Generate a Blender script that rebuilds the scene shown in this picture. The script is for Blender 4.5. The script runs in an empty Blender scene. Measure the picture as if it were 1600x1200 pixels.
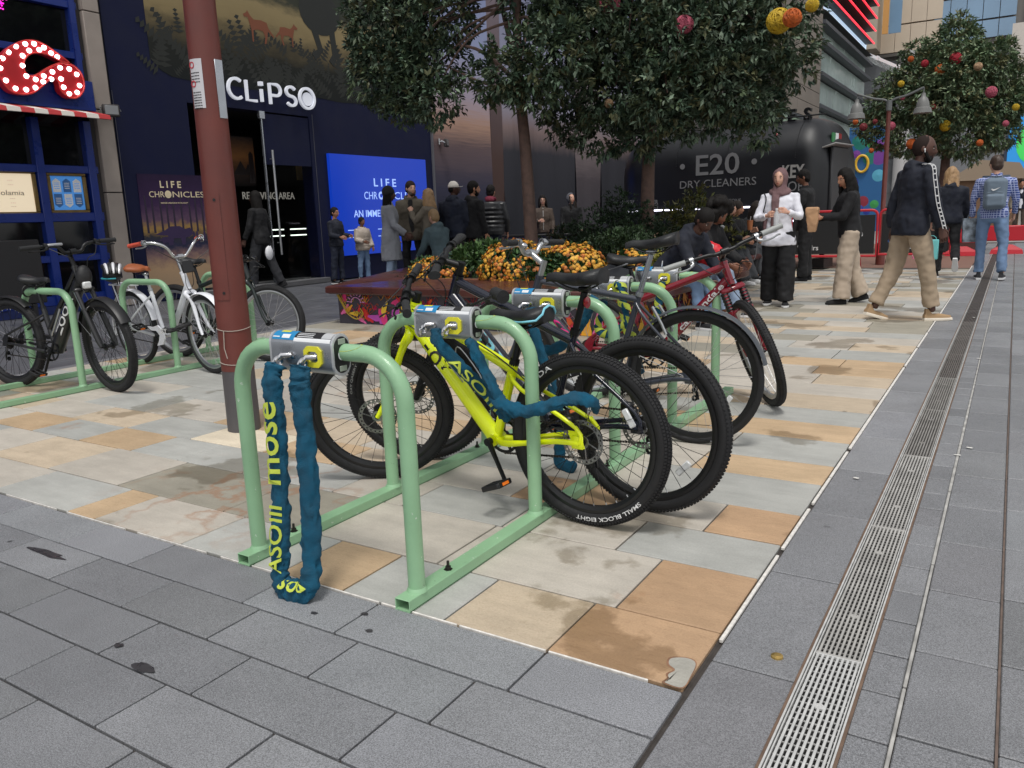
import bpy, math, random
from mathutils import Vector as V, Matrix as MX, noise
sc = bpy.context.scene
COL = sc.collection
PI = math.pi
R = math.radians
# ---------------------------------------------------------------- camera
cam = bpy.data.cameras.new('camera')
cam_o = bpy.data.objects.new('camera', cam)
COL.objects.link(cam_o)
yaw, pitch, roll = R(32.1), R(11.8), R(-2.0)
_f = V((-math.sin(yaw)*math.cos(pitch), math.cos(yaw)*math.cos(pitch), -math.sin(pitch)))
_r = V((math.cos(yaw), math.sin(yaw), 0))
_u = _r.cross(_f)
_r2 = _r*math.cos(roll)+_u*math.sin(roll)
_u2 = -_r*math.sin(roll)+_u*math.cos(roll)
m = MX((_r2, _u2, -_f)).transposed().to_4x4()
m.translation = V((0, 0, 1.17))
cam_o.matrix_world = m
cam.sensor_width = 36
cam.lens = 36*1245/1600
cam.clip_start = .05
cam.clip_end = 600
sc.camera = cam_o
# ---------------------------------------------------------------- light: overcast day
world = bpy.data.worlds.new('World')
sc.world = world
world.use_nodes = True
nt = world.node_tree
bg = nt.nodes['Background']
sky = nt.nodes.new('ShaderNodeTexSky')
sky.sky_type = 'NISHITA'
sky.sun_disc = False
SUN_EL, SUN_AZ = R(68), R(150)
sky.sun_elevation = SUN_EL
sky.sun_rotation = SUN_AZ
sky.dust_density = 1.2
sky.ozone_density = 1
hs = nt.nodes.new('ShaderNodeHueSaturation')
hs.inputs['Saturation'].default_value = .1
nt.links.new(sky.outputs[0], hs.inputs['Color'])
nt.links.new(hs.outputs[0], bg.inputs['Color'])
bg.inputs['Strength'].default_value = .108
sun = bpy.data.lights.new('sun', 'SUN')
sun.energy = 1.25
sun.angle = R(13)
sun.color = (1, .97, .92)
sun_o = bpy.data.objects.new('sun', sun)
COL.objects.link(sun_o)
# direction towards the sun, same azimuth as the sky
_sd = V((math.sin(SUN_AZ)*math.cos(SUN_EL), math.cos(SUN_AZ)*math.cos(SUN_EL), math.sin(SUN_EL)))
sun_o.rotation_euler = _sd.to_track_quat('Z', 'Y').to_euler()
sun_o.location = _sd*40
sc.view_settings.view_transform = 'Standard'
sc.view_settings.look = 'None'
sc.view_settings.gamma = 1
sc.view_settings.use_curve_mapping = False
sc.view_settings.exposure = .68
sc.cycles.max_bounces = 6
sc.cycles.use_denoising = True

# ---------------------------------------------------------------- helpers
def S(r, g, b):
    f = lambda c: (c/255/12.92) if c <= 10 else ((c/255+.055)/1.055)**2.4
    return (f(r), f(g), f(b), 1)

MATS = {}
def mat(name, col=(.5, .5, .5, 1), rough=.5, metal=0, var=0, vs=8, bump=0, bs=60, spec=.5, emit=None, es=1, attr=False,
        coat=0, trans=0, alpha=1, grime=0, chips=0):
    """procedural principled material; var = brightness variation by noise, attr = colour from the mesh's 'col' attribute"""
    if name in MATS: return MATS[name]
    mt = bpy.data.materials.new(name); mt.use_nodes = True
    n, l = mt.node_tree.nodes, mt.node_tree.links
    b = n['Principled BSDF']
    b.inputs['Roughness'].default_value = rough
    b.inputs['Metallic'].default_value = metal
    b.inputs['Specular IOR Level'].default_value = spec
    b.inputs['Coat Weight'].default_value = coat
    b.inputs['Transmission Weight'].default_value = trans
    b.inputs['Alpha'].default_value = alpha
    src = None
    if attr:
        a = n.new('ShaderNodeAttribute'); a.attribute_name = 'col'; src = a.outputs['Color']
    else:
        b.inputs['Base Color'].default_value = col
    if var or bump or grime or chips:
        tc = n.new('ShaderNodeTexCoord')
    if var:
        no = n.new('ShaderNodeTexNoise'); no.inputs['Scale'].default_value = vs; no.inputs['Detail'].default_value = 5
        l.new(tc.outputs['Object'], no.inputs['Vector'])
        mr = n.new('ShaderNodeMapRange')
        mr.inputs['From Min'].default_value = .3; mr.inputs['From Max'].default_value = .7
        mr.inputs['To Min'].default_value = 1-var; mr.inputs['To Max'].default_value = 1+var
        l.new(no.outputs['Fac'], mr.inputs['Value'])
        mx = n.new('ShaderNodeMix'); mx.data_type = 'RGBA'; mx.blend_type = 'MULTIPLY'
        mx.inputs[0].default_value = 1
        if src: l.new(src, mx.inputs[6])
        else: mx.inputs[6].default_value = col
        l.new(mr.outputs[0], mx.inputs[7])
        src = mx.outputs[2]
        mr2 = n.new('ShaderNodeMapRange')
        mr2.inputs['From Min'].default_value = .3; mr2.inputs['From Max'].default_value = .7
        mr2.inputs['To Min'].default_value = max(0, rough-.12); mr2.inputs['To Max'].default_value = min(1, rough+.12)
        l.new(no.outputs['Fac'], mr2.inputs['Value']); l.new(mr2.outputs[0], b.inputs['Roughness'])
    if chips:
        nc = n.new('ShaderNodeTexNoise'); nc.inputs['Scale'].default_value = 38; nc.inputs['Detail'].default_value = 9; nc.inputs['Roughness'].default_value = .7
        l.new(tc.outputs['Object'], nc.inputs['Vector'])
        for lo_, hi_, cc in ((chips, chips+.02, (.07, .055, .045, 1)), (1-chips+.015, 1-chips-.005, (.62, .66, .6, 1))):
            mc = n.new('ShaderNodeMapRange'); mc.inputs['From Min'].default_value = lo_; mc.inputs['From Max'].default_value = hi_; mc.inputs['To Max'].default_value = .8; l.new(nc.outputs['Fac'], mc.inputs['Value'])
            m3 = n.new('ShaderNodeMix'); m3.data_type = 'RGBA'; l.new(mc.outputs[0], m3.inputs[0])
            if src: l.new(src, m3.inputs[6])
            else: m3.inputs[6].default_value = col
            m3.inputs[7].default_value = cc; src = m3.outputs[2]
    if src: l.new(src, b.inputs['Base Color'])
    if bump:
        nb = n.new('ShaderNodeTexNoise'); nb.inputs['Scale'].default_value = bs; nb.inputs['Detail'].default_value = 4
        l.new(tc.outputs['Object'], nb.inputs['Vector'])
        bp = n.new('ShaderNodeBump'); bp.inputs['Strength'].default_value = bump; bp.inputs['Distance'].default_value = .01
        l.new(nb.outputs['Fac'], bp.inputs['Height']); l.new(bp.outputs[0], b.inputs['Normal'])
    if emit:
        b.inputs['Emission Color'].default_value = emit; b.inputs['Emission Strength'].default_value = es
    MATS[name] = mt
    return mt

class MB:
    """collects shapes and links them as one mesh object"""
    def __init__(s): s.v = []; s.f = []; s.m = []; s.c = []; s.col = None
    def add(s, vs, fs, mi=0):
        o = len(s.v); s.v += [V(p) for p in vs]
        for f in fs:
            s.f.append([i+o for i in f]); s.m.append(mi); s.c.append(s.col)
        return s
    def box(s, c, d, mi=0, bev=0, rot=None):
        hx, hy, hz = d[0]/2, d[1]/2, d[2]/2
        c = V(c); rot = rot or MX.Identity(3)
        if bev <= 0:
            vs = [c+rot@V((x*hx, y*hy, z*hz)) for x in (-1, 1) for y in (-1, 1) for z in (-1, 1)]
            return s.add(vs, [(0, 1, 3, 2), (4, 6, 7, 5), (0, 4, 5, 1), (2, 3, 7, 6), (0, 2, 6, 4), (1, 5, 7, 3)], mi)
        b = min(bev, hx*.95, hy*.95, hz*.95)
        vs = []; ix = {}
        for x in (-1, 1):
            for y in (-1, 1):
                for z in (-1, 1):
                    for a in range(3):
                        h = [hx-b, hy-b, hz-b]; h[a] += b
                        ix[(x, y, z, a)] = len(vs)
                        vs.append(c+rot@V((x*h[0], y*h[1], z*h[2])))
        fs = []
        g = lambda a, sa, u, v: ix[tuple({a: sa, (a+1) % 3: u, (a+2) % 3: v}[k] for k in range(3))+(a,)]
        for a in range(3):
            for sa in (-1, 1):
                q = [g(a, sa, -1, -1), g(a, sa, 1, -1), g(a, sa, 1, 1), g(a, sa, -1, 1)]
                fs.append(q if sa > 0 else q[::-1])
        for a in range(3):
            b1, b2 = (a+1) % 3, (a+2) % 3
            for s1 in (-1, 1):
                for s2 in (-1, 1):
                    def k(sa, ax):
                        d3 = {a: sa, b1: s1, b2: s2}; return ix[(d3[0], d3[1], d3[2], ax)]
                    q = [k(-1, b1), k(1, b1), k(1, b2), k(-1, b2)]
                    fs.append(q if s1*s2 < 0 else q[::-1])
        for x in (-1, 1):
            for y in (-1, 1):
                for z in (-1, 1):
                    t = [ix[(x, y, z, a)] for a in range(3)]
                    fs.append(t if x*y*z > 0 else t[::-1])
        return s.add(vs, fs, mi)
    def tube(s, pts, r, n=8, mi=0, closed=False, cap=True, sq=None, up=None):
        """sq = flattening of the section along the second axis"""
        pts = [V(p) for p in pts]; N = len(pts)
        rs = r if isinstance(r, (list, tuple)) else [r]*N
        tg = []
        for i in range(N):
            if closed: t = pts[(i+1) % N]-pts[i-1]
            else: t = pts[min(i+1, N-1)]-pts[max(i-1, 0)]
            tg.append(t.normalized() if t.length > 1e-9 else V((0, 0, 1)))
        a = V(up) if up else (V((0, 0, 1)) if abs(tg[0].z) < .9 else V((1, 0, 0)))
        u = (a-tg[0]*a.dot(tg[0])).normalized()
        vs = []
        for i in range(N):
            u = u-tg[i]*u.dot(tg[i])
            u = u.normalized() if u.length > 1e-6 else tg[i].orthogonal().normalized()
            w = tg[i].cross(u)
            k = 1 if sq is None else (sq[i] if isinstance(sq, (list, tuple)) else sq)
            for j in range(n):
                an = 2*PI*(j+.5)/n
                vs.append(pts[i]+(u*math.cos(an)+w*math.sin(an)*k)*rs[i])
        fs = []
        for i in range(N if closed else N-1):
            i2 = (i+1) % N
            for j in range(n):
                j2 = (j+1) % n
                fs.append((i*n+j, i*n+j2, i2*n+j2, i2*n+j))
        if cap and not closed:
            fs.append(list(range(n))[::-1]); fs.append([(N-1)*n+j for j in range(n)])
        return s.add(vs, fs, mi)
    def lathe(s, prof, o=(0, 0, 0), ax=(0, 0, 1), n=24, mi=0, closed=False, a0=0, a1=2*PI):
        """prof: (radius, along axis)"""
        o = V(o); ax = V(ax).normalized()
        u = ax.orthogonal().normalized() if abs(ax.y) < .99 else V((1, 0, 0)); w = ax.cross(u)
        full = abs(a1-a0-2*PI) < 1e-6; k = n if full else n+1
        vs = []
        for i in range(k):
            a = a0+(a1-a0)*i/n
            d = u*math.cos(a)+w*math.sin(a)
            for r, z in prof: vs.append(o+d*r+ax*z)
        P = len(prof); fs = []
        for i in range(n if full else n):
            i2 = (i+1) % k
            for j in range(P if closed else P-1):
                j2 = (j+1) % P
                fs.append((i*P+j, i2*P+j, i2*P+j2, i*P+j2))
        return s.add(vs, fs, mi)
    def loft(s, rings, mi=0, cap=True):
        n = len(rings[0]); vs = [p for r in rings for p in r]; fs = []
        for i in range(len(rings)-1):
            for j in range(n):
                j2 = (j+1) % n
                fs.append((i*n+j, i*n+j2, (i+1)*n+j2, (i+1)*n+j))
        if cap:
            fs.append(list(range(n))[::-1]); fs.append([(len(rings)-1)*n+j for j in range(n)])
        return s.add(vs, fs, mi)
    def ell(s, c, r, mi=0, n=12, k=8, rot=None):
        c = V(c); r = r if isinstance(r, (list, tuple)) else (r, r, r)
        rot = rot or MX.Identity(3)
        vs = [c+rot@V((0, 0, -r[2]))]
        for i in range(1, k):
            t = -PI/2+PI*i/k
            for j in range(n):
                a = 2*PI*j/n
                vs.append(c+rot@V((math.cos(a)*math.cos(t)*r[0], math.sin(a)*math.cos(t)*r[1], math.sin(t)*r[2])))
        vs.append(c+rot@V((0, 0, r[2]))); L = len(vs)-1
        fs = [(0, 1+(j+1) % n, 1+j) for j in range(n)]
        for i in range(k-2):
            for j in range(n):
                j2 = (j+1) % n
                fs.append((1+i*n+j, 1+i*n+j2, 1+(i+1)*n+j2, 1+(i+1)*n+j))
        fs += [(L, 1+(k-2)*n+j, 1+(k-2)*n+(j+1) % n) for j in range(n)]
        return s.add(vs, fs, mi)
    def prism(s, poly, o, ux, uy, d, mi=0):
        """extrude the 2d outline (in the plane ux, uy at o) by d along ux x uy"""
        o, ux, uy = V(o), V(ux), V(uy); n = ux.cross(uy).normalized()*d
        p = [o+ux*x+uy*y for x, y in poly]; k = len(p)
        ar = sum(poly[i][0]*poly[(i+1) % k][1]-poly[(i+1) % k][0]*poly[i][1] for i in range(k))
        fs = [list(range(k))[::-1], list(range(k, 2*k))]+[(i, (i+1) % k, k+(i+1) % k, k+i) for i in range(k)]
        if (ar < 0) != (d < 0): fs = [f[::-1] for f in fs]
        return s.add(p+[q+n for q in p], fs, mi)
    def quad(s, a, b, c, d, mi=0): return s.add([a, b, c, d], [(0, 1, 2, 3)], mi)
    def xf(s, m, i0=0):
        s.v[i0:] = [m@p for p in s.v[i0:]]; return s
    def build(s, name, mats, parent=None, smooth=True, ang=40):
        me = bpy.data.meshes.new(name)
        me.from_pydata([tuple(p) for p in s.v], [], s.f)
        if not isinstance(mats, (list, tuple)): mats = [mats]
        for x in mats: me.materials.append(x)
        if len(mats) > 1: me.polygons.foreach_set('material_index', s.m)
        if any(c is not None for c in s.c):
            at = me.attributes.new('col', 'FLOAT_COLOR', 'FACE')
            fl = []
            for c in s.c: fl += list(c or (.5, .5, .5, 1))
            at.data.foreach_set('color', fl)
        if smooth:
            me.polygons.foreach_set('use_smooth', [True]*len(me.polygons))
            me.update(); me.set_sharp_from_angle(angle=R(ang))
        me.update()
        o = bpy.data.objects.new(name, me); COL.objects.link(o)
        if parent: o.parent = parent
        return o

def thing(name, label, cat, loc=(0, 0, 0), rz=0, group=None):
    o = bpy.data.objects.new(name, None); COL.objects.link(o)
    o.location = loc; o.rotation_euler = (0, 0, rz); o.empty_display_size = .1
    return tag(o, label, cat, group)
def tag(o, label, cat, group=None):
    o['label'] = label; o['category'] = cat
    if group: o['group'] = group
    return o
def struct(o, kind='structure'): o['kind'] = kind; return o
def stuff(o): o['kind'] = 'stuff'; return o
def recol(o, mt):
    o.material_slots[0].link = 'OBJECT'; o.material_slots[0].material = mt; return o
def smooth_path(pts, k=4, closed=False):
    """Catmull-Rom"""
    P = [V(p) for p in pts]; n = len(P); out = []
    for i in range(n if closed else n-1):
        p0 = P[i-1] if (closed or i > 0) else P[0]
        p1, p2 = P[i], P[(i+1) % n]
        p3 = P[(i+2) % n] if (closed or i+2 < n) else P[-1]
        for j in range(k):
            t = j/k
            out.append(.5*((2*p1)+(p2-p0)*t+(2*p0-5*p1+4*p2-p3)*t*t+(3*p1-p0-3*p2+p3)*t**3))
    if not closed: out.append(P[-1])
    return out
def arc(c, r, a0, a1, n, u=(1, 0, 0), w=(0, 0, 1)):
    c, u, w = V(c), V(u), V(w)
    return [c+(u*math.cos(a0+(a1-a0)*i/n)+w*math.sin(a0+(a1-a0)*i/n))*r for i in range(n+1)]

TMP = bpy.data.scenes.new('tmp')
def evaluated(ob):
    TMP.collection.objects.link(ob)
    vl = TMP.view_layers[0]; vl.update()
    dg = vl.depsgraph; dg.update()
    me = bpy.data.meshes.new_from_object(ob.evaluated_get(dg), depsgraph=dg)
    TMP.collection.objects.unlink(ob)
    return me
_TXT = {}
def text_mesh(body, ext=.0, bold=0.):
    """letters of height about 0.7 as vertices and faces, left aligned"""
    k = (body, ext, bold)
    if k not in _TXT:
        cu = bpy.data.curves.new('t', 'FONT'); cu.body = body; cu.size = 1; cu.extrude = ext; cu.offset = bold
        cu.resolution_u = 3; cu.space_line = .9
        ob = bpy.data.objects.new('t', cu); me = evaluated(ob)
        vs = [v.co.copy() for v in me.vertices]; fs = [list(p.vertices) for p in me.polygons]
        bpy.data.objects.remove(ob); bpy.data.curves.remove(cu); bpy.data.meshes.remove(me)
        _TXT[k] = (vs, fs)
    return _TXT[k]
def text(name, body, mt, parent, o, ux, uy, w=None, h=None, ext=.002, bold=0., al='C', warp=None, into=None, mi=0):
    """lettering in the plane (ux, uy) round o, scaled to width w and height h (either may be left out)"""
    vs, fs = text_mesh(body, .02, bold)
    x0, x1 = min(v.x for v in vs), max(v.x for v in vs); y0, y1 = min(v.y for v in vs), max(v.y for v in vs)
    sx = w/(x1-x0) if w else h/(y1-y0)
    sy = h/(y1-y0) if h else sx
    if not w: sx = sy
    o, ux, uy = V(o), V(ux).normalized(), V(uy).normalized(); uz = ux.cross(uy)
    cx = {'C': (x0+x1)/2, 'L': x0, 'R': x1}[al]; cy = (y0+y1)/2
    mb = into or MB()
    pts = []
    for v in vs:
        a, b, c = (v.x-cx)*sx, (v.y-cy)*sy, (v.z+.02)/.04*ext
        pts.append(warp(a, b, c) if warp else o+ux*a+uy*b+uz*c)
    mb.add(pts, fs, mi)
    if into: return mb
    return mb.build(name, mt, parent, smooth=False)
# ================================================================ ground
def stone_mat(name, kind):
    mt = bpy.data.materials.new(name); mt.use_nodes = True
    n, l = mt.node_tree.nodes, mt.node_tree.links
    b = n['Principled BSDF']
    at = n.new('ShaderNodeAttribute'); at.attribute_name = 'col'
    ge = n.new('ShaderNodeNewGeometry')
    def noi(s, d=6, ro=.6, vec=None):
        x = n.new('ShaderNodeTexNoise'); x.inputs['Scale'].default_value = s; x.inputs['Detail'].default_value = d
        x.inputs['Roughness'].default_value = ro
        l.new(vec or ge.outputs['Position'], x.inputs['Vector']); return x.outputs['Fac']
    def rng(v, a, c, lo, hi):
        x = n.new('ShaderNodeMapRange'); x.inputs['From Min'].default_value = a; x.inputs['From Max'].default_value = c
        x.inputs['To Min'].default_value = lo; x.inputs['To Max'].default_value = hi; l.new(v, x.inputs['Value']); return x.outputs[0]
    def mixc(f, a, c, mode='MIX'):
        x = n.new('ShaderNodeMix'); x.data_type = 'RGBA'; x.blend_type = mode
        for i, q in ((0, f), (6, a), (7, c)):
            if hasattr(q, 'links'): l.new(q, x.inputs[i])
            else: x.inputs[i].default_value = q
        return x.outputs[2]
    col = at.outputs['Color']
    if kind == 'granite':
        g1 = noi(260, 2, .7); g2 = noi(700, 1, .5)
        sp = rng(g1, .36, .66, .58, 1.45)
        col = mixc(1., col, sp, 'MULTIPLY')
        w = rng(g2, .56, .66, 0, .7); col = mixc(w, col, (.42, .43, .45, 1))
        big = rng(noi(2.3, 8, .65), .3, .72, .86, 1.12); col = mixc(1., col, big, 'MULTIPLY')
        scr = rng(noi(5, 10, .8), .62, .74, 0, .22); col = mixc(scr, col, (.45, .44, .42, 1))
        # trodden gum and damp spots
        vo = n.new('ShaderNodeTexVoronoi'); vo.inputs['Scale'].default_value = 3.1
        l.new(ge.outputs['Position'], vo.inputs['Vector'])
        nd = noi(40, 3); ad = n.new('ShaderNodeMath'); ad.operation = 'MULTIPLY_ADD'
        l.new(nd, ad.inputs[0]); ad.inputs[1].default_value = .07; l.new(vo.outputs['Distance'], ad.inputs[2])
        spot = rng(ad.outputs[0], .062, .075, .75, 0)
        pick = rng(noi(.9, 2), .5, .53, 0, 1)
        mu = n.new('ShaderNodeMath'); mu.operation = 'MULTIPLY'; l.new(spot, mu.inputs[0]); l.new(pick, mu.inputs[1])
        col = mixc(mu.outputs[0], col, (.02, .02, .023, 1))
        ro = rng(noi(3, 6), .3, .7, .38, .62); hgt = g1; bs = .12
    else:
        st = n.new('ShaderNodeMapping'); st.inputs['Scale'].default_value = (1.2, 5, 1); st.inputs['Rotation'].default_value = (0, 0, .25)
        l.new(ge.outputs['Position'], st.inputs['Vector'])
        band = noi(3.2, 8, .62, st.outputs[0])
        sx = n.new('ShaderNodeSeparateColor'); l.new(at.outputs['Color'], sx.inputs[0])
        # warm stones carry darker iron bands, grey stones soft clouds
        warm = n.new('ShaderNodeMath'); warm.operation = 'SUBTRACT'; l.new(sx.outputs[0], warm.inputs[0]); l.new(sx.outputs[2], warm.inputs[1])
        wf = rng(warm.outputs[0], .06, .24, 0, 1)
        col = mixc(1., col, rng(band, .3, .7, .9, 1.08), 'MULTIPLY')
        line = n.new('ShaderNodeMath'); line.operation = 'PINGPONG'; line.inputs[1].default_value = .055
        l.new(band, line.inputs[0]); lf = rng(line.outputs[0], .0, .009, .26, 0)
        ml = n.new('ShaderNodeMath'); ml.operation = 'MULTIPLY'; l.new(lf, ml.inputs[0]); l.new(wf, ml.inputs[1])
        col = mixc(ml.outputs[0], col, (.16, .075, .035, 1))
        cl = rng(noi(2.4, 9, .7), .35, .7, .88, 1.12); col = mixc(1., col, cl, 'MULTIPLY')
        rust = rng(noi(1.7, 9, .72), .63, .73, 0, .55); col = mixc(rust, col, (.3, .13, .05, 1))
        # iron-stained slab left of the rack
        dist = n.new('ShaderNodeVectorMath'); dist.operation = 'DISTANCE'; l.new(ge.outputs['Position'], dist.inputs[0]); dist.inputs[1].default_value = (-2.85, 2.25, 0)
        near = rng(dist.outputs['Value'], .25, .75, 1, 0)
        ri = n.new('ShaderNodeMath'); ri.operation = 'SUBTRACT'; l.new(noi(2.6, 5, .55), ri.inputs[0]); ri.inputs[1].default_value = .5
        ra = n.new('ShaderNodeMath'); ra.operation = 'ABSOLUTE'; l.new(ri.outputs[0], ra.inputs[0])
        vein = rng(ra.outputs[0], .004, .035, .5, 0)
        mv = n.new('ShaderNodeMath'); mv.operation = 'MULTIPLY'; l.new(vein, mv.inputs[0]); l.new(near, mv.inputs[1])
        col = mixc(mv.outputs[0], col, (.3, .13, .055, 1))
        fine = rng(noi(160, 3, .7), .3, .7, .9, 1.1); col = mixc(1., col, fine, 'MULTIPLY')
        # damp film left by the rain
        wet0 = noi(1.35, 7, .55); wet = rng(wet0, .575, .60, 0, .8)
        col = mixc(wet, col, mixc(1., col, (.58, .55, .5, 1), 'MULTIPLY'))
        vo = n.new('ShaderNodeTexVoronoi'); vo.inputs['Scale'].default_value = 2.6
        l.new(ge.outputs['Position'], vo.inputs['Vector'])
        spot = rng(vo.outputs['Distance'], .035, .05, .5, 0)
        col = mixc(spot, col, (.09, .085, .08, 1))
        ro = rng(wet0, .56, .63, .58, .32); hgt = noi(26, 8, .65); bs = .25
    l.new(col, b.inputs['Base Color']); l.new(ro, b.inputs['Roughness'])
    b.inputs['Specular IOR Level'].default_value = .4
    bp = n.new('ShaderNodeBump'); bp.inputs['Strength'].default_value = bs; bp.inputs['Distance'].default_value = .004
    l.new(hgt, bp.inputs['Height']); l.new(bp.outputs[0], b.inputs['Normal'])
    return mt
M_GRAN = stone_mat('granite', 'granite'); M_YORK = stone_mat('sandstone', 'york')
M_BED = mat('joint_sand', S(62, 57, 54), .95, var=.3, vs=40)
M_ASPH = mat('dark_paving', S(84, 85, 90), .5, var=.16, vs=3, bump=.3, bs=120)
M_RED = mat('red_paving', S(122, 92, 80), .7, var=.2, vs=6, bump=.3, bs=60)

gr = MB(); gr.quad((-70, -30, -.03), (40, -30, -.03), (40, 130, -.03), (-70, 130, -.03))
struct(gr.build('ground', M_BED, smooth=False))
rng_ = random.Random(5)
def slab(mb, x0, x1, y0, y1, col, g=.0035, dz=0., th=.026):
    mb.col = col
    mb.box(((x0+x1)/2, (y0+y1)/2, dz-th/2), (x1-x0-g*2, y1-y0-g*2, th), bev=.003)
def bed(name, x0, x1, y0, y1, z=-.012):
    b = MB(); b.quad((x0, y0, z), (x1, y0, z), (x1, y1, z), (x0, y1, z))
    return struct(b.build(name, M_BED, smooth=False))
def pieces(parent, lst, mt, n_max=290):
    """the nearest slabs one by one, the rest joined"""
    lst = sorted(lst, key=lambda a: ((a[0]+a[1])/2)**2+((a[2]+a[3])/2)**2)
    rest = MB()
    for i, (x0, x1, y0, y1, c, dz) in enumerate(lst):
        if i < n_max:
            m_ = MB(); slab(m_, x0, x1, y0, y1, c, dz=dz); m_.build('paving_slab', mt, parent, smooth=False)
        else: slab(rest, x0, x1, y0, y1, c, dz=dz)
    if rest.v: stuff(rest.build('distant_paving', mt, parent, smooth=False))
def grey(a=0.):
    k = rng_.uniform(-.085, .075)+a
    v = S(*(int(c*(1+k)) for c in (117, 118, 121)))
    return v
# front granite rows (run along x, stagger)
gp = bed('granite_paving', -9, -.607, -2.6, 1.727)
lst = []
rows = [1.722]+[1.518-.2035*i for i in range(0, 20)]
rowj = {0: [-.607, -1.0, -1.6, -2.0, -2.61, -3.05, -3.6, -4.1, -4.6, -5.2, -5.8], 1: [-.607, -1.095, -1.5, -1.91, -2.33, -2.75, -3.16, -3.6, -4.0, -4.45, -4.9],
        2: [-.607, -1.19, -1.71, -2.12, -2.61, -3.0, -3.42, -3.85, -4.3], 3: [-.607, -.98, -1.39, -1.8, -2.22, -2.64, -3.1, -3.5], }
for i in range(19):
    js = rowj.get(i) or [-.607]+[-.607-.2-(i % 2)*.2-.41*k for k in range(13)]
    for a, b in zip(js, js[1:]):
        if rows[i+1] > -1.2 or True: lst.append((b, a, rows[i+1], rows[i], grey(.06 if i == 0 else 0), rng_.uniform(-.0012, .0008)))
pieces(gp, lst, M_GRAN)
# side granite: edge course, small setts, wide slabs
gs = bed('granite_walkway', -.607, 3.2, -2.6, 40)
gs.location.z = -.001
lst = []
def column(x0, x1, ys, L, dark=0., y1=26):
    y = ys
    while y < y1:
        LL = L*rng_.uniform(.97, 1.03); lst.append((x0, x1, y, y+LL, grey(dark), rng_.uniform(-.0012, .0008))); y += LL
column(-.597, -.376, -2.3, .6, .03); column(-.236, -.1428, -2.25, .2, -.02)
column(-.1378, .0575, -2.3, .41, -.01)
for k in range(8): column(.0585+.215*k, .2725+.215*k, -2.3+.2*(k % 2), .41, -.02)
pieces(gs, lst, M_GRAN)
# sandstone: coursed random lengths
yp = bed('sandstone_paving', -7.05, -.607, 1.727, 16.6)
BLUE, PALE, BUFF, TAN, ORNG, OLIV, WHIT = S(168, 168, 163), S(184, 177, 166), S(188, 172, 150), S(186, 161, 130), S(178, 147, 116), S(152, 147, 134), S(212, 200, 178)
cy_ = [1.732, 2.045, 2.437, 2.74, 3.054, 3.456, 3.74, 4.15, 4.49, 4.83, 5.21, 5.55, 5.9, 6.2, 6.54, 6.99]
while cy_[-1] < 16.3: cy_.append(cy_[-1]+rng_.choice((.26, .32, .38, .42)))
fixed = {0: [(-.612, -1.005, ORNG), (-1.005, -1.36, BUFF), (-1.36, -1.77, BLUE), (-1.77, -2.06, TAN), (-2.06, -2.6, BLUE), (-2.6, -3.17, PALE), (-3.17, -3.37, TAN), (-3.37, -4.0, BLUE), (-4.0, -4.6, PALE), (-4.6, -5.3, BUFF), (-5.3, -5.8, BLUE), (-5.8, -6.4, PALE), (-6.4, -7.04, BUFF)],
         1: [(-.612, -.94, ORNG), (-.94, -1.62, PALE), (-1.62, -2.3, PALE), (-2.3, -2.75, OLIV), (-2.75, -3.5, OLIV), (-3.5, -4.1, PALE), (-4.1, -4.7, BUFF), (-4.7, -5.2, PALE), (-5.2, -5.8, BLUE), (-5.8, -6.4, BUFF), (-6.4, -7.04, BLUE)],
         2: [(-.612, -1.12, BLUE), (-1.12, -1.6, PALE), (-1.6, -2.1, BLUE), (-2.1, -2.5, PALE), (-2.5, -3.1, BLUE), (-3.1, -3.6, BLUE), (-3.6, -4.0, BLUE), (-4.0, -4.5, TAN), (-4.5, -5.0, BLUE), (-5.0, -5.5, TAN), (-5.5, -6.2, PALE), (-6.2, -7.04, BLUE)],
         3: [(-.612, -.9, ORNG), (-.9, -1.3, PALE), (-1.3, -1.75, ORNG), (-1.75, -2.3, PALE), (-2.3, -2.8, BUFF), (-2.8, -3.3, TAN), (-3.3, -3.9, WHIT), (-3.9, -4.5, BLUE), (-4.5, -5.1, BUFF), (-5.1, -5.7, PALE), (-5.7, -6.3, BUFF), (-6.3, -7.04, BLUE)],
         4: [(-.612, -1.3, BLUE), (-1.3, -1.8, PALE), (-1.8, -2.4, BLUE), (-2.4, -2.9, PALE), (-2.9, -3.5, BUFF), (-3.5, -4.1, TAN), (-4.1, -4.8, PALE), (-4.8, -5.5, BLUE), (-5.5, -6.2, PALE), (-6.2, -7.04, BUFF)],
         5: [(-.612, -1.2, TAN), (-1.2, -1.8, PALE), (-1.8, -2.5, BUFF), (-2.5, -3.2, TAN), (-3.2, -3.9, BLUE), (-3.9, -4.5, PALE), (-4.5, -5.2, BLUE), (-5.2, -5.9, PALE), (-5.9, -7.04, BLUE)],
         6: [(-.612, -1.15, BLUE), (-1.15, -1.9, PALE), (-1.9, -2.6, BLUE)], 7: [(-.612, -1.3, TAN), (-1.3, -2.1, TAN), (-2.1, -2.8, BLUE)]}
lst = []
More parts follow.
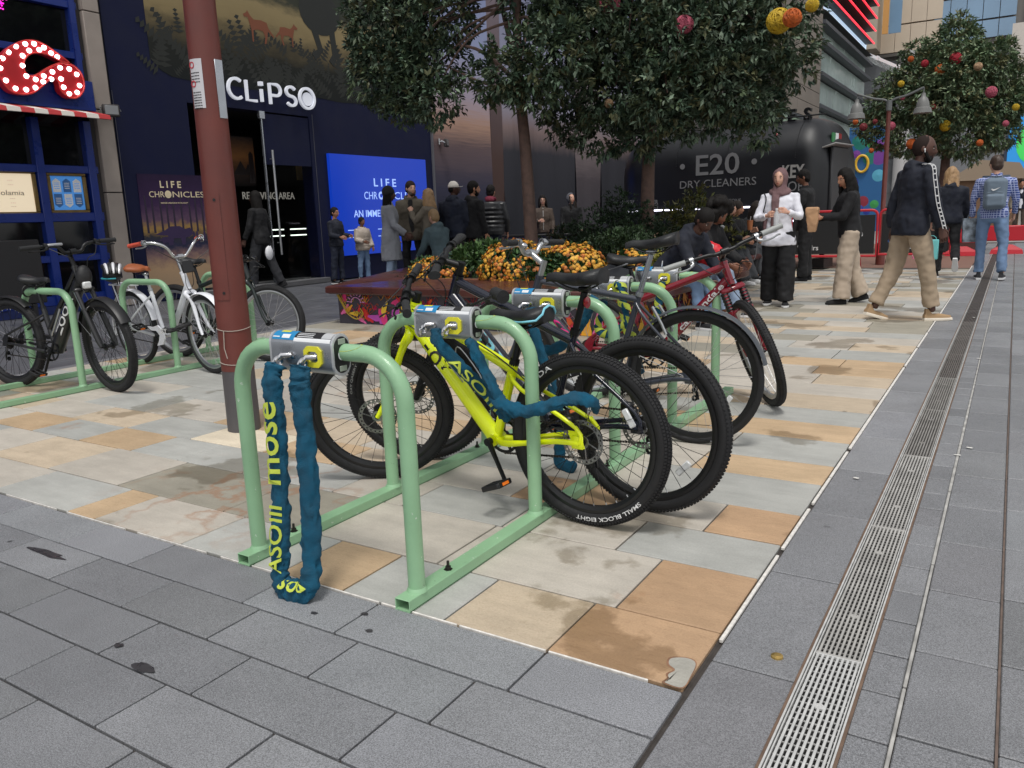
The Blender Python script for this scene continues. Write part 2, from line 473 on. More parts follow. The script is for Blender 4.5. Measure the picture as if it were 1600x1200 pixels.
for i in range(len(cy_)-1):
    row = list(fixed.get(i, [])); x = row[-1][1] if row else -.612
    while x > -7.0:
        L = rng_.uniform(.4, .85)
        if x-L < -6.75: L = x+7.04
        c = rng_.choice((BLUE, BLUE, BLUE, PALE, PALE, PALE, BUFF, TAN, OLIV, BUFF, TAN)) if i < 16 else rng_.choice((BLUE, PALE, BLUE, OLIV, BUFF))
        row.append((x, x-L, c)); x -= L
    for a, b, c in row:
        k = rng_.uniform(.93, 1.06)
        lst.append((b, a, cy_[i], cy_[i+1], (c[0]*k, c[1]*k, c[2]*k, 1), rng_.uniform(-.0015, .001)))
lst = [q for q in lst if q[0] > -7.06]
pieces(yp, lst, M_YORK)
# a grey inclusion in the corner slab and its rust-edged rim (natural marking of that stone, set as a thin skin)
def blot(parent, name, pts, mt, z):
    p = smooth_path([(x, y, z) for x, y in pts], 5, closed=True)
    b = MB(); c = sum((q for q in p), V())/len(p)
    b.add([c]+p, [(0, i+1, (i+1) % len(p)+1) for i in range(len(p))])
    return b.build(name, mt, parent, smooth=False)
blot(yp, 'stone_marking', [(-.617, 1.737), (-.616, 1.80), (-.624, 1.858), (-.652, 1.872), (-.688, 1.852), (-.684, 1.822), (-.660, 1.803), (-.668, 1.775), (-.656, 1.752), (-.662, 1.737)], mat('grey_stone', S(166, 163, 154), .55, var=.16, vs=9, bump=.3, bs=60), .0016)
M_RUSTM = mat('iron_marking', S(140, 104, 80), .55, var=.35, vs=25)
blot(yp, 'stone_marking', [(-.615, 1.734), (-.614, 1.80), (-.622, 1.862), (-.651, 1.877), (-.694, 1.856), (-.690, 1.820), (-.667, 1.802), (-.675, 1.776), (-.662, 1.754), (-.669, 1.734)], M_RUSTM, .0009)
# dark damp marks on the granite
M_SPILL = mat('wet_spot', S(56, 55, 57), .3, var=.3, vs=30)
def spill(x, y, sx, sy, k):
    q = random.Random(k)
    b = blot(None, 'spill', [(x+math.cos(a)*sx*q.uniform(.7, 1.15), y+math.sin(a)*sy*q.uniform(.7, 1.15)) for a in [2*PI*i/14 for i in range(14)]], M_SPILL, .0028)
    return b
for i, (x, y, sx, sy, lab) in enumerate([(-1.925, 1.128, .045, .018, 'dark oval liquid stain, the larger one on the front granite slabs'), (-2.10, 1.165, .018, .012, 'small dark liquid stain beside the larger one on granite'),
                                         (-2.98, 1.435, .12, .02, 'long dark spill at the left edge of the front granite'), (-1.59, 1.645, .014, .009, 'round black gum spot near the right foot of the rack'),
                                         (-1.51, 1.575, .014, .009, 'round black gum spot between rack foot and granite joint'), (-1.735, 1.575, .013, .008, 'round black gum spot below the hanging chain')]):
    tag(spill(x, y, sx, sy, i), lab, 'stain' if i < 3 else 'gum spot', 'marks on the granite')
# pale sealant along the two edges of the sandstone
js = MB()
M_SEAL = mat('pale_sealant', S(214, 210, 204), .7, var=.2, vs=50)
y = 2.0
while y < 16.5:
    L = rng_.uniform(.3, .9)
    js.box((-.602, y+L/2, -.003), (.0125+rng_.uniform(-.002, .002), L-.01, .012), bev=.002)
    y += L+(.06 if rng_.random() < .12 else 0)
x = -.7
while x > -1.8:
    js.box((x-.15, 1.7275, -.003), (.29, .006, .01), bev=.001); x -= .3
while x > -6.5:
    js.box((x-.25, 1.7275, -.004), (.42, .004, .01), bev=.001); x -= .5
struct(js.build('joint_sealant', M_SEAL, smooth=False))
js = MB(); y = -2
while y < 20:
    js.box((-.1405, y+.4, -.004), (.0098+.0015*math.sin(y*9), .79, .009), bev=.002); y += .8
struct(js.build('grey_sealant', mat('grey_sealant', S(164, 162, 158), .8, var=.35, vs=14), smooth=False))
rj = MB()
for k in range(7): rj.box((.058+.215*k, 9, -.0045), (.0058, 23, .007))
struct(rj.build('rusty_joint', mat('rusty_joint', S(98, 84, 76), .9, var=.3, vs=30), smooth=False))
# darker paving in front of the shops, red brick band by the trailer
ap = MB(); ap.quad((-14, -6, -.006), (-7.05, -6, -.006), (-7.05, 60, -.006), (-14, 60, -.006))
ap.quad((-7.05, -6, -.0065), (-7.05+.0, -6, -.0065), (-7.05, -6.01, -.0065), (-7.05, -6.01, -.0066))
struct(ap.build('shopfront_paving', M_ASPH, smooth=False))
kb = MB()
y = -4
while y < 16.5:
    kb.box((-7.1, y+.45, -.008), (.1, .892, .02), bev=.004); y += .9
for k in range(4):
    y = -4+.3*k
    while y < 30:
        kb.box((-7.55-.42*k*2.2, y+.6, -.0155), (.012, 1.2, .024)); y += 1.3
struct(kb.build('kerb_edging', mat('kerb_stone', S(112, 112, 116), .6, var=.15, vs=12), smooth=False))
rp = MB(); rp.quad((-7.05, 16.6, -.005), (-.61, 16.6, -.005), (-.61, 27, -.005), (-7.05, 27, -.005))
struct(rp.build('red_paving', M_RED, smooth=False))
fp = MB(); fp.quad((-14, 27, -.005), (6, 27, -.005), (6, 110, -.005), (-14, 110, -.005))
struct(fp.build('far_pavement', mat('far_paving', S(140, 138, 136), .6, var=.12, vs=2), smooth=False))

# ---------------------------------------------------------------- drainage channel with slotted grates
M_STEEL = mat('galvanised', S(206, 206, 204), .4, .3, var=.12, vs=30)
M_DARK = mat('void', S(14, 14, 15), .9)
ch = thing('drainage_channel', 'long slotted metal drainage channel running up the grey granite walkway', 'drain', (-.306, 0, 0))
tr = MB(); tr.quad((-.066, -2, -.0122), (.066, -2, -.0122), (.066, 40, -.0122), (-.066, 40, -.0122))
tr.build('trough', M_DARK, ch, smooth=False)
ed = MB()
for sx in (-1, 1):
    ed.box((sx*.0655, 19, -.004), (.0045, 42, .012)); ed.box((sx*.0585, 19, -.004), (.003, 42, .011))
ed.build('edge_rail', M_STEEL, ch, smooth=False)
NB = 9
def grate(n_c):
    g = MB()
    for k in range(NB): g.box((-.05+.1*k/(NB-1), .5, -.0035), (.0062, .996, .007), bev=.001)
    for k in range(n_c): g.box((0, (k+.5)/n_c, -.0095), (.112, .0028, .003))
    g.box((0, .0035, -.004), (.112, .006, .007)); g.box((0, .9965, -.004), (.112, .006, .007))
    for q in (.25, .75): g.lathe([(.012, -.004), (.012, .0006), (.0075, .0006), (.0075, -.001), (0, -.001)], (0, q, 0), n=14)
    return g
ga = grate(40).build('grate', M_STEEL, ch, smooth=False); ga.location.y = 1.07
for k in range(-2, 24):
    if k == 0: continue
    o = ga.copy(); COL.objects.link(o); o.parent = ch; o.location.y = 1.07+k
    if k > 0: recol(o, mat(*(('steel_shade_faint', S(178, 176, 172)) if k < 3 else ('steel_shade_mid', S(146, 143, 139)) if k < 5 else ('steel_shade_deep', S(118, 113, 109)) if k < 8 else ('steel_shade_deepest', S(94, 88, 85))), .5, .25, var=.2, vs=8))  # farther grates coloured darker step by step, for the shade in their slots
gl = MB()
for sx in (-1, 1): gl.box((-.306+sx*.0715, 12, -.006), (.007, 28, .013))
struct(gl.build('grout_line', mat('rust_grout', S(104, 84, 70), .9, var=.3, vs=20), smooth=False))
st = MB(); st.lathe([(0, .0), (.0, .004), (.013, .0038), (.0155, .0025), (.0165, -.004)], n=28); st.lathe([(.0, .0045), (.008, .0044), (.009, .003)], n=20)
o = st.build('brass_stud', mat('brass', S(190, 160, 96), .35, .8, var=.1, vs=80)); o.location = (-.447, 1.994, .001)
tag(o, 'round brass survey stud set in the granite beside the drain', 'stud')
# ================================================================ bike racks
M_GREEN = mat('green_paint', S(138, 178, 140), .4, var=.09, vs=5, coat=.1, bump=.08, bs=120, chips=.67)
M_BOLT = mat('dark_bolt', S(60, 58, 56), .45, .8)
M_ALU = mat('brushed_alu', S(168, 172, 178), .3, .85, var=.06, vs=12)
M_ALUW = mat('alu_cap', S(206, 208, 210), .3, .6)
M_BLKP = mat('black_plastic', S(20, 20, 22), .45)
M_YEL = mat('lock_yellow', S(222, 216, 52), .45)
M_CHROME = mat('chrome', S(200, 200, 202), .14, 1)
M_STBLUE = mat('sticker_blue', S(28, 128, 180), .5)
M_STWHT = mat('sticker_white', S(226, 228, 230), .5)
M_STGRN = mat('lens_green', S(150, 160, 146), .3)
def hoop_path(w, h, rad, z0=.04):
    x = w/2
    return [V((-x, 0, z0)), V((-x, 0, h-rad))]+arc((-x+rad, 0, h-rad), rad, PI, PI/2, 8)[1:]+arc((x-rad, 0, h-rad), rad, PI/2, 0, 8)+[V((x, 0, z0))]
def rack(label, loc, w, h, ys, y0, y1, tube_r, locks):
    t = thing('bike_rack', label, 'bike rack', loc)
    for y in ys:
        m_ = MB(); m_.tube([p+V((0, y, 0)) for p in hoop_path(w, h, .15)], tube_r, 16, cap=False)
        for sx in (-1, 1):     # weld collar
            m_.lathe([(tube_r+.007, .038), (tube_r+.004, .046), (tube_r, .052)], (sx*w/2, y, 0), n=16)
        m_.build('hoop', M_GREEN, t)
    for sx in (-1, 1):
        m_ = MB(); x = sx*w/2; a, b, th, hh = .029, y0, .004, .04
        m_.box((x, (y0+y1)/2, hh-th/2), (.058, y1-y0, th), bev=.0018); m_.box((x, (y0+y1)/2, th/2+.001), (.058, y1-y0, th))
        for s2 in (-1, 1): m_.box((x+s2*(.029-th/2), (y0+y1)/2, hh/2), (th, y1-y0-.001, hh-.003), bev=.001)
        r = m_.build('base_rail', M_GREEN, t, smooth=False)
        n = 0
        for yb in (y0+.24, (y0+y1)/2-.2, y1-.3):
            bm_ = MB(); bm_.lathe([(.0, .030), (.0045, .030), (.005, .012), (.0095, .012), (.0095, .002), (.015, .002), (.015, 0)], (x, yb, hh), n=6)
            bm_.build('anchor_bolt', M_BOLT, r, smooth=False)
    for y in (ys if locks else []):
        # stadium-section lock housing round the top bar
        L, hh, hw = .27, .064, .036
        prof = [(math.cos(a)*hw, (hh-hw)*(1 if math.sin(a) >= 0 else -1)+math.sin(a)*hw) for a in [2*PI*(k+.5)/28 for k in range(28)]]
        m_ = MB(); x0 = -.01
        ring = lambda x, k=1.: [V((x, y-.012+p*k, h-.006+q*k)) for p, q in prof]
        m_.loft([ring(x0-L/2, .93), ring(x0-L/2+.003), ring(x0+L/2-.003), ring(x0+L/2, .93)])
        lb = m_.build('lock_housing', M_ALU, t, ang=25)
        e = MB()
        for sx in (-1, 1):
            e.loft([ring(x0+sx*(L/2-.004), 1.035), ring(x0+sx*(L/2+.004), 1.035), ring(x0+sx*(L/2+.0045), .98)] if sx > 0 else [ring(x0-L/2-.0045, .98), ring(x0-L/2-.004, 1.035), ring(x0-L/2+.004, 1.035)])
        e.build('end_rim', M_ALUW, lb, ang=25)
        e = MB(); e.loft([ring(x0+L/2+.0035, .9), ring(x0+L/2+.0065, .88)]); e.build('end_plate', M_BLKP, lb, smooth=False)
        ex = x0+L/2+.0065; cz = h-.006; cyy = y-.012
        e = MB()
        e.lathe([(.017, 0), (.017, .0012), (.0135, .0012), (.0135, 0)], (ex, cyy, cz), (1, 0, 0), n=20)
        e.prism([(-.006, -.005), (.006, -.005), (0, .007)], (ex, cyy, cz), (0, 1, 0), (0, 0, 1), .001)
        e.build('push_symbol', M_STWHT, lb, smooth=False)
        e = MB()
        for s2 in (-1, 1): e.box((ex+.001, cyy, cz+s2*.042), (.003, .03, .017), bev=.001)
        e.build('indicator_lens', M_STGRN, lb, smooth=False)
        # stickers on the top edge
        def patch(n_, xa, xb, a0, a1, mt_, off):
            e = MB(); k = 6
            pa = []
            for i in range(k+1):
                a = a0+(a1-a0)*i/k
                pa.append((math.cos(a)*(hw+off), (hh-hw)*(1 if math.sin(a) > 0 else -1)+math.sin(a)*(hw+off)))
            vs = [V((x, y-.012+p, h-.006+q)) for x in (xa, xb) for p, q in pa]
            e.add(vs, [(i, i+1, k+1+i+1, k+1+i) for i in range(k)]); return e.build(n_, mt_, lb)
        patch('sticker', x0-L/2+.008, x0-.03, 2.75, 1.5, M_STBLUE, .0006)
        patch('sticker', x0-.03, x0+L/2-.05, 2.5, 1.5, M_BLKP, .0006)
        patch('sticker', x0-.03, x0+L/2-.008, 2.85, 2.5, M_STWHT, .0006)
        patch('sticker', x0+L/2-.05, x0+L/2-.008, 2.45, 1.6, mat('qr_panel', S(178, 180, 182), .5), .0006)
        patch('sticker', x0-L/2+.03, x0-L/2+.07, 1.9, 1.5, M_YEL, .001)
        patch('sticker', x0-.085, x0-.05, 2.6, 2.2, M_STWHT, .001); patch('sticker', x0-.125, x0-.095, 2.55, 2.45, M_STWHT, .001)
        for q in range(3): patch('sticker', x0-.02, x0+.05, 2.4-.2*q, 2.34-.2*q, M_STWHT, .001)
        for sx, ring_ in ((-.055, False), (.055, True)):
            fx, fy, fz = x0+sx, y-.012-hw, h-.012
            if ring_:
                e = MB(); o_ = [(.037*a, .033*b) for a, b in ((-1, -.6), (-.6, -1), (.6, -1), (1, -.6), (1, .6), (.6, 1), (-.6, 1), (-1, .6))]
                i_ = [(p*.6, q*.52) for p, q in o_]; n8 = 8
                vs = [V((fx+p, fy-d, fz+q)) for d in (0, .006) for pl in (o_, i_) for p, q in pl]
                fs = []
                for k in range(n8):
                    k2 = (k+1) % n8
                    fs += [(16+k, 16+k2, 24+k2, 24+k), (k, k2, 16+k2, 16+k), (8+k, 24+k, 24+k2, 8+k2)]
                e.add(vs, fs); e.build('lock_surround', M_YEL, lb)
            e = MB(); e.tube([(fx+.02, fy+.01, fz), (fx-.012, fy-.022, fz+.002), (fx-.02, fy-.03, fz-.012)], .0085, 10)
            e.lathe([(.012, 0), (.012, .004), (.0, .005)], (fx+.016, fy, fz), (0, -1, 0), n=14)
            e.tube(arc((fx-.022, fy-.026, fz-.02), .017, 0, 2*PI, 18, (0, 1, 0), (.35, 0, 1))[:-1], .0065, 8, closed=True)
            e.build('lock_staple', M_CHROME, lb)
        # yellow half-moon label on the bar
        e = MB(); k = 10; vs = []
        for i in range(k+1):
            u_ = i/k; x = x0+L/2+.01+.075*u_; hwid = 1.3*math.sqrt(max(0, 1-(u_*.98)**2))
            for s2 in (-1, 1):
                a = 1.9+hwid*s2*.75
                vs.append(V((x, y+math.cos(a)*(tube_r+.0008), h+math.sin(a)*(tube_r+.0008))))
        e.add(vs, [(2*i, 2*i+1, 2*i+3, 2*i+2) for i in range(k)]); e.build('bar_label', M_YEL, t)
    return t
HY = [1.79+.742*k for k in range(5)]
rack('sage green hoop rack of five locking hoops standing on the sandstone', (-1.86, 0, 0), .72, .78, HY, 1.715, 5.06, .027, True)
rack('plain green hoop rack behind the red pole, holding black and white bikes', (-6.2, 0, 0), .66, .745, [3.28, 4.10, 4.92], -1.2, 5.6, .026, False)

# ---------------------------------------------------------------- fabric-sleeved lock chains
M_TEAL = mat('teal_fabric', S(0, 74, 100), .85, var=.22, vs=24, bump=.5, bs=320)
M_LIME = mat('lime_print', S(186, 200, 72), .7)
def sleeve(path, r, seed, k=12, flat=.7):
    q = random.Random(seed); P = smooth_path(path, k); m_ = MB(); N = len(P)
    tg = [(P[min(i+1, N-1)]-P[max(i-1, 0)]).normalized() for i in range(N)]
    u = V((1, 0, 0)); u = (u-tg[0]*u.dot(tg[0])).normalized(); rings = []; n = 24
    for i in range(N):
        u = (u-tg[i]*u.dot(tg[i])).normalized(); w = tg[i].cross(u); s9 = i/k
        rr = r*(1.04+.16*noise.noise(V((s9*2.2, seed, 0)))); tw = .35*noise.noise(V((s9*.8, 3, seed)))
        rr *= 1-.22*max(0, noise.noise(V((s9*1.5+5, seed*2.3, 1))))
        if i in (0, N-1): rr *= .62
        ring = []
        for j in range(n):
            a = 2*PI*j/n+tw; wr = 1+.3*noise.noise(V((math.cos(a)*1.3, math.sin(a)*1.3, s9*2.6+seed)))-.27*abs(noise.noise(V((math.cos(a)*1.5+seed+s9*1.2, math.sin(a)*1.5, s9*4.2))))+.13*noise.noise(V((math.cos(a)*3, math.sin(a)*3+s9*5, s9*6+seed)))
            ring.append(P[i]+(u*math.cos(a)+w*math.sin(a)*flat)*rr*wr)
        rings.append(ring)
    m_.loft(rings); return m_, P
def surf_text(parent, name, body, P, i0, i1, r, nrm, hgt, mt_, off=.0085, flip=1):
    """print wrapped on a sleeve from path point i0 to i1; nrm = direction the print faces"""
    nrm = V(nrm).normalized(); L = [0]
    for a, b in zip(P[i0:i1], P[i0+1:i1+1]): L.append(L[-1]+(b-a).length)
    def warp(a, b, c):
        s_ = (a+L[-1]/2); s_ = max(0, min(L[-1]-1e-4, s_)); k = 0
        while k < len(L)-2 and L[k+1] < s_: k += 1
        t = (s_-L[k])/(L[k+1]-L[k]); p = P[i0+k].lerp(P[i0+k+1], t); tg_ = (P[i0+k+1]-P[i0+k]).normalized()
        nn = (nrm-tg_*nrm.dot(tg_)).normalized(); side = nn.cross(tg_)*flip
        an = b/r
        return p+nn*math.cos(an)*(r*.66+off+c)+side*math.sin(an)*r*1.02
    return text(name, body, mt_, parent, (0, 0, 0), (1, 0, 0), (0, 1, 0), w=L[-1]*.96, h=hgt, ext=.001, warp=warp, bold=.012)
def chain(label, path, r, seed, prints=(), stripes=None, caps=True, flat=.62):
    m_, P = sleeve(path, r, seed, flat=flat)
    o = m_.build('lock_chain', M_TEAL, ang=60); tag(o, label, 'lock chain', 'sleeved chains hanging from the lock boxes')
    for body, a, b, nrm, hg in prints:
        i0, i1 = int(a*(len(P)-1)), int(b*(len(P)-1))
        PP = P if i1 > i0 else P[::-1]
        if i1 < i0: i0, i1 = len(P)-1-i0, len(P)-1-i1
        surf_text(o, 'printed_word', body, PP, i0, i1, r, nrm, hg, M_LIME)
    if stripes:
        a, b, nrm = stripes; i0, i1 = int(a*(len(P)-1)), int(b*(len(P)-1)); e = MB(); nrm = V(nrm).normalized()
        Ls = sum((P[i+1]-P[i]).length for i in range(i0, i1)); n = max(2, int(Ls/.055))
        for s_ in range(n):
            vs = []
            for j in range(7):
                an = -1.5+3*j/6
                for d in (0, .5):
                    f = i0+(i1-i0)*min(1, (s_+d+j*.12)/n); i = min(i1-1, int(f)); p = P[i].lerp(P[i+1], f-i); tg_ = (P[i+1]-P[i]).normalized()
                    nn = (nrm-tg_*nrm.dot(tg_)).normalized(); sd = nn.cross(tg_)
                    vs.append(p+nn*math.cos(an)*(r*.72+.005)+sd*math.sin(an)*(r*1.08+.002))
            e.add(vs, [(2*j, 2*j+1, 2*j+3, 2*j+2) for j in range(6)])
        e.build('printed_stripe', M_LIME, o)
    return o
cx1, cx2, yf = -1.945, -1.835, 1.715
chain('teal sleeved chain hanging empty in a loop from the nearest lock box to the granite',
      [(cx1, yf-.01, .745), (cx1-.005, yf-.028, .70), (cx1+.003, yf-.035, .62), (cx1+.006, yf-.04, .5), (cx1+.012, yf-.05, .38), (cx1+.012, yf-.06, .26), (cx1+.012, yf-.075, .15), (cx1+.012, yf-.085, .075),
       (cx1+.03, yf-.095, .033), (cx1+.065, yf-.10, .026), (cx2+.012, yf-.092, .03), (cx2+.03, yf-.08, .07), (cx2+.028, yf-.06, .16), (cx2+.026, yf-.05, .28), (cx2+.02, yf-.04, .42), (cx2+.014, yf-.03, .55), (cx2+.004, yf-.025, .66), (cx2, yf-.02, .71), (cx2, yf-.008, .745)],
      .037, 1, [('ASOIII', .40, .262, (.15, -1, .1), .054), ('mose', .232, .105, (.15, -1, .1), .054), ('sou', .46, .6, (.1, -.5, 1), .046)])
# ================================================================ bicycles
M_TYRE = mat('tyre', S(27, 27, 29), .75, var=.12, vs=30, bump=.15, bs=200)
M_RIMB = mat('black_rim', S(18, 18, 20), .4)
M_RIMS = mat('silver_rim', S(176, 178, 180), .28, .8)
M_SPB = mat('black_spoke', S(36, 36, 38), .4, .5)
M_SPS = mat('silver_spoke', S(190, 190, 192), .3, .8)
M_ROTOR = mat('rotor_steel', S(150, 150, 150), .3, .9, var=.15, vs=60)
M_BLKM = mat('black_metal', S(21, 22, 24), .38, .3)
M_RUB = mat('rubber_grip', S(32, 33, 35), .8, bump=.5, bs=400)
M_SADDLE = mat('saddle_vinyl', S(27, 28, 30), .45, bump=.2, bs=300)
M_CHAIN = mat('chain_steel', S(70, 66, 62), .4, .8)
M_CABLE = mat('cable', S(22, 22, 24), .5)
M_REFL = mat('clear_reflector', S(206, 208, 208), .25)
M_RED = mat('red_reflector', S(150, 20, 30), .25, coat=.5)
M_AMBER = mat('amber_reflector', S(240, 120, 20), .3)
M_WTXT = mat('white_print', S(214, 214, 214), .6)
def paint(n, c, rough=.3, var=0): return mat(n, c, rough, coat=.35, var=var, vs=6)
def wheel(parent, C_, Rw, tr, rimm, spm, tf=None, rotor=0, tread=0, nsp=28, hubm=None, name='wheel', side=1, rimd=.022, white=False, wm=None):
    """wheel in the x-z plane round C_; rotor = +1/-1 for the side it sits on"""
    tf = tf or MX.Identity(4); C_ = V(C_); ax = V((0, 1, 0)); q = random.Random(int(Rw*1e4)+int(C_.x*100))
    def fin(m_, n_, mt_, par, **k): return m_.xf(tf).build(n_, mt_, par, **k)
    ri = Rw-2*tr                              # inside of the tyre
    m_ = MB(); hw = tr*.62
    m_.lathe([(ri+.004, -hw), (ri-rimd*.35, -hw), (ri-rimd, -hw*.45), (ri-rimd, hw*.45), (ri-rimd*.35, hw), (ri+.004, hw)], C_, ax, n=64, closed=True)
    w = fin(m_, name, rimm, parent, ang=30)
    m_ = MB(); m_.lathe([(Rw-tr+math.cos(a)*tr, math.sin(a)*tr) for a in [2*PI*k/14 for k in range(14)]], C_, ax, n=72, closed=True)
    tyre = fin(m_, 'tyre', M_TYRE, w)
    if tread:
        m_ = MB(); n_ = int(2*PI*Rw/(.0135 if tread > 1 else .016)); rows = (-.9, -.45, 0, .45, .9) if tread > 1 else (-.8, 0, .8)
        for k in range(n_):
            for j, b in enumerate(rows):
                a = 2*PI*(k+(.5 if j % 2 else 0))/n_
                rr = Rw-tr+math.cos(b)*(tr+.0012); rad = V((math.cos(a), 0, math.sin(a)))
                nrm = rad*math.cos(b)+ax*math.sin(b); tan = V((-math.sin(a), 0, math.cos(a))); bi = nrm.cross(tan)
                rot = MX((tan, bi, nrm)).transposed()
                m_.box(C_+rad*rr+ax*math.sin(b)*(tr+.0012), (.0082, tr*.34, .005), rot=rot)
        fin(m_, 'tread', M_TYRE, tyre, smooth=False)
    if white:
        for s2 in (-1, 1):
            m_ = MB(); m_.lathe([(ri+.008, s2*tr*.80), (ri+.0115, s2*tr*.86)], C_, ax, n=64); fin(m_, 'reflex_band', M_RIMS, tyre)
    m_ = MB()
    for k in range(nsp):
        a = 2*PI*k/nsp+.1; sd = 1 if k % 2 else -1; tw = (1 if (k//2) % 2 else -1)*1.15
        h_ = C_+V((math.cos(a+tw)*.024, sd*.028, math.sin(a+tw)*.024)); e = C_+V((math.cos(a)*(ri-rimd*.8), sd*.003, math.sin(a)*(ri-rimd*.8)))
        m_.tube([h_, e], .00125, 4, cap=False)
        d_ = (h_-e).normalized(); m_.tube([e, e+d_*.014], .0022, 5, mi=1)
    stuff(fin(m_, 'spokes', [spm, M_SPS], w))
    m_ = MB(); m_.lathe([(0, -.062), (.006, -.062), (.006, -.05), (.011, -.05), (.012, -.034), (.026, -.032), (.026, -.024), (.014, -.02), (.013, .02), (.026, .024), (.026, .032), (.012, .034), (.011, .05), (.006, .05), (.006, .062), (0, .062)], C_, ax, n=18)
    fin(m_, 'hub', hubm or M_BLKM, w)
    if rotor:
        y = rotor*.040; m_ = MB(); rr = .085
        for k in range(24):            # wavy outer ring, drilled
            a0, a1 = 2*PI*k/24, 2*PI*(k+.62)/24
            m_.lathe([(rr-.014, y-.001), (rr, y-.001), (rr, y+.001), (rr-.014, y+.001)], C_, ax, n=2, a0=a0, a1=a1, closed=True)
        for (ra, rb) in ((rr-.004, rr+.001), (rr-.017, rr-.012)):
            m_.lathe([(ra, y-.001), (rb, y-.001), (rb, y+.001), (ra, y+.001)], C_, ax, n=48, closed=True)
        for k in range(6):
            a = 2*PI*k/6; p = lambda r_, d: C_+V((math.cos(a+d)*r_, y, math.sin(a+d)*r_))
            m_.tube([p(.022, 0), p(.045, .25), p(.072, .32)], .0045, 4, sq=.25, up=(0, 1, 0))
        m_.lathe([(.014, y-.002), (.026, y-.002), (.026, y+.002), (.014, y+.002)], C_, ax, n=20, closed=True)
        fin(m_, 'brake_rotor', M_ROTOR, w, smooth=False)
    if wm:
        for body, a_mid, hgt, sd, colr, arcl in wm:   # words moulded on the sidewall
            vs, fs = text_mesh(body, .02, .01); x0, x1 = min(v.x for v in vs), max(v.x for v in vs); y0, y1 = min(v.y for v in vs), max(v.y for v in vs)
            rm = Rw-tr*1.05; m_ = MB(); pts = []
            for v in vs:
                u_ = ((v.x-x0)/(x1-x0)-.5)*arcl/rm; b_ = ((v.y-y0)/(y1-y0)-.5)*hgt
                a = a_mid+sd*u_
                r_ = rm+b_; dz = math.sqrt(max(1e-6, tr**2-(r_-(Rw-tr))**2))+.0008+.0004*(v.z > 0)
                pts.append(C_+V((math.cos(a)*r_, sd*dz, math.sin(a)*r_)))
            m_.add(pts, fs); fin(m_, 'sidewall_lettering', colr, tyre, smooth=False)
    return w
def saddle(parent, P, L=.27, W=.145, mt_=None, tilt=0., trim=None):
    """saddle centred on P, nose towards +x"""
    rings = []; P = V(P); N = 14
    for i in range(N+1):
        t = i/N; x = -L/2+L*t
        w = W/2*(.62+.38*min(1, t/.12)) if t < .12 else W/2*(1-.0*t) if t < .25 else W/2*(.13+.87*max(0, 1-((t-.25)/.5))**1.5) if t < .75 else W/2*.20
        w = max(w, .0185); w *= 1 if t < .95 else .72
        z = .016*(1-t)**2+.012*max(0, (t-.85)/.15)*-1+.006*math.cos(t*6); dp = .05*(1-t)+.024
        ring = []
        for a in [2*PI*k/16 for k in range(16)]:
            c_, s_ = math.cos(a), math.sin(a)
            yy = c_*w; zz = (s_*.016 if s_ > 0 else s_*dp*(.5+.5*abs(c_)))-.012*(abs(c_)**3)
            ring.append(P+V((x, yy, z+zz+math.tan(tilt)*x)))
        rings.append(ring)
    m_ = MB(); m_.loft(rings); s_ = m_.build('saddle', mt_ or M_SADDLE, parent, ang=60)
    m_ = MB()
    for y in (-.022, .022):
        m_.tube(smooth_path([P+V((-L*.38, y*1.6, -.025)), P+V((-L*.2, y, -.05)), P+V((.03, y, -.05)), P+V((L*.4, y*.5, -.018))], 4), .0035, 6)
    m_.build('saddle_rail', M_BLKM, s_)
    if trim:
        m_ = MB(); pts = [rings[i][9]+V((0, -.001, .003)) for i in range(1, N)][::-1]+[rings[0][k]+V((-.002, 0, 0)) for k in (8, 6, 4, 2, 0)]+[rings[i][15]+V((0, .001, .003)) for i in range(1, N)]
        m_.tube(pts, .0045, 6); m_.build('saddle_trim', trim, s_)
    return s_
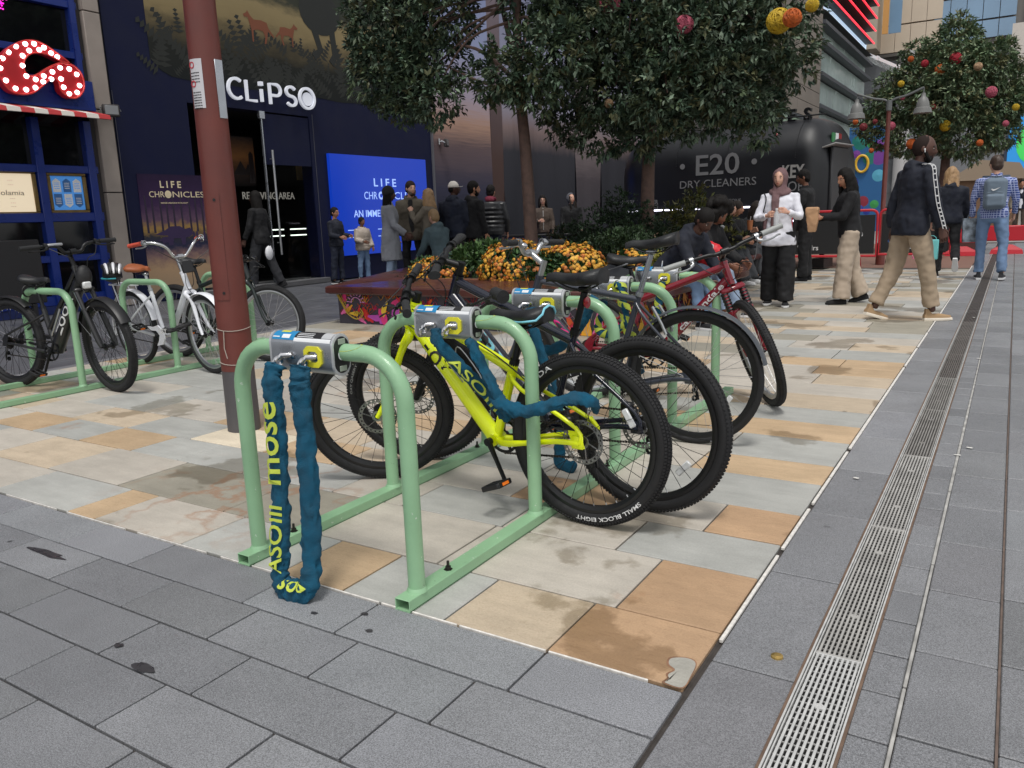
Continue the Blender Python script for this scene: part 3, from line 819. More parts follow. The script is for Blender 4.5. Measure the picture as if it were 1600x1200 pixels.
def bike(label, rear, front, sp):
    g = sp.get
    rear, front = V((*rear, 0)), V((*front, 0)); d = front-rear; wb = d.length
    t = thing('bicycle', label, 'bicycle', rear, math.atan2(d.y, d.x)); t.rotation_euler.x = g('lean', 0)
    Rw, tr = g('R', .345), g('tr', .024); fm = g('frame'); ha, sa = R(g('ha', 69)), R(g('sa', 73))
    ra, fa = V((0, 0, Rw)), V((wb, 0, g('Rf', Rw)))
    bb = V((g('bbx', .44), 0, Rw-g('drop', .045)))
    sd = V((-math.cos(sa), 0, math.sin(sa))); ax = V((-math.cos(ha), 0, math.sin(ha))); pf = V((math.sin(ha), 0, math.cos(ha)))
    hb = fa+ax*g('forkL', .49)-pf*.045; ht = hb+ax*g('headL', .12)
    st = bb+sd*g('stL', .42); tr_ = g('tubes', (.02, .024, .017))
    m_ = MB()
    ttj = ht-ax*.025; dtj = hb+ax*.03
    low = g('step')
    if not low:
        m_.tube([st-sd*g('ttdrop', .04), ttj], tr_[0], 12, sq=g('sqt', 1))
        m_.tube([bb, dtj], [tr_[1]*1.05, tr_[1]], 12, sq=g('sqd', 1))
    else:
        m_.tube(smooth_path([bb+V((.01, 0, .02)), bb+V((.10, 0, .015)), bb.lerp(dtj, .45)+V((.02, 0, -.045)), dtj], 5), tr_[1], 12, sq=g('sqd', 1))
    m_.tube([bb, st], tr_[2], 12)
    m_.tube([hb, ht], .0235, 14); m_.lathe([(.026, -.008), (.026, .008)], hb, ax, n=14); m_.lathe([(.026, -.008), (.026, .006)], ht, ax, n=14)
    m_.lathe([(.024, -.036), (.026, -.036), (.026, .036), (.024, .036)], bb, (0, 1, 0), n=16); m_.lathe([(0, -.036), (.024, -.036)], bb, (0, 1, 0), n=16); m_.lathe([(0, .036), (.024, .036)], bb, (0, 1, 0), n=16)
    ssj = bb+sd*g('ssh', g('stL', .42)-.05)
    for s in (-1, 1):
        m_.tube(smooth_path([bb+V((-.02, s*.025, 0)), bb+V((-.09, s*.042, .0)), ra+V((.10, s*.062, -.004)), ra+V((.0, s*.066, -.002))], 3), [.014]*4+[.011]*6, 8, sq=.8)
        m_.tube(smooth_path([ssj+V((0, s*.012, 0)), ssj.lerp(ra, .22)+V((0, s*.045, 0)), ra+V((.015, s*.064, .06)), ra+V((0, s*.066, .0))], 3), .0088, 8)
        m_.box(ra+V((.008, s*.066, .004)), (.05, .006, .05), bev=.002)
        m_.prism([(-.02, -.018), (.03, -.02), (.05, .05), (.02, .075), (-.005, .03)], ra+V((0, s*.066-.003, 0)), (1, 0, 0), (0, 0, 1), .005)
    fr_ = m_.build('frame', fm, t, ang=50)
    # lettering along the down tube / top tube, on the left (+1) or right (-1) side
    for body, a, b, tb, s, hgt, mt_ in g('words', ()):
        A, B = {'d': (bb, dtj), 't': (st-sd*g('ttdrop', .04), ttj)}[tb]; r_ = {'d': tr_[1], 't': tr_[0]}[tb]
        ux = (B-A).normalized()*(-s); n_ = V((0, s, 0)); uy = n_.cross(ux)
        mid = A.lerp(B, (a+b)/2); L = (B-A).length*abs(b-a)
        def warp(p, q, c, mid=mid, ux=ux, uy=uy, n_=n_, r_=r_):
            an = q/r_; return mid+ux*p+(n_*math.cos(an)*1.0+uy*math.sin(an))*(r_+.0012+c*.3)
        text('frame_lettering', body, mt_, fr_, (0, 0, 0), (1, 0, 0), (0, 1, 0), w=L, h=hgt, warp=warp, bold=.02)
    # rear wheel, drivetrain
    wheel(t, ra, Rw, tr, g('rim', M_RIMB), g('spk', M_SPB), rotor=g('rotor', 0), tread=g('tread', 0), white=g('white'), wm=g('wmr'), nsp=g('nsp', 28))
    m_ = MB()
    for k in range(7): m_.lathe([(.012, -.026-.0035*k), (.05-.005*k, -.026-.0035*k), (.05-.005*k, -.0275-.0035*k), (.012, -.0275-.0035*k)], ra, (0, 1, 0), n=20, closed=True)
    m_.build('cassette', M_CHAIN, t, smooth=False)
    cr = g('ring', .075); cy = -.048
    m_ = MB(); m_.lathe([(cr-.012, cy-.002), (cr, cy-.002), (cr, cy+.002), (cr-.012, cy+.002)], bb, (0, 1, 0), n=32, closed=True)
    for k in range(5):
        a = 2*PI*k/5+g('crank', 0); m_.tube([bb+V((0, cy, 0)), bb+V((math.cos(a)*cr, cy, math.sin(a)*cr))], .007, 5)
    rg = m_.build('chainring', g('ringm', M_BLKM), t, smooth=False)
    m_ = MB(); a = g('crank', 0.9); cl = .17
    ends = []
    for s in (-1, 1):
        e = bb+V((math.cos(a)*cl*s, -s*0-(.0), math.sin(a)*cl*s)); y0 = s*.058
        p0 = bb+V((0, y0, 0)); p1 = V((e.x, y0+s*.012, e.z)); ends.append((p1, s))
        m_.tube([p0, p0.lerp(p1, .5), p1], [.0155, .012, .011], 8, sq=.6, up=(0, 1, 0)); m_.lathe([(0, s*.012), (.016, s*.012), (.016, -s*.01)], p0, (0, 1, 0), n=14)
    ck = m_.build('crank', g('crankm', M_BLKM), t)
    for p1, s in ends:
        m_ = MB(); pc = p1+V((0, s*.06, 0)); rot = MX.Rotation(g('pedrot', .35), 3, 'Y')
        m_.tube([p1, p1+V((0, s*.1, 0))], .006, 8)
        for x in (-.04, .04): m_.box(pc+rot@V((x, 0, 0)), (.012, .085, .022), bev=.003, rot=rot)
        for y in (-.042, .042, 0): m_.box(pc+rot@V((0, y, 0)), (.085, .012, .02), bev=.003, rot=rot)
        pd = m_.build('pedal', M_BLKP, ck, smooth=False)
        m_ = MB()
        for x in (-.047, .047): m_.box(pc+rot@V((x, 0, 0)), (.003, .04, .012), rot=rot)
        m_.build('pedal_reflector', M_AMBER, pd, smooth=False)
    m_ = MB(); cp = []
    top0, top1 = ra+V((0, cy, .04)), bb+V((0, cy, cr)); b0 = ra+V((.02, cy, -.09)); b1 = bb+V((0, cy, -cr))
    for A, B in ((top0, top1), (b0, b1)):
        n_ = int((B-A).length/.0127)
        for k in range(n_):
            p = A.lerp(B, (k+.5)/n_); m_.box(p, (.0095, .006 if k % 2 else .0035, .008))
    m_.build('chain', M_CHAIN, t, smooth=False)
    if g('mech', True):
        m_ = MB(); p = ra+V((.01, -.065, -.03)); m_.tube([p, p+V((.015, -.01, -.03)), p+V((.0, -.008, -.065)), p+V((-.012, 0, -.10))], [.012, .016, .012, .008], 8, sq=.6)
        for z in (-.055, -.1): m_.lathe([(.006, -.004), (.016, -.004), (.016, .004), (.006, .004)], ra+V((.015, -.055, z-.02)), (0, 1, 0), n=12, closed=True)
        m_.build('rear_derailleur', M_BLKM, t)
    if g('rotor'):
        m_ = MB(); s = g('rotor'); m_.box(ra+V((.06, s*.045, .075)), (.05, .034, .042), bev=.008); m_.box(ra+V((.04, s*.06, .06)), (.06, .012, .03), bev=.004)
        m_.build('brake_caliper', M_BLKM, t)
    # seatpost and saddle
    sl = g('post', .2); sp_ = st+sd*sl
    m_ = MB(); m_.tube([st-sd*.02, sp_], g('postr', .0145), 12); m_.lathe([(.02, -.012), (.021, .0), (.02, .012)], st, sd, n=14)
    m_.box(sp_+V((.0, 0, .012)), (.05, .036, .022), bev=.006)
    m_.build('seatpost', g('postm', M_BLKM), t)
    saddle(t, sp_+V((g('sadx', .0), 0, .062)), mt_=g('sadm'), trim=g('trim'), tilt=g('tilt', 0), W=g('sadw', .15))
    # steering assembly
    rot = MX.Translation(hb) @ MX.Rotation(g('steer', 0), 4, ax) @ MX.Translation(-hb)
    fkm = g('forkm', fm); m_ = MB(); cw = g('forkw', .056)
    if g('susp'):
        cz = fa+ax*(Rw+.055)
        cz = hb-ax*.03
        m_.box(cz-V((0, 0, .005)), (.05, cw*2+.04, .034), bev=.012)
        for s in (-1, 1):
            a0, a1 = cz+V((0, s*cw, 0)), fa+V((.0, s*cw, 0))-pf*.0; mid = a0.lerp(a1, g('stan', .3))
            m_.tube([a0, mid], .0165, 12); m_.tube([mid, a1.lerp(mid, .15), a1], [.021, .021, .014], 12); m_.lathe([(.023, -.006), (.023, .006)], mid, ax, n=12)
        ar = [fa.lerp(cz, .62)+pf*.02+V((0, math.cos(b_)*cw, math.sin(b_)*.03)) for b_ in [PI*k/8 for k in range(9)]]
        m_.tube(ar, .009, 8)
    else:
        cz = hb-ax*.02
        for s in (-1, 1):
            a1 = fa+V((0, s*cw*.9, 0))
            m_.tube(smooth_path([cz+V((0, 0, 0)), cz+V((0, s*cw*.75, -.02)), cz.lerp(a1, .25)+V((0, s*cw*.12, 0)), cz.lerp(a1, .75)-pf*.012, a1], 4), [.019]*6+[.0165]*5+[.013]*4+[.011]*2, 10)
    fk = m_.xf(rot).build('fork', fkm, t, ang=50)
    if g('susp') and g('stanm'):
        m_ = MB()
        for s in (-1, 1):
            a0, a1 = cz+V((0, s*cw, -.018)), fa+V((0, s*cw, 0)); m_.tube([a0, a0.lerp(a1, g('stan', .3)-.03)], .0172, 12)
            if g('boot'):
                L = (a0-a1).length*g('stan', .3); dd = (a1-a0).normalized()
                m_.lathe([((.026 if k % 2 else .021), L*k/14) for k in range(15)], a0, dd, n=14)
        m_.xf(rot).build('stanchion', g('stanm'), fk)
    wheel(t, fa, g('Rf', Rw), tr, g('rim', M_RIMB), g('spkf', g('spk', M_SPB)), tf=rot, rotor=g('rotor', 0), tread=g('tread', 0), white=g('white'), wm=g('wmf'), nsp=g('nsp', 28))
    # stem + bar
    stt = ht+ax*g('spacer', .03); fw = V((1, 0, 0)); cl_ = stt+ax*g('stemz', .0)+pf*g('stem', .07)
    m_ = MB(); m_.tube([ht, stt+ax*.018], .0175, 12); m_.tube([stt, cl_], .0165, 12); m_.lathe([(0, -.022), (.021, -.022), (.021, .022), (0, .022)], cl_, (0, 1, 0), n=14)
    m_.xf(rot).build('stem', g('stemm', M_BLKM), t)
    bw = g('barw', .33); kind = g('bar', 'flat'); pts = []
    if kind == 'flat': half = [V((0, 0, 0)), V((0, .06, 0)), V((-.005, .12, g('rise', .02))), V((-.03, bw, g('rise', .02)+.004))]
    elif kind == 'city': half = [V((0, 0, 0)), V((0, .05, .005)), V((.015, .12, .09)), V((-.04, .2, .13)), V((-.13, bw-.03, .125)), V((-.22, bw, .115))]
    half = smooth_path(half, 5)
    pts = [cl_+V((p.x, -p.y, p.z)) for p in half[::-1]]+[cl_+p for p in half[1:]]
    m_ = MB(); m_.tube(pts, g('barr', .0125), 10); hbm = m_.xf(rot).build('handlebar', g('barm', M_BLKM), t)
    for s in (1, -1):
        e1 = half[-1]; e0 = half[-1]+(half[-3]-half[-1]).normalized()*g('gripl', .125); f3 = lambda p: cl_+V((p.x, s*p.y, p.z))
        if (half[-1]-half[0]).length < .1: continue
        m_ = MB(); A, B = f3(e0), f3(e1+(e1-e0).normalized()*.006)
        m_.tube([A, A.lerp(B, .08), A.lerp(B, .5), A.lerp(B, .92), B], [.018, .0165, .0175, .0165, .0185], 12, sq=[1, 1, 1, g('ergo', 1), g('ergo', 1)]); m_.xf(rot).build('grip', g('gripm', M_RUB), hbm)
        m_ = MB(); dv = (A-B).normalized(); L0 = A+dv*.035
        m_.lathe([(.016, -.012), (.021, -.012), (.021, .012), (.016, .012)], L0, dv, n=12); fwd = V((math.cos(.5), 0, -math.sin(.5)))
        m_.tube([L0, L0+fwd*.035, L0+fwd*.045-dv*.02], [.012, .01, .008], 8)
        m_.tube(smooth_path([L0+fwd*.04, L0+fwd*.055-dv*.03, L0+fwd*.06-dv*.075, L0+fwd*.052-dv*.115, L0+fwd*.058-dv*.13], 3), .006, 8, sq=.7)
        m_.xf(rot).build('brake_lever', g('leverm', M_BLKM), hbm)
        m_ = MB(); P2 = [L0+fwd*.02, L0+fwd*.13+dv*.08+V((0, 0, -.02)), cl_+pf*.10+V((0, s*.05, -.1)), hb+pf*.03+V((0, s*.03, .02))]
        if s == g('cabside', 1): P2.append(dtj.lerp(bb, .2)+V((0, s*.02, .03)))
        else: P2.append(fa+V((0, s*.05, .16)) if g('susp') or g('rotor') else hb-ax*.06+pf*.03)
        m_.tube(smooth_path([rot@p for p in P2[:4]]+[P2[4]], 6), .0028, 6); m_.build('cable', M_CABLE, hbm)
    if g('bell'):
        m_ = MB(); c_ = cl_+half[6]+V((0, 0, .03)); m_.ell(c_, (.026, .026, .02), n=16, k=10); m_.xf(rot).build('bell', M_CHROME, hbm)
    if g('guard'):
        for C_, a0, a1, tf, w_ in ((ra, g('ga', (.25, 3.4))[0], g('ga', (.25, 3.4))[1], MX.Identity(4), Rw), (fa, .55, 2.9, rot, Rw)):
            if C_ is fa and g('guard') == 'rear': continue
            gw = tr+.012; m_ = MB(); n_ = 40; vs = []
            for i in range(n_+1):
                a = a0+(a1-a0)*i/n_
                for r_, y in [(w_+.010, -gw), (w_+.018, -gw*.7), (w_+.021, 0), (w_+.018, gw*.7), (w_+.010, gw), (w_+.008, gw*.96), (w_+.016, 0), (w_+.008, -gw*.96)]:
                    vs.append(C_+V((math.cos(a)*r_, y, math.sin(a)*r_)))
            m_.add(vs, [(i*8+j, i*8+(j+1) % 8, (i+1)*8+(j+1) % 8, (i+1)*8+j) for i in range(n_) for j in range(8)])
            for s in (-1, 1):
                for a in g('stays', (a1-.25,)) if C_ is ra else (a1-.3,):
                    m_.tube([C_+V((0, s*.06, 0)), C_+V((math.cos(a)*(w_+.012), s*gw, math.sin(a)*(w_+.012)))], .0022, 6, mi=1)
            m_.xf(tf).build('mudguard', [g('guardm', fm), M_SPS], t)
    if g('rack'):
        m_ = MB(); z = Rw*2+.06
        for s in (-1, 1):
            m_.tube([V((.18, s*.02, z)), V((.14, s*.06, z)), V((-.22, s*.065, z)), V((-.25, s*.04, z))], .007, 8)
            m_.tube([V((-.02, s*.065, z)), ra+V((0, s*.07, 0))], .005, 8); m_.tube([V((-.16, s*.065, z)), ra+V((0, s*.07, .01))], .005, 8)
        for x in (.1, 0, -.1, -.2): m_.tube([V((x, -.064, z)), V((x, .064, z))], .0055, 8)
        m_.build('carrier', g('rack'), t)
    if g('cover'):   # chain cover
        m_ = MB(); pr = [ra+V((-.04, 0, .05)), bb+V((-.05, 0, .075)), bb+V((.03, 0, .095)), bb+V((.10, 0, .05)), bb+V((.11, 0, -.02)), bb+V((.07, 0, -.07)), bb+V((-.02, 0, -.085)), bb+V((.02, 0, -.04)), bb+V((.04, 0, .01)), bb+V((0, 0, .045)), ra+V((-.02, 0, .01))]
        m_.prism([(p.x, p.z) for p in pr], (0, -.075, 0), (1, 0, 0), (0, 0, 1), -.012); m_.build('chain_cover', g('cover'), t, smooth=False)
    for p, dm, mt_, nm, tilt in g('extra', ()):
        m_ = MB(); m_.box(p, dm, bev=min(dm)*.3, rot=MX.Rotation(tilt, 3, 'Y')); m_.build(nm, mt_, t)
    t['_g'] = 1; del t['_g']
    return t, dict(bb=bb, st=st, sp=sp_, hb=hb, ht=ht, ra=ra, fa=fa, cl=cl_, dt=dtj, rot=rot)
GB = 'bicycles parked at the racks'
P_YEL = paint('fluoro_yellow', S(232, 246, 8), .28); P_NAVY = paint('gloss_navy', S(18, 22, 38), .25); P_GREY = paint('dark_grey_paint', S(52, 56, 66), .32)
P_REDB = paint('cherry_red', S(122, 14, 34), .25); P_WHITE = paint('white_paint', S(226, 228, 234), .3); P_BLKF = paint('satin_black', S(19, 19, 21), .42)
M_CYAN = mat('cyan_print', S(130, 205, 225), .5); M_PINKT = mat('magenta_print', S(220, 30, 130), .5); M_BLKT = mat('black_print', S(16, 16, 16), .5)
M_TAN = mat('tan_leather', S(150, 82, 46), .5, var=.12, vs=20)
M_GREYP = mat('grey_plastic', S(150, 152, 150), .5)
ylw, yl = bike('fluorescent yellow mountain bike locked behind the second hoop', (-1.31, 2.615), (-2.375, 2.665),
    dict(R=.336, tr=.027, frame=P_YEL, ha=68.5, bbx=.425, drop=.05, stL=.34, post=.135, forkL=.445, headL=.105, tubes=(.022, .032, .02), ttdrop=.03, susp=False, forkw=.06, rotor=1, tread=2, barw=.31, rise=.015, stem=.045,
         spacer=.03, crank=4.2, trim=M_CYAN, sadw=.15, words=(('HOY', .80, .54, 'd', 1, .07, M_BLKT),), steer=R(38), sadx=.01, nsp=32, bbw=1,
         wmr=(('KENDA', .82, .02, 1, M_WTXT, .17), ('SMALL BLOCK EIGHT', 4.36, .016, 1, M_WTXT, .30)), ergo=1))
nvy, nv = bike('dark navy mountain bike with black saddle and slick black tyres', (-1.17, 2.85), (-2.39, 2.975),
    dict(R=.352, tr=.026, frame=P_NAVY, ha=68, bbx=.45, drop=.05, stL=.42, post=.17, forkL=.50, headL=.13, tubes=(.021, .031, .017), susp=True, stan=.3, forkm=M_BLKM, rotor=1, tread=1, barw=.33, rise=.02, stem=.085, spacer=.05,
         crank=2.6, steer=R(33), words=(('CUBE', .9, .45, 'd', 1, .06, M_CYAN),), ergo=1.5, wmr=(), wmf=(('GRY QASERT', .35, .012, 1, M_GREYP, .16),), sadx=.045, sadw=.15))
gry, gy = bike('dark grey hybrid bike with silver seatpost and full rear mudguard', (-1.315, 3.84), (-2.40, 3.79),
    dict(R=.345, tr=.018, frame=P_GREY, ha=71, bbx=.44, drop=.06, stL=.50, post=.21, postm=M_ALU, forkL=.40, headL=.15, tubes=(.017, .019, .016), ttdrop=.03, rim=M_RIMB, spk=M_SPS, guard='rear', guardm=mat('guard_grey', S(70, 74, 80), .4), ga=(-.45, 2.9), stays=(.35, -.2),
         barw=.28, rise=.05, stem=.10, stemz=.03, spacer=.07, stemm=M_RIMS, barm=M_RIMS, leverm=M_RIMS, bell=1, crank=.4, words=(('OXKIRIK', .95, .2, 'd', 1, .03, M_PINKT),), white=True, steer=R(-6), nsp=36, tilt=-.08))
rdb, rd = bike('cherry red mountain bike with grey grips and a saddle bag facing right', (-2.28, 4.60), (-1.225, 4.80),
    dict(R=.335, tr=.026, frame=P_REDB, ha=70, bbx=.43, drop=.04, stL=.40, post=.16, forkL=.45, headL=.13, tubes=(.023, .028, .019), susp=True, stan=.33, stanm=M_BLKP, boot=True, rim=M_RIMS, spk=M_SPS, tread=1, barw=.36, rise=.01, stem=.11, spacer=.03, stemz=.03,
         leverm=M_RIMS, gripm=M_GREYP, crank=.6, steer=R(-68), words=(('cannondale', .35, .92, 'd', -1, .036, M_WTXT),), ))
ebk, eb = bike('black electric bike with thick battery down tube and turned front wheel', (-6.60, 3.17), (-5.60, 3.36),
    dict(R=.345, tr=.029, frame=P_BLKF, ha=68, bbx=.47, drop=.05, stL=.34, post=.16, forkL=.50, headL=.14, tubes=(.02, .046, .02), ttdrop=.17, susp=True, stan=.35, stanm=M_ALU, forkm=P_BLKF, tread=1, barw=.34, rise=.05, stem=.06, spacer=.10, crank=1.2, guard=True, guardm=M_BLKP,
         ga=(.9, 3.0), steer=R(-16), words=(('ZOOM', .25, .78, 'd', -1, .06, M_WTXT),), lean=R(-3), wmf=(), nsp=36))
whb, wh = bike('white step-through city bike with tan saddle and rear carrier', (-6.58, 4.24), (-5.50, 4.17),
    dict(R=.325, tr=.022, frame=P_WHITE, ha=69, bbx=.44, drop=.04, stL=.40, post=.13, postm=M_RIMS, forkL=.41, headL=.14, tubes=(.018, .024, .017), step=True, bar='city', barw=.29, stem=.05, spacer=.12, stemm=M_RIMS, barm=M_CHROME, leverm=M_RIMS, gripm=mat('orange_grip', S(190, 76, 56), .6),
         rim=M_RIMS, spk=M_SPS, guard=True, rack=P_WHITE, cover=P_WHITE, sadm=M_TAN, sadx=-.07, sadw=.2, crank=-.5, steer=R(-4), lean=R(2), mech=False, nsp=36))
thb, th = bike('dark green bike with black saddle half hidden by the red pole', (-6.56, 4.62), (-5.50, 4.78),
    dict(R=.335, tr=.026, frame=paint('dark_green', S(24, 34, 32), .35), ha=70, bbx=.43, stL=.42, post=.14, forkL=.44, tread=1, rim=M_RIMS, spk=M_SPS, barw=.2, stem=.04, steer=R(12), lean=R(-2), crank=.2))
for o in (ylw, nvy, gry, rdb, ebk, whb, thb): o['group'] = GB
# ---------------------------------------------------------------- chains and small things on the bikes
chain('teal sleeved chain draped over the yellow bike and round its hoop leg',
      [(-1.90, 2.487, .75), (-1.885, 2.47, .70), (-1.80, 2.50, .60), (-1.71, 2.515, .515), (-1.635, 2.52, .44), (-1.60, 2.505, .428), (-1.585, 2.485, .445), (-1.625, 2.475, .52), (-1.68, 2.47, .62), (-1.715, 2.462, .70), (-1.735, 2.46, .715)],
      .027, 5, [('ASOIII', .16, .40, (.1, -1, .35), .04)])
chain('teal sleeved chain tail wrapped from the yellow seat tube past the hoop leg',
      [(-1.66, 2.50, .53), (-1.615, 2.468, .495), (-1.56, 2.468, .47), (-1.50, 2.468, .462), (-1.42, 2.47, .482), (-1.35, 2.485, .508), (-1.29, 2.51, .52), (-1.25, 2.55, .50), (-1.27, 2.60, .47)], .027, 9)
chain('teal sleeved chain falling behind the navy bike from the third lock box',
      [(-1.905, 3.22, .75), (-1.88, 3.2, .66), (-1.84, 3.19, .55), (-1.79, 3.19, .42), (-1.75, 3.19, .28), (-1.745, 3.19, .12), (-1.73, 3.17, .03), (-1.64, 3.14, .025)], .028, 12)
chain('teal sleeved chain slanting behind the black seatpost of the navy bike',
      [(-1.64, 3.38, .79), (-1.68, 3.38, .73), (-1.72, 3.38, .66), (-1.78, 3.38, .59), (-1.85, 3.36, .54), (-1.93, 3.33, .52)], .026, 14)
chain('teal chain with lime stripes hanging from the fourth lock box over a grey top tube',
      [(-1.79, 3.93, .76), (-1.755, 3.90, .80), (-1.73, 3.885, .765), (-1.72, 3.88, .70), (-1.70, 3.88, .61), (-1.68, 3.88, .52), (-1.65, 3.89, .43), (-1.63, 3.9, .33)], .028, 16, stripes=(.0, .72, (.25, -1, .1)))
chain('lime striped teal chain looped round the seat stays of the red bike',
      [(-1.905, 4.03, .70), (-1.93, 4.05, .62), (-1.96, 4.06, .54), (-1.90, 4.03, .51), (-1.83, 4.02, .54), (-1.77, 4.03, .58)], .022, 18, stripes=(.2, 1, (.1, -1, .3)))
chain('lime and teal striped chain hanging from the farthest lock box',
      [(-1.815, 4.69, .75), (-1.825, 4.67, .68), (-1.84, 4.67, .6), (-1.86, 4.69, .51), (-1.95, 4.72, .43)], .024, 20, stripes=(0, .9, (.2, -1, .2)))
def simple(name, mb, mats, label, cat, group=None, **k):
    return tag(mb.build(name, mats, **k), label, cat, group)
# folding lock clamped round the navy frame
fl = thing('folding_lock', 'black folding lock with cylinder end hanging over the navy bike frame', 'lock', (-1.95, 2.78, .80))
nodes = [V((.15, -.02, .06)), V((.03, -.03, .012)), V((-.09, -.03, -.05)), V((-.02, .06, -.03)), V((.07, .06, .02))]
for a, b in zip(nodes, nodes[1:]):
    m_ = MB(); m_.tube([a, b], .015, 8, sq=.4, up=(0, 1, 0)); ln = m_.build('lock_link', M_BLKP, fl)
    m_ = MB(); d_ = (b-a).normalized()
    for k in range(3):
        p = a.lerp(b, .42+.08*k)+V((0, -.0075, 0)); up = V((0, 1, 0)).cross(d_)
        m_.tube([p+up*.008-d_*.004, p+d_*.004, p-up*.008-d_*.004], .0015, 4)
    m_.build('chevron', M_GREYP, ln)
m_ = MB()
for p in nodes[1:]: m_.lathe([(0, -.012), (.013, -.012), (.013, .012), (0, .012)], p, (0, 1, 0), n=14)
m_.build('rivet', M_BLKP, fl)
m_ = MB(); m_.lathe([(0, -.05), (.022, -.05), (.026, -.044), (.026, .03), (.028, .032), (.028, .05), (0, .052)], nodes[0]+V((.02, 0, 0)), (.8, -.6, -.1), n=20)
m_.build('lock_cylinder', M_RUB, fl)
def part(o_parent, name, mb, mt_, **k): return mb.build(name, mt_, o_parent, **k)
# wheel reflectors, rear reflectors, bottle cage
def refl(par, C_, r, a, mt_, L=.075):
    m_ = MB(); d_ = V((math.cos(a), 0, math.sin(a))); tn = V((-math.sin(a), 0, math.cos(a)))
    m_.box(C_+d_*r, (.026, .012, L), bev=.004, rot=MX((d_, V((0, 1, 0)), tn)).transposed()); m_.build('wheel_reflector', mt_, par)
refl(nvy, nv['ra'], .20, 1.0, M_REFL); refl(nvy, nv['ra'], .22, 3.9, M_REFL); refl(gry, gy['ra'], .2, 3.75, M_REFL); refl(ylw, yl['ra'], .2, 2.6, M_REFL)
for par, d_, k in ((nvy, nv, .13), (ylw, yl, .07)):
    m_ = MB(); m_.lathe([(0, 0), (.022, 0), (.024, .006), (.0, .010)], d_['st'].lerp(d_['sp'], .75)+V((-.02, 0, 0)), (-1, 0, 0), n=16); m_.build('rear_reflector', M_RED, par)
m_ = MB(); A = yl['bb'].lerp(yl['dt'], .42); dd = (yl['dt']-yl['bb']).normalized(); nn = V((-dd.z, 0, dd.x))
for s in (-1, 1): m_.tube(smooth_path([A+V((0, s*.012, 0))+nn*.035, A+dd*.12+V((0, s*.035, 0))+nn*.05, A+dd*.13+V((0, s*.035, 0))+nn*.09, A-dd*.05+V((0, s*.03, 0))+nn*.09, A-dd*.06+V((0, 0, 0))+nn*.045], 4), .0028, 6)
m_.build('bottle_cage', M_RIMS, ylw)
m_ = MB(); P0 = yl['st']+V((-.0, .02, -.02)); m_.tube(smooth_path([yl['dt']+V((-.02, .02, .045)), yl['st'].lerp(yl['ht'], .4)+V((0, .028, 0)), P0, yl['ra']+V((.10, .055, .11))], 8), .0028, 6); m_.build('brake_hose', M_CABLE, ylw)
m_ = MB(); m_.lathe([(0, -.014), (.016, -.014), (.02, 0), (.016, .014), (0, .014)], (0, 0, 0), (0, 1, 0), n=12)
# V-brake arms on grey and red
for par, hub, tf, Rr in ((gry, gy['ra'], MX.Identity(4), .34), (rdb, rd['fa'], rd['rot'], .33)):
    m_ = MB(); up = (gy['st']-gy['ra']).normalized() if par is gry else (rd['hb']-rd['fa']).normalized()
    for s in (-1, 1): m_.tube([hub+up*(Rr*.80)+V((-.02, s*.05, 0)), hub+up*(Rr*.95)+V((-.03, s*.058, .01)), hub+up*(Rr*1.22)+V((-.03, s*.05, .02))], .008, 8)
    m_.tube([hub+up*(Rr*1.2)+V((-.03, -.05, .02)), hub+up*(Rr*1.2)+V((-.03, .05, .02))], .002, 5)
    m_.xf(tf).build('brake_arm', M_RIMS, par)
# saddle bag under the red bike's saddle
sb = MB(); pr = [(-.09, .0), (-.02, .035), (.10, .0), (.10, -.03), (.03, -.06), (.0, -.11), (-.06, -.12), (-.10, -.07)]
sb.prism(pr, rd['sp']+V((-.10, .045, .0)), (1, 0, 0), (0, 0, 1), .09)
sbg = sb.build('saddle_bag', mat('bag_nylon', S(44, 47, 54), .6, var=.15, vs=20, bump=.2, bs=150), None, ang=30)
sbg.matrix_world = MX.Translation(rdb.location) @ MX.Rotation(rdb.rotation_euler.z, 4, 'Z'); tag(sbg, 'black nylon saddle bag strapped under the seat of the red bike', 'saddle bag')
m_ = MB(); m_.box(rd['sp']+V((-.08, 0, .012)), (.16, .094, .012), bev=.005, rot=MX.Rotation(-.28, 3, 'Y')); m_.build('bag_flap', mat('grey_webbing', S(96, 98, 102), .6), sbg)
# helmet with teal lining on the white bike's carrier
hm = thing('bicycle_helmet', 'black and white cycling helmet resting on the white bike carrier', 'helmet', (-6.68, 4.13, .80), 2.6)
def shell(k, y0, y1, n=10):
    rings = []
    return rings
for k in range(6):
    a = -1.0+2.0*k/5; m_ = MB()
    pts = [V((math.cos(t)*.135, math.sin(a)*.085*(1-.25*abs(math.cos(t))), math.sin(t)*.09*math.cos(a*.6))) for t in [PI*(.06+.88*i/9) for i in range(10)]]
    m_.tube(pts, [.010, .016, .019, .02, .02, .02, .02, .019, .016, .010], 8, sq=.8); m_.build('helmet_rib', M_BLKP if k % 2 else mat('helmet_white', S(222, 222, 226), .3, coat=.3), hm)
m_ = MB(); m_.ell((0, 0, 0), (.122, .08, .07), n=16, k=8); m_.build('helmet_liner', M_BLKP, hm); m_ = MB(); m_.tube([V((math.cos(t)*.128, math.sin(t)*.086, -.03)) for t in [2*PI*i/24 for i in range(14)]], .008, 6); m_.build('helmet_band', mat('teal_liner', S(40, 140, 150), .7), hm)
m_ = MB(); m_.lathe([(.0, -.01), (.02, -.01), (.02, .01), (0, .012)], (.09, -.07, -.02), (0, -1, 0), n=12); m_.tube(smooth_path([(.1, -.06, 0), (.05, -.05, -.08), (0, -.03, -.09), (-.06, -.04, -.02)], 4), .005, 6); m_.build('chin_strap', M_BLKP, hm)
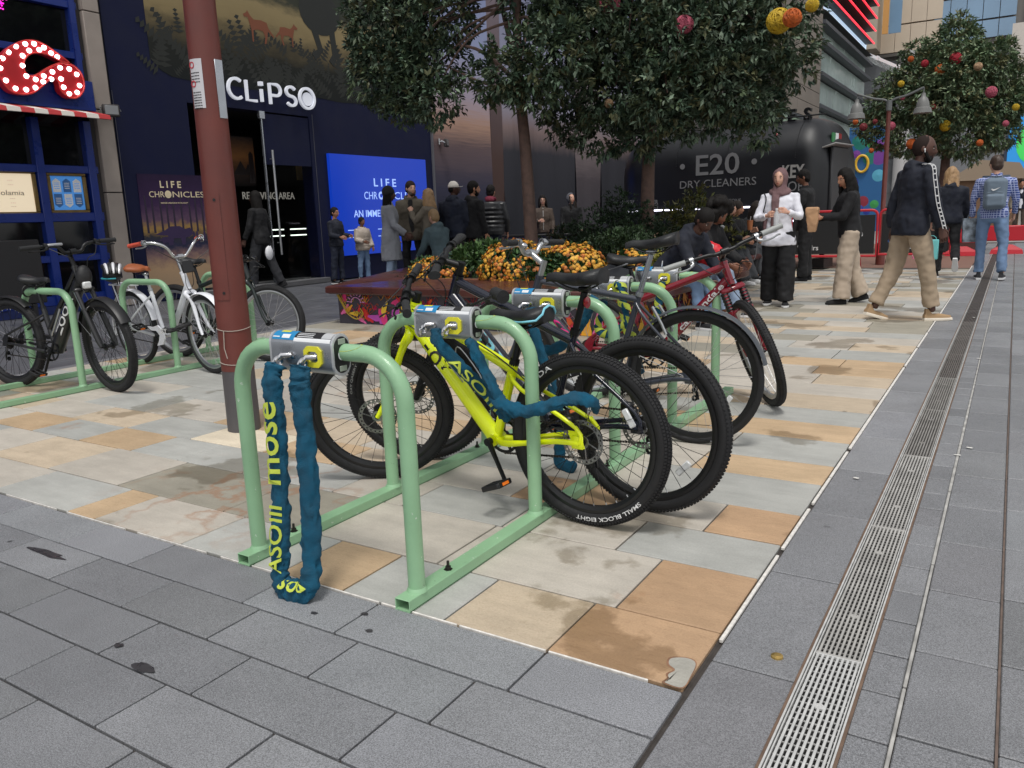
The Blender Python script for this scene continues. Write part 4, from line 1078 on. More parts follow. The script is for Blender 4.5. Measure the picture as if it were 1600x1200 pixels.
# e-bike display, head bag ; white bike front box, lock sleeve
m_ = MB(); c_ = eb['cl']; m_.box(c_+V((-.02, -.12, .06)), (.05, .12, .02), bev=.006); m_.xf(eb['rot']).build('display_unit', mat('display_grey', S(150, 152, 156), .35), ebk)
m_ = MB(); m_.ell(eb['hb']+V((.03, 0, .06)), (.05, .06, .085), n=14, k=8); m_.build('head_bag', mat('bag_black', S(30, 30, 32), .55, var=.2, vs=14, bump=.4, bs=30), ebk)
m_ = MB(); m_.box(eb['hb']+V((.075, 0, .0)), (.03, .06, .05), bev=.008); m_.xf(eb['rot']).build('headlight', M_REFL, ebk)
m_ = MB(); m_.tube(smooth_path([eb['bb']+V((.0, -.03, .12)), eb['bb']+V((.1, -.04, .28)), eb['bb']+V((.12, -.04, .32))], 3), .009, 8); m_.build('pump', M_RIMS, ebk)
m_ = MB(); m_.box(wh['ht']+V((.085, 0, .05)), (.02, .10, .10), bev=.006, rot=MX.Rotation(-.3, 3, 'Y')); m_.xf(wh['rot']).build('basket_mount', M_BLKP, whb)
sl, P_ = sleeve([(-5.93, 4.06, .36), (-5.88, 4.03, .355), (-5.82, 4.06, .36), (-5.78, 4.12, .38), (-5.76, 4.2, .40)], .026, 31)
ol = sl.build('lock_chain', mat('black_sleeve', S(30, 30, 32), .7)); tag(ol, 'black sleeved lock chain round the green hoop leg and white frame', 'lock chain')
text('printed_word', 'KRY', M_WTXT, ol, (-5.872, 4.0, .355), (1, .05, .05), (0, 0, 1), h=.04, w=.10, ext=.002, bold=.02)
m_ = MB(); m_.tube(arc((-6.45, 3.285, .74), .042, 0, 2*PI, 20, (0, 1, 0), (0, 0, 1))[:-1], .007, 8, closed=True)
simple('cable_loop', m_, M_CABLE, 'black cable loop over the left green hoop by the e-bike seat', 'cable')

# ================================================================ red-brown lamp column by the rack
M_OXIDE = mat('oxide_red', S(102, 49, 42), .5, var=.14, vs=5, bump=.08, bs=60)
M_CGREY = mat('column_grey', S(78, 76, 79), .55, var=.1, vs=8)
lp = thing('lamp_column', 'tall red-brown lamp column with a grey base on the sandstone', 'lamp column', (-3.78, 3.03, 0))
m_ = MB(); m_.lathe([(.094, 0), (.091, .36)], n=40); m_.build('column_base', M_CGREY, lp)
m_ = MB(); m_.lathe([(.0925, .36), (.092, .5), (.0905, .75), (.0895, .77), (.075, 4.2), (.07, 7)], n=40); m_.build('column_shaft', M_OXIDE, lp)
def on_col(r, a0, a1, z0, z1, n=6): # curved plate on the column
    vs = []; 
    for i in range(n+1):
        a = a0+(a1-a0)*i/n; d_ = V((math.cos(a), math.sin(a), 0))
        vs += [d_*(r+.0005)+V((0, 0, z0)), d_*(r+.004)+V((0, 0, z0)), d_*(r+.004)+V((0, 0, z1)), d_*(r+.0005)+V((0, 0, z1))]
    fs = [(i*4+j, (i+1)*4+j, (i+1)*4+(j+1) % 4, i*4+(j+1) % 4) for i in range(n) for j in range(4)]+[(0, 1, 2, 3), (n*4+3, n*4+2, n*4+1, n*4)]
    m_ = MB(); m_.add(vs, fs); return m_
ac = math.atan2(-3.03, 3.78)      # direction towards the viewer's side of the column
on_col(.0895, ac-.95, ac-.05, .77, 1.36).build('access_door', M_OXIDE, lp)
m_ = MB()
for z in (.81, 1.32):
    a = ac-.35; m_.lathe([(0, .0), (.008, 0), (.008, .003), (0, .003)], V((math.cos(a)*.093, math.sin(a)*.093, z)), (math.cos(a), math.sin(a), 0), n=10)
m_.build('door_lock', M_BLKP, lp)
sg = on_col(.083, ac-1.15, ac-.25, 1.80, 2.05); sp_ = sg.build('notice_plate', mat('plate', S(198, 196, 200), .5, var=.05), lp)
m_ = MB()
q = random.Random(3)
for k in range(11):
    z = 1.98-.0155*k if k < 4 else 1.935-.0135*k
    for j in range(5):
        a = ac-1.05+.13*j+q.uniform(0, .03); m_.box((math.cos(a)*.0876, math.sin(a)*.0876, z), (.0015, .009, .004), rot=MX.Rotation(a, 3, 'Z'))
m_.build('notice_text', M_BLKP, sp_, smooth=False)
for z in (2.02, 1.925):
    m_ = MB(); a = ac-.95; m_.lathe([(.018, 0), (.018, .001), (.012, .001), (.012, 0)], V((math.cos(a)*.0875, math.sin(a)*.0875, z)), (math.cos(a), math.sin(a), 0), n=16); m_.build('red_symbol', mat('sign_red', S(190, 60, 70), .5), sp_)
m_ = MB()
for z in (.405, .60):
    m_.tube([V((math.cos(a)*.0945, math.sin(a)*.0945, z+.006*math.sin(a*2))) for a in [2*PI*i/24 for i in range(24)]], .0022, 5, closed=True)
for p in ([(.075, -.060, .405), (.08, -.062, .33), (.078, -.062, .24)], [(.03, -.096, .60), (.025, -.1, .5), (.04, -.098, .44)]): m_.tube(p, .0025, 5)
m_.build('string_tie', mat('string', S(170, 160, 150), .9), lp)
# plates on the far side of the column
m_ = MB(); m_.box((.0865, .012, 1.9), (.004, .05, .3), bev=.001); m_.build('side_plate', M_ALU, lp)
m_ = MB(); m_.lathe([(0, 0), (.16, 0), (.20, .05), (.0, .12)], (0, 0, 7.0), n=24); m_.build('lamp_head', M_CGREY, lp)
# second street lamp farther up the street
ln = thing('street_lamp', 'red-brown street lamp with two grey bell shades in front of the far tree', 'street lamp', (-2.22, 17.5, 0))
m_ = MB(); m_.lathe([(.085, 0), (.08, .4), (.05, .45), (.04, 2.95)], n=20); m_.build('pole', M_OXIDE, ln)
m_ = MB(); m_.lathe([(.055, 2.93), (.05, 3.12)], n=16)
M_SHADE = mat('lamp_shade', S(112, 112, 110), .45, var=.08, vs=6)
for s in (-1, 1):
    m_.tube(smooth_path([(0, 0, 3.05), (s*.08, 0, 3.13), (s*.3, 0, 3.18), (s*.58, 0, 3.29)], 4), .022, 8); m_.tube([(s*.58, 0, 3.30), (s*.58, 0, 3.16)], .012, 8)
m_.build('bracket', mat('bracket_grey', S(96, 98, 98), .5), ln)
for s in (-1, 1):
    m_ = MB(); m_.lathe([(.0, 3.20), (.035, 3.19), (.042, 3.13), (.08, 3.09), (.105, 3.02), (.115, 2.96), (.118, 2.935), (.145, 2.92), (.165, 2.83), (.15, 2.83), (.0, 2.9)], (s*.58, 0, 0), n=24); sh = m_.build('lamp_shade', M_SHADE, ln)
    m_ = MB(); m_.ell((s*.58, 0, 2.87), (.12, .12, .03)); m_.build('diffuser', mat('opal', S(214, 214, 210), .4), sh)
# black board at the left edge
m_ = MB(); m_.box((0, 0, .75), (.05, 1.1, .72), bev=.01)
bo = m_.build('sign_board', mat('board_black', S(22, 22, 25), .5), None); bo.location = (-9.5, 4.48, 0); tag(bo, 'plain black board standing behind the black electric bike', 'board')
m_ = MB()
for y in (-.4, .4): m_.box((0, y, .19), (.06, .05, .40)); m_.box((.0, y, .015), (.5, .06, .03))
m_.build('board_stand', M_BLKP, bo, smooth=False)
# ================================================================ shop fronts on the left (plane x = -12, facing +x)
FX = -12.0
UY, UZ, UX = V((0, 1, 0)), V((0, 0, 1)), V((1, 0, 0))
def wbox(mb, y0, y1, z0, z1, x0, x1, **k): return mb.box(((x0+x1)/2, (y0+y1)/2, (z0+z1)/2), (x1-x0, y1-y0, z1-z0), **k)
M_BLUEF = mat('blue_frame', S(12, 40, 116), .35, var=.08, vs=4)
M_GLASSD = mat('dark_glass', S(14, 15, 18), .06, spec=.6)
M_GOLD = mat('gilt_frame', S(120, 98, 56), .45, .4, var=.2, vs=12)
M_BEIGE = mat('beige_stone', S(150, 140, 132), .8, var=.08, vs=5, bump=.2, bs=80)
M_DTRIM = mat('dark_trim', S(52, 48, 48), .6)
M_NAVYW = mat('navy_hoarding', S(14, 20, 52), .6, var=.06, vs=2, spec=.25)
M_BLACK = mat('black_interior', S(12, 12, 13), .7)
rest = thing('restaurant_front', 'blue framed restaurant front with dark windows under a red marquee letter', 'shop front', (0, 0, 0))
m_ = MB(); wbox(m_, -6, 7.40, 0, .12, -12.4, -11.96); wbox(m_, -6, 7.40, .12, 9, -12.5, -12.2); m_.build('wall', mat('blue_wall', S(12, 30, 84), .5, var=.1), rest, smooth=False)
def frame(nm, y0, y1, z0, z1, d=.06): m_ = MB(); wbox(m_, y0, y1, z0, z1, -12.12, -12.12+.12+d, bev=.008); return m_.build(nm, M_BLUEF, rest)
for y in (7.30, 6.53, 5.72, 4.9, 4.1, 3.2): frame('mullion', y-.06, y+.06, .12, 2.80)
for y in (7.32, 5.3, 3.3): frame('mullion', y-.05, y+.05, 3.42, 9)
for z, h in ((.80, .1), (1.40, .13), (2.09, .11)): frame('transom', 2, 7.40, z-h/2, z+h/2, .045)
for z in (3.72, 4.42, 5.6, 6.8, 8): frame('transom', 2, 7.40, z-.05, z+.05, .045)
frame('fascia', 2, 7.42, 2.92, 3.36, .16); frame('sill', 2, 7.4, .12, .26, .03)
for y0, y1 in ((6.59, 7.24), (5.78, 6.47), (4.96, 5.66), (4.16, 4.84), (3.26, 4.04)):
    for z0, z1 in ((.26, .75), (.85, 1.335), (1.465, 2.035), (2.145, 2.92)):
        m_ = MB(); wbox(m_, y0, y1, z0, z1, -12.07, -12.055); m_.build('window_pane', M_GLASSD, rest, smooth=False)
for y0, y1 in ((5.35, 7.27), (3.35, 5.25)):
    for z0, z1 in ((3.42, 3.67), (3.77, 4.37), (4.47, 5.55), (5.65, 6.75)):
        m_ = MB(); wbox(m_, y0, y1, z0, z1, -12.07, -12.055); m_.build('window_pane', M_GLASSD, rest, smooth=False)
# coloured lights seen in the upper window
q = random.Random(8); m_ = MB(); pk = mat('pink_glow', S(60, 5, 40), emit=S(255, 40, 200), es=1.2); om = mat('orange_glow', S(60, 20, 5), emit=S(255, 120, 20), es=1.0)
for y, z in ((5.98, 4.13), (6.36, 4.28)):
    for k in range(26): m_.ell((-12.05, y+q.gauss(0, .05), z+q.gauss(0, .07)), .012, n=5, k=4)
m_.build('string_light', pk, rest)
m_ = MB()
for k in range(40): m_.ell((-12.05, 5.75+.5*q.random(), 3.98+.3*q.random()*(.3+.7*q.random())), .011, n=5, k=4)
m_.build('string_light', om, rest)
# menu cases
def case(y0, y1, z0, z1, lit):
    m_ = MB(); t_ = .055
    for a, b, c, d in ((y0, y1, z0, z0+t_), (y0, y1, z1-t_, z1), (y0, y0+t_, z0+t_, z1-t_), (y1-t_, y1, z0+t_, z1-t_)): wbox(m_, a, b, c, d, -12.05, -11.98, bev=.01)
    c_ = m_.build('menu_case', M_GOLD, rest)
    m_ = MB(); wbox(m_, y0+t_, y1-t_, z0+t_, z1-t_, -12.04, -12.01)
    if lit:
        sh = m_.build('menu_sheet', mat('lit_menu', S(226, 214, 190), .6, emit=S(255, 232, 196), es=.3), c_, smooth=False)
        text('menu_text', 'lolamia', mat('menu_ink', S(90, 80, 74), .7), sh, (-12.009, (y0+y1)/2, (z0+z1)/2+.0), UY, UZ, w=.34, h=.07, ext=.001)
        for k, z in enumerate((.17, .11, -.08, -.14, -.19)): text('menu_text', 'lorem ipsum'[:6+k % 3] if False else '- - -', MATS['menu_ink'], sh, (-12.009, (y0+y1)/2, (z0+z1)/2+z), UY, UZ, w=.06, h=.006, ext=.001)
    else:
        sh = m_.build('poster_sheet', mat('poster_blue', S(70, 128, 184), .6, emit=S(70, 140, 220), es=.25), c_, smooth=False)
        w_ = (y1-y0-2*t_)/3.4; hgt = (z1-z0-2*t_)/2.3
        for r_ in range(2):
            for k in range(3):
                cy, cz = (y0+y1)/2+(k-1)*w_*1.08, (z0+z1)/2+(.5-r_)*hgt*1.02; up = 1 if r_ == 0 else -1; white = (k+r_) % 2 == 0 or r_ == 0 and k != 1
                m_ = MB(); m_.prism([(-.42*w_, -.45*hgt*up), (.42*w_, -.45*hgt*up), (.42*w_, .28*hgt*up), (0, .48*hgt*up), (-.42*w_, .28*hgt*up)], (-12.009, cy, cz), UY, UZ, .001)
                b_ = m_.build('banner_print', M_STWHT if white else mat('mid_blue', S(60, 110, 170), .6), sh, smooth=False)
                m_ = MB()
                for z in (-.2, -.08, .04, .16): wbox(m_, cy-.28*w_, cy+.28*w_, cz+z*hgt-.004, cz+z*hgt+.004, -12.008, -12.0072)
                m_.build('banner_lines', MATS['poster_blue'] if white else M_STWHT, b_, smooth=False)
case(5.75, 6.46, 1.43, 2.07, True); case(6.61, 7.20, 1.45, 2.05, False)
# striped awning
aw = thing('awning', 'red and white striped awning over the blue restaurant windows', 'awning', (0, 0, 0))
n_ = 24; y0 = 3.0; w_ = (7.36-y0)/n_
for k in range(n_):
    m_ = MB(); a, b = y0+w_*k, y0+w_*(k+1); pr = [(-11.83, 2.93), (-11.42, 2.84), (-11.40, 2.78), (-11.42, 2.775), (-11.435, 2.825), (-11.83, 2.915)]
    m_.add([V((x, a, z)) for x, z in pr]+[V((x, b, z)) for x, z in pr], [(i, (i+1) % 6, 6+(i+1) % 6, 6+i) for i in range(6)]+[(5, 4, 3, 2, 1, 0), (6, 7, 8, 9, 10, 11)])
    m_.build('awning_stripe', mat('awning_red', S(176, 50, 52), .7) if k % 2 else mat('awning_white', S(204, 198, 190), .7), aw, smooth=False)
m_ = MB(); wbox(m_, y0, 7.38, 2.93, 2.97, -11.86, -11.78); m_.build('awning_rail', M_BLUEF, aw)
# marquee letter with bulbs
ml = thing('marquee_letter', 'big red curved marquee letter studded with glowing white bulbs', 'sign', (0, 0, 0))
out = [(6.00, 3.27), (6.05, 3.45), (6.18, 3.62), (6.38, 3.74), (6.56, 3.77), (6.74, 3.71), (6.95, 3.58), (6.99, 3.535), (6.93, 3.525), (6.82, 3.57), (6.66, 3.62), (6.48, 3.60), (6.37, 3.50), (6.345, 3.36), (6.40, 3.30), (6.52, 3.33), (6.70, 3.45), (6.90, 3.535), (7.06, 3.51), (7.16, 3.40), (7.165, 3.22), (7.06, 3.09), (6.93, 3.07), (6.82, 3.15), (6.80, 3.27), (6.72, 3.31), (6.58, 3.20), (6.42, 3.08), (6.25, 3.045), (6.10, 3.09)]
so = smooth_path([(a, b, 0) for a, b in out], 4, closed=True)
from mathutils.geometry import tessellate_polygon
tri = tessellate_polygon([so]); N = len(so); m_ = MB()
vs = [V((-11.80, p.x, p.y)) for p in so]+[V((-11.66, p.x, p.y)) for p in so]
m_.add(vs, [tuple(t) for t in tri]+[tuple(i+N for i in t)[::-1] for t in tri]+[(i, (i+1) % N, N+(i+1) % N, N+i) for i in range(N)])
m_.build('letter_body', mat('marquee_red', S(170, 22, 30), .4, coat=.2), ml, ang=30)
m_ = MB(); m_.tube([V((-11.655, p.x, p.y)) for p in so], .012, 6, closed=True); m_.build('letter_rim', mat('rim_red', S(196, 54, 50), .35), ml)
M_BULB = mat('bulb', S(255, 244, 248), .3, emit=S(255, 238, 244), es=3.)
bulbs = [(6.03, 3.35), (6.08, 3.48), (6.17, 3.57), (6.28, 3.66), (6.41, 3.71), (6.53, 3.73), (6.66, 3.70), (6.75, 3.64), (6.83, 3.60), (6.59, 3.66), (6.45, 3.63), (6.35, 3.55), (6.33, 3.42), (6.36, 3.29), (6.48, 3.26), (6.60, 3.32), (6.73, 3.39), (6.85, 3.46), (6.98, 3.46), (7.08, 3.40), (7.10, 3.25), (7.05, 3.15), (6.93, 3.12), (6.86, 3.20), (6.84, 3.31), (6.70, 3.29), (6.58, 3.24), (6.46, 3.15), (6.33, 3.11), (6.19, 3.11), (6.08, 3.20)]
b0 = MB(); b0.ell((0, 0, 0), .026, n=10, k=6); b0.lathe([(.034, -.004), (.03, .004)], (-.012, 0, 0), UX, n=12); bo0 = None
for y, z in bulbs:
    if bo0 is None: bo0 = b0.build('bulb', M_BULB, ml); o = bo0
    else: o = bo0.copy(); COL.objects.link(o); o.parent = ml
    o.location = (-11.64, y, z)
m_ = MB(); wbox(m_, 6.2, 6.26, 3.3, 3.6, -12.1, -11.79); wbox(m_, 6.95, 7.0, 3.2, 3.5, -12.1, -11.79); m_.build('bracket', M_BLKP, ml)
# stone pilaster
co = thing('stone_pilaster', 'beige stone pilaster between the blue restaurant and navy hoarding', 'pilaster')
m_ = MB(); wbox(m_, 7.40, 7.80, 0, 9, -12.4, -12.02); m_.build('backing', M_DTRIM, co, smooth=False)
for a, b in zip((.0, 1.76, 2.985, 4.38, 5.8, 7.2), (1.76, 2.985, 4.38, 5.8, 7.2, 9)):
    m_ = MB(); wbox(m_, 7.47, 7.73, a+.008, b-.008, -12.05, -11.93, bev=.006); m_.build('stone_block', M_BEIGE, co)
def flood(loc, rz, label):
    t = thing('floodlight', label, 'floodlight', loc, rz, 'floodlights on the facades'); m_ = MB(); m_.box((.17, 0, 0), (.08, .24, .18), bev=.015); m_.build('lamp_body', M_DTRIM, t)
    m_ = MB(); m_.box((.212, 0, .005), (.006, .19, .13), bev=.004); m_.build('lens', mat('flood_lens', S(120, 122, 124), .2), t)
    m_ = MB(); m_.tube([(0, 0, .04), (.08, 0, .04)], .018, 8); m_.tube([(.17, -.14, 0), (.08, -.14, .05), (.08, .14, .05), (.17, .14, 0)], .01, 6); m_.box((.01, 0, .04), (.02, .1, .14)); m_.build('bracket', M_RIMS, t); return t
flood((-11.93, 7.66, 2.96), -.3, 'black floodlight on the beige stone pilaster')
# navy hoarding building with entrance
nb = thing('attraction_front', 'navy attraction front with lit letters, mural above and glass entrance', 'shop front')
m_ = MB()
wbox(m_, 7.80, 9.15, 0, 3.25, -12.3, -12.0); wbox(m_, 11.93, 15.90, 0, 3.25, -12.3, -12.0); wbox(m_, 7.80, 15.90, 3.25, 9, -12.3, -12.0)
m_.build('wall', M_NAVYW, nb, smooth=False)
m_ = MB()
for y in (7.81, 12.02): wbox(m_, y, y+.006, .1, 3.3, -12.0, -11.994)
wbox(m_, 15.86, 15.92, 0, 4.6, -12.02, -11.96); m_.build('panel_trim', mat('trim_grey', S(92, 92, 98), .5), nb, smooth=False)
# room behind the entrance
m_ = MB(); wbox(m_, 8.3, 13.3, 0, .02, -15, -12.0); wbox(m_, 8.3, 13.3, 3.25, 3.3, -15, -12.3); wbox(m_, 8.3, 13.3, 0, 3.3, -15.1, -15); wbox(m_, 8.2, 8.3, 0, 3.3, -15, -12.3); wbox(m_, 13.3, 13.4, 0, 3.3, -15, -12.3)
m_.build('lobby', M_BLACK, nb, smooth=False)
m_ = MB(); wbox(m_, 9.0, 12.05, 0, .10, -12.6, -11.86, bev=.01); m_.build('threshold', mat('threshold_stone', S(96, 96, 98), .6, var=.1), nb)
M_SIGNT = mat('dim_sign', S(120, 118, 112), emit=S(200, 196, 186), es=.16)
text('lobby_text', 'RECEIVING AREA', M_SIGNT, nb, (-12.9, 11.55, 1.77), UY, UZ, w=1.35, h=.14, ext=.01)
m_ = MB()
for y in (11.98, 12.62):
    for z in (1.085, .955): wbox(m_, y-.22, y+.22, z-.011, z+.011, -13.3, -13.27)
m_.build('strip_light', mat('strip', S(230, 236, 230), emit=S(225, 240, 225), es=1.4), nb, smooth=False)
# paintings inside
def picture(name, parent, y0, y1, z0, z1, x, mt_):
    m_ = MB(); wbox(m_, y0, y1, z0, z1, x-.02, x); return m_.build(name, mt_, parent, smooth=False)
def grad_mat(name, stops, axis=2, z0=0, z1=1, nz=.08, ns=3, rough=.8, stretch=(1, 1, 1), emit=0):
    """printed picture: vertical colour ramp broken up by noise"""
    mt = bpy.data.materials.new(name); mt.use_nodes = True; n, l = mt.node_tree.nodes, mt.node_tree.links; b = n['Principled BSDF']; b.inputs['Roughness'].default_value = rough; b.inputs['Specular IOR Level'].default_value = .2
    tc = n.new('ShaderNodeTexCoord'); sp = n.new('ShaderNodeSeparateXYZ'); l.new(tc.outputs['Object'], sp.inputs[0])
    mp = n.new('ShaderNodeMapping'); mp.inputs['Scale'].default_value = stretch; l.new(tc.outputs['Object'], mp.inputs[0])
    no = n.new('ShaderNodeTexNoise'); no.inputs['Scale'].default_value = ns; no.inputs['Detail'].default_value = 8; no.inputs['Roughness'].default_value = .65; l.new(mp.outputs[0], no.inputs['Vector'])
    mr = n.new('ShaderNodeMapRange'); mr.inputs['From Min'].default_value = z0; mr.inputs['From Max'].default_value = z1; l.new(sp.outputs[axis], mr.inputs['Value'])
    ad = n.new('ShaderNodeMath'); ad.operation = 'MULTIPLY_ADD'; l.new(no.outputs['Fac'], ad.inputs[0]); ad.inputs[1].default_value = nz*2; l.new(mr.outputs[0], ad.inputs[2])
    sb_ = n.new('ShaderNodeMath'); sb_.operation = 'SUBTRACT'; l.new(ad.outputs[0], sb_.inputs[0]); sb_.inputs[1].default_value = nz
    cr = n.new('ShaderNodeValToRGB'); l.new(sb_.outputs[0], cr.inputs[0]); e = cr.color_ramp.elements
    e[0].position, e[0].color = stops[0]; e[1].position, e[1].color = stops[-1]
    for p, c in stops[1:-1]: k = e.new(p); k.color = c
    l.new(cr.outputs[0], b.inputs['Base Color'])
    if emit: l.new(cr.outputs[0], b.inputs['Emission Color']); b.inputs['Emission Strength'].default_value = emit
    return mt
pic = picture('lobby_picture', nb, 10.75, 11.35, 1.95, 2.9, -13.0, grad_mat('sunset_print', [(0, S(20, 18, 20)), (.2, S(60, 50, 46)), (.45, S(120, 84, 58)), (.6, S(170, 116, 70)), (1, S(70, 64, 64))], z0=1.95, z1=2.9, nz=.1, ns=6, stretch=(1, 1, 3)))
m_ = MB(); m_.prism([(-.25, -.2), (.12, -.2), (-.06, .07)], (-12.998, 11.05, 2.37), UY, UZ, .004); m_.prism([(.0, -.2), (.25, -.2), (.12, .02)], (-12.998, 11.05, 2.37), UY, UZ, .003)
m_.prism([(.13, -.35), (.27, -.35), (.26, .2), (.2, .26), (.15, .2)], (-12.996, 11.05, 2.37), UY, UZ, .004); m_.build('picture_silhouette', mat('umber', S(46, 38, 38), .6), pic, smooth=False)
picture('lobby_picture', nb, 12.45, 13.15, 2.1, 2.42, -13.0, grad_mat('ochre_print', [(0, S(110, 92, 50)), (1, S(150, 124, 74))], z0=2.1, z1=2.4, nz=.4, ns=9))
# glass door, handle
m_ = MB(); wbox(m_, 10.74, 11.92, 2.3, 3.22, -12.03, -12.015); m_.build('door_reflection', M_NAVYW, nb, smooth=False)  # navy reflection in the upper glass, set as an opaque panel
M_GLASS = mat('clear_glass', (1, 1, 1, 1), .02, trans=1)
M_GLASS.node_tree.nodes['Principled BSDF'].inputs['IOR'].default_value = 1.15
m_ = MB(); wbox(m_, 10.74, 11.92, .12, 2.3, -12.03, -12.018); dr = m_.build('glass_door', M_GLASS, nb, smooth=False)
m_ = MB(); m_.tube([(-11.93, 10.86, .62), (-11.93, 10.86, 2.56)], .022, 12); m_.tube([(-12.02, 10.86, .85), (-11.93, 10.86, .85)], .012, 8); m_.tube([(-12.02, 10.86, 2.4), (-11.93, 10.86, 2.4)], .012, 8); m_.build('door_handle', M_RIMS, dr)
m_ = MB(); wbox(m_, 10.72, 10.745, .12, 3.2, -12.04, -12.0); wbox(m_, 10.68, 10.8, 3.12, 3.25, -12.05, -11.98); wbox(m_, 10.7, 10.86, .1, .2, -12.05, -11.98); m_.build('door_edge', M_ALU, dr, smooth=False)
# lit letters
M_LET = mat('lit_letter', S(206, 208, 214), .4, emit=S(236, 240, 255), es=.2)
yy = 9.16
def stroke(nm, pts, r=.034, closed=False):
    m_ = MB(); m_.tube([V((-11.90, a, b)) for a, b in pts], r, 4, closed=closed, sq=1.0, up=(1, 0, 0)); o = m_.build(nm, M_LET, nb, smooth=False); return o
zb, zt = 3.40, 3.74
def A2(cy, cz, ry, rz, a0, a1, n=16): return [(cy+math.cos(a0+(a1-a0)*i/n)*ry, cz+math.sin(a0+(a1-a0)*i/n)*rz) for i in range(n+1)]
zm = (zb+zt)/2; hz = (zt-zb)/2
stroke('letter', [(9.8, zt), (9.58, zt), (9.58, zb), (9.8, zb)]); stroke('letter', [(9.58, zm), (9.76, zm)])
stroke('letter', A2(10.13, zm, .17, hz, .9, 2*PI-.9)); stroke('letter', [(10.36, zt), (10.36, zb), (10.58, zb)])
stroke('letter', [(10.70, zb), (10.70, zb+.22)]); m_ = MB(); wbox(m_, 10.665, 10.735, zb+.28, zb+.35, -11.94, -11.87); m_.build('letter', M_LET, nb, smooth=False)
stroke('letter', [(10.90, zb-.02), (10.90, zt), (11.05, zt)]+A2(11.05, zt-.10, .11, .10, PI/2, -PI/2, 10)+[(10.92, zt-.2)])
stroke('letter', A2(11.42, zt-.085, .115, .085, .5, PI*1.5-.2, 12)+A2(11.42, zb+.085, .115, .085, PI/2-.2, -PI+.5, 12))
stroke('letter', A2(11.83, zm, .19, hz+.015, 0, 2*PI, 28)[:-1], closed=True)
m_ = MB(); m_.lathe([(0, 0), (.125, 0), (.125, .03), (0, .03)], (-11.93, 11.85, zm-.01), UX, n=24); m_.build('letter_disc', M_LET, nb)
# mural: a plain night-forest bank with grazing animals
mu = MB(); y0, y1 = 8.55, 15.85; N = 40; vs = []
for i in range(N+1):
    y = y0+(y1-y0)*i/N; zb_ = 3.62+.0*i+(.25*max(0, (8.95-y)/.4)**2 if y < 8.95 else 0)+.012*math.sin(i)
    for z in (zb_, 8.8): vs += [V((-11.995, y, z))]
mu.add(vs, [(2*i, 2*i+2, 2*i+3, 2*i+1) for i in range(N)])
mo = mu.build('mural', grad_mat('forest_print', [(0, S(26, 30, 30)), (.22, S(34, 36, 32)), (.32, S(80, 72, 54)), (.42, S(136, 120, 86)), (.56, S(146, 130, 94)), (.64, S(58, 60, 50)), (.8, S(50, 56, 50)), (1, S(44, 52, 48))], z0=3.6, z1=6.2, nz=.16, ns=1.2, stretch=(1, .6, 1.6), rough=.55), nb, smooth=False)
M_FERN = mat('fern_print', S(30, 33, 28), .6); m_ = MB(); q = random.Random(12)
for k in range(150):
    y = q.uniform(8.6, 15.7); z = 3.68+.75*q.random()**1.5; L = q.uniform(.2, .55); a = q.uniform(.5, 2.6)
    ux = V((0, math.cos(a), math.sin(a))); uy = V((0, -math.sin(a), math.cos(a))); o_ = V((-11.994+.002*q.random(), y, z))
    for j in range(6):
        t_ = j/6; b_ = o_+ux*L*t_
        for s in (-1, 1): m_.add([b_, b_+ux*.1*L+uy*s*.28*L*(1-t_*.7), b_+ux*.16*L], [(0, 1, 2)])
m_.build('mural_fern', M_FERN, mo, smooth=False)
M_FOX = mat('fox_print', S(122, 68, 42), .6)
def animal(y, z, s, f):
    m_ = MB(); X0 = -11.990
    body = [(-.32, .02), (-.28, .14), (-.1, .17), (.12, .15), (.22, .22), (.30, .33), (.33, .28), (.44, .22), (.40, .17), (.30, .17), (.26, .05), (.22, -.08), (.21, -.36), (.17, -.36), (.16, -.1), (.02, -.06), (-.14, -.08), (-.2, -.2), (-.16, -.36), (-.21, -.36), (-.27, -.18), (-.29, -.05), (-.46, -.18), (-.48, -.14)]
    tr_ = tessellate_polygon([[V((a, b, 0)) for a, b in body]]); m_.add([V((X0, y+a*s*f, z+b*s)) for a, b in body], [tuple(t) for t in tr_]); m_.build('mural_animal', M_FOX, mo, smooth=False)
animal(10.85, 4.72, .75, -1); animal(11.55, 4.72, .62, 1)
m_ = MB(); m_.ell((-11.99, 12.45, 5.25), (.003, .55, .42), n=20, k=10); m_.tube([(-11.99, 12.25, 4.95), (-11.99, 12.4, 4.55), (-11.99, 12.2, 4.4)], .09, 6, sq=.03, up=(0, 1, 0)); m_.tube([(-11.99, 12.75, 4.95), (-11.99, 12.8, 4.5), (-11.99, 12.68, 4.33)], .09, 6, sq=.03, up=(0, 1, 0)); m_.build('mural_animal', mat('shadow_print', S(28, 31, 28), .6), mo)
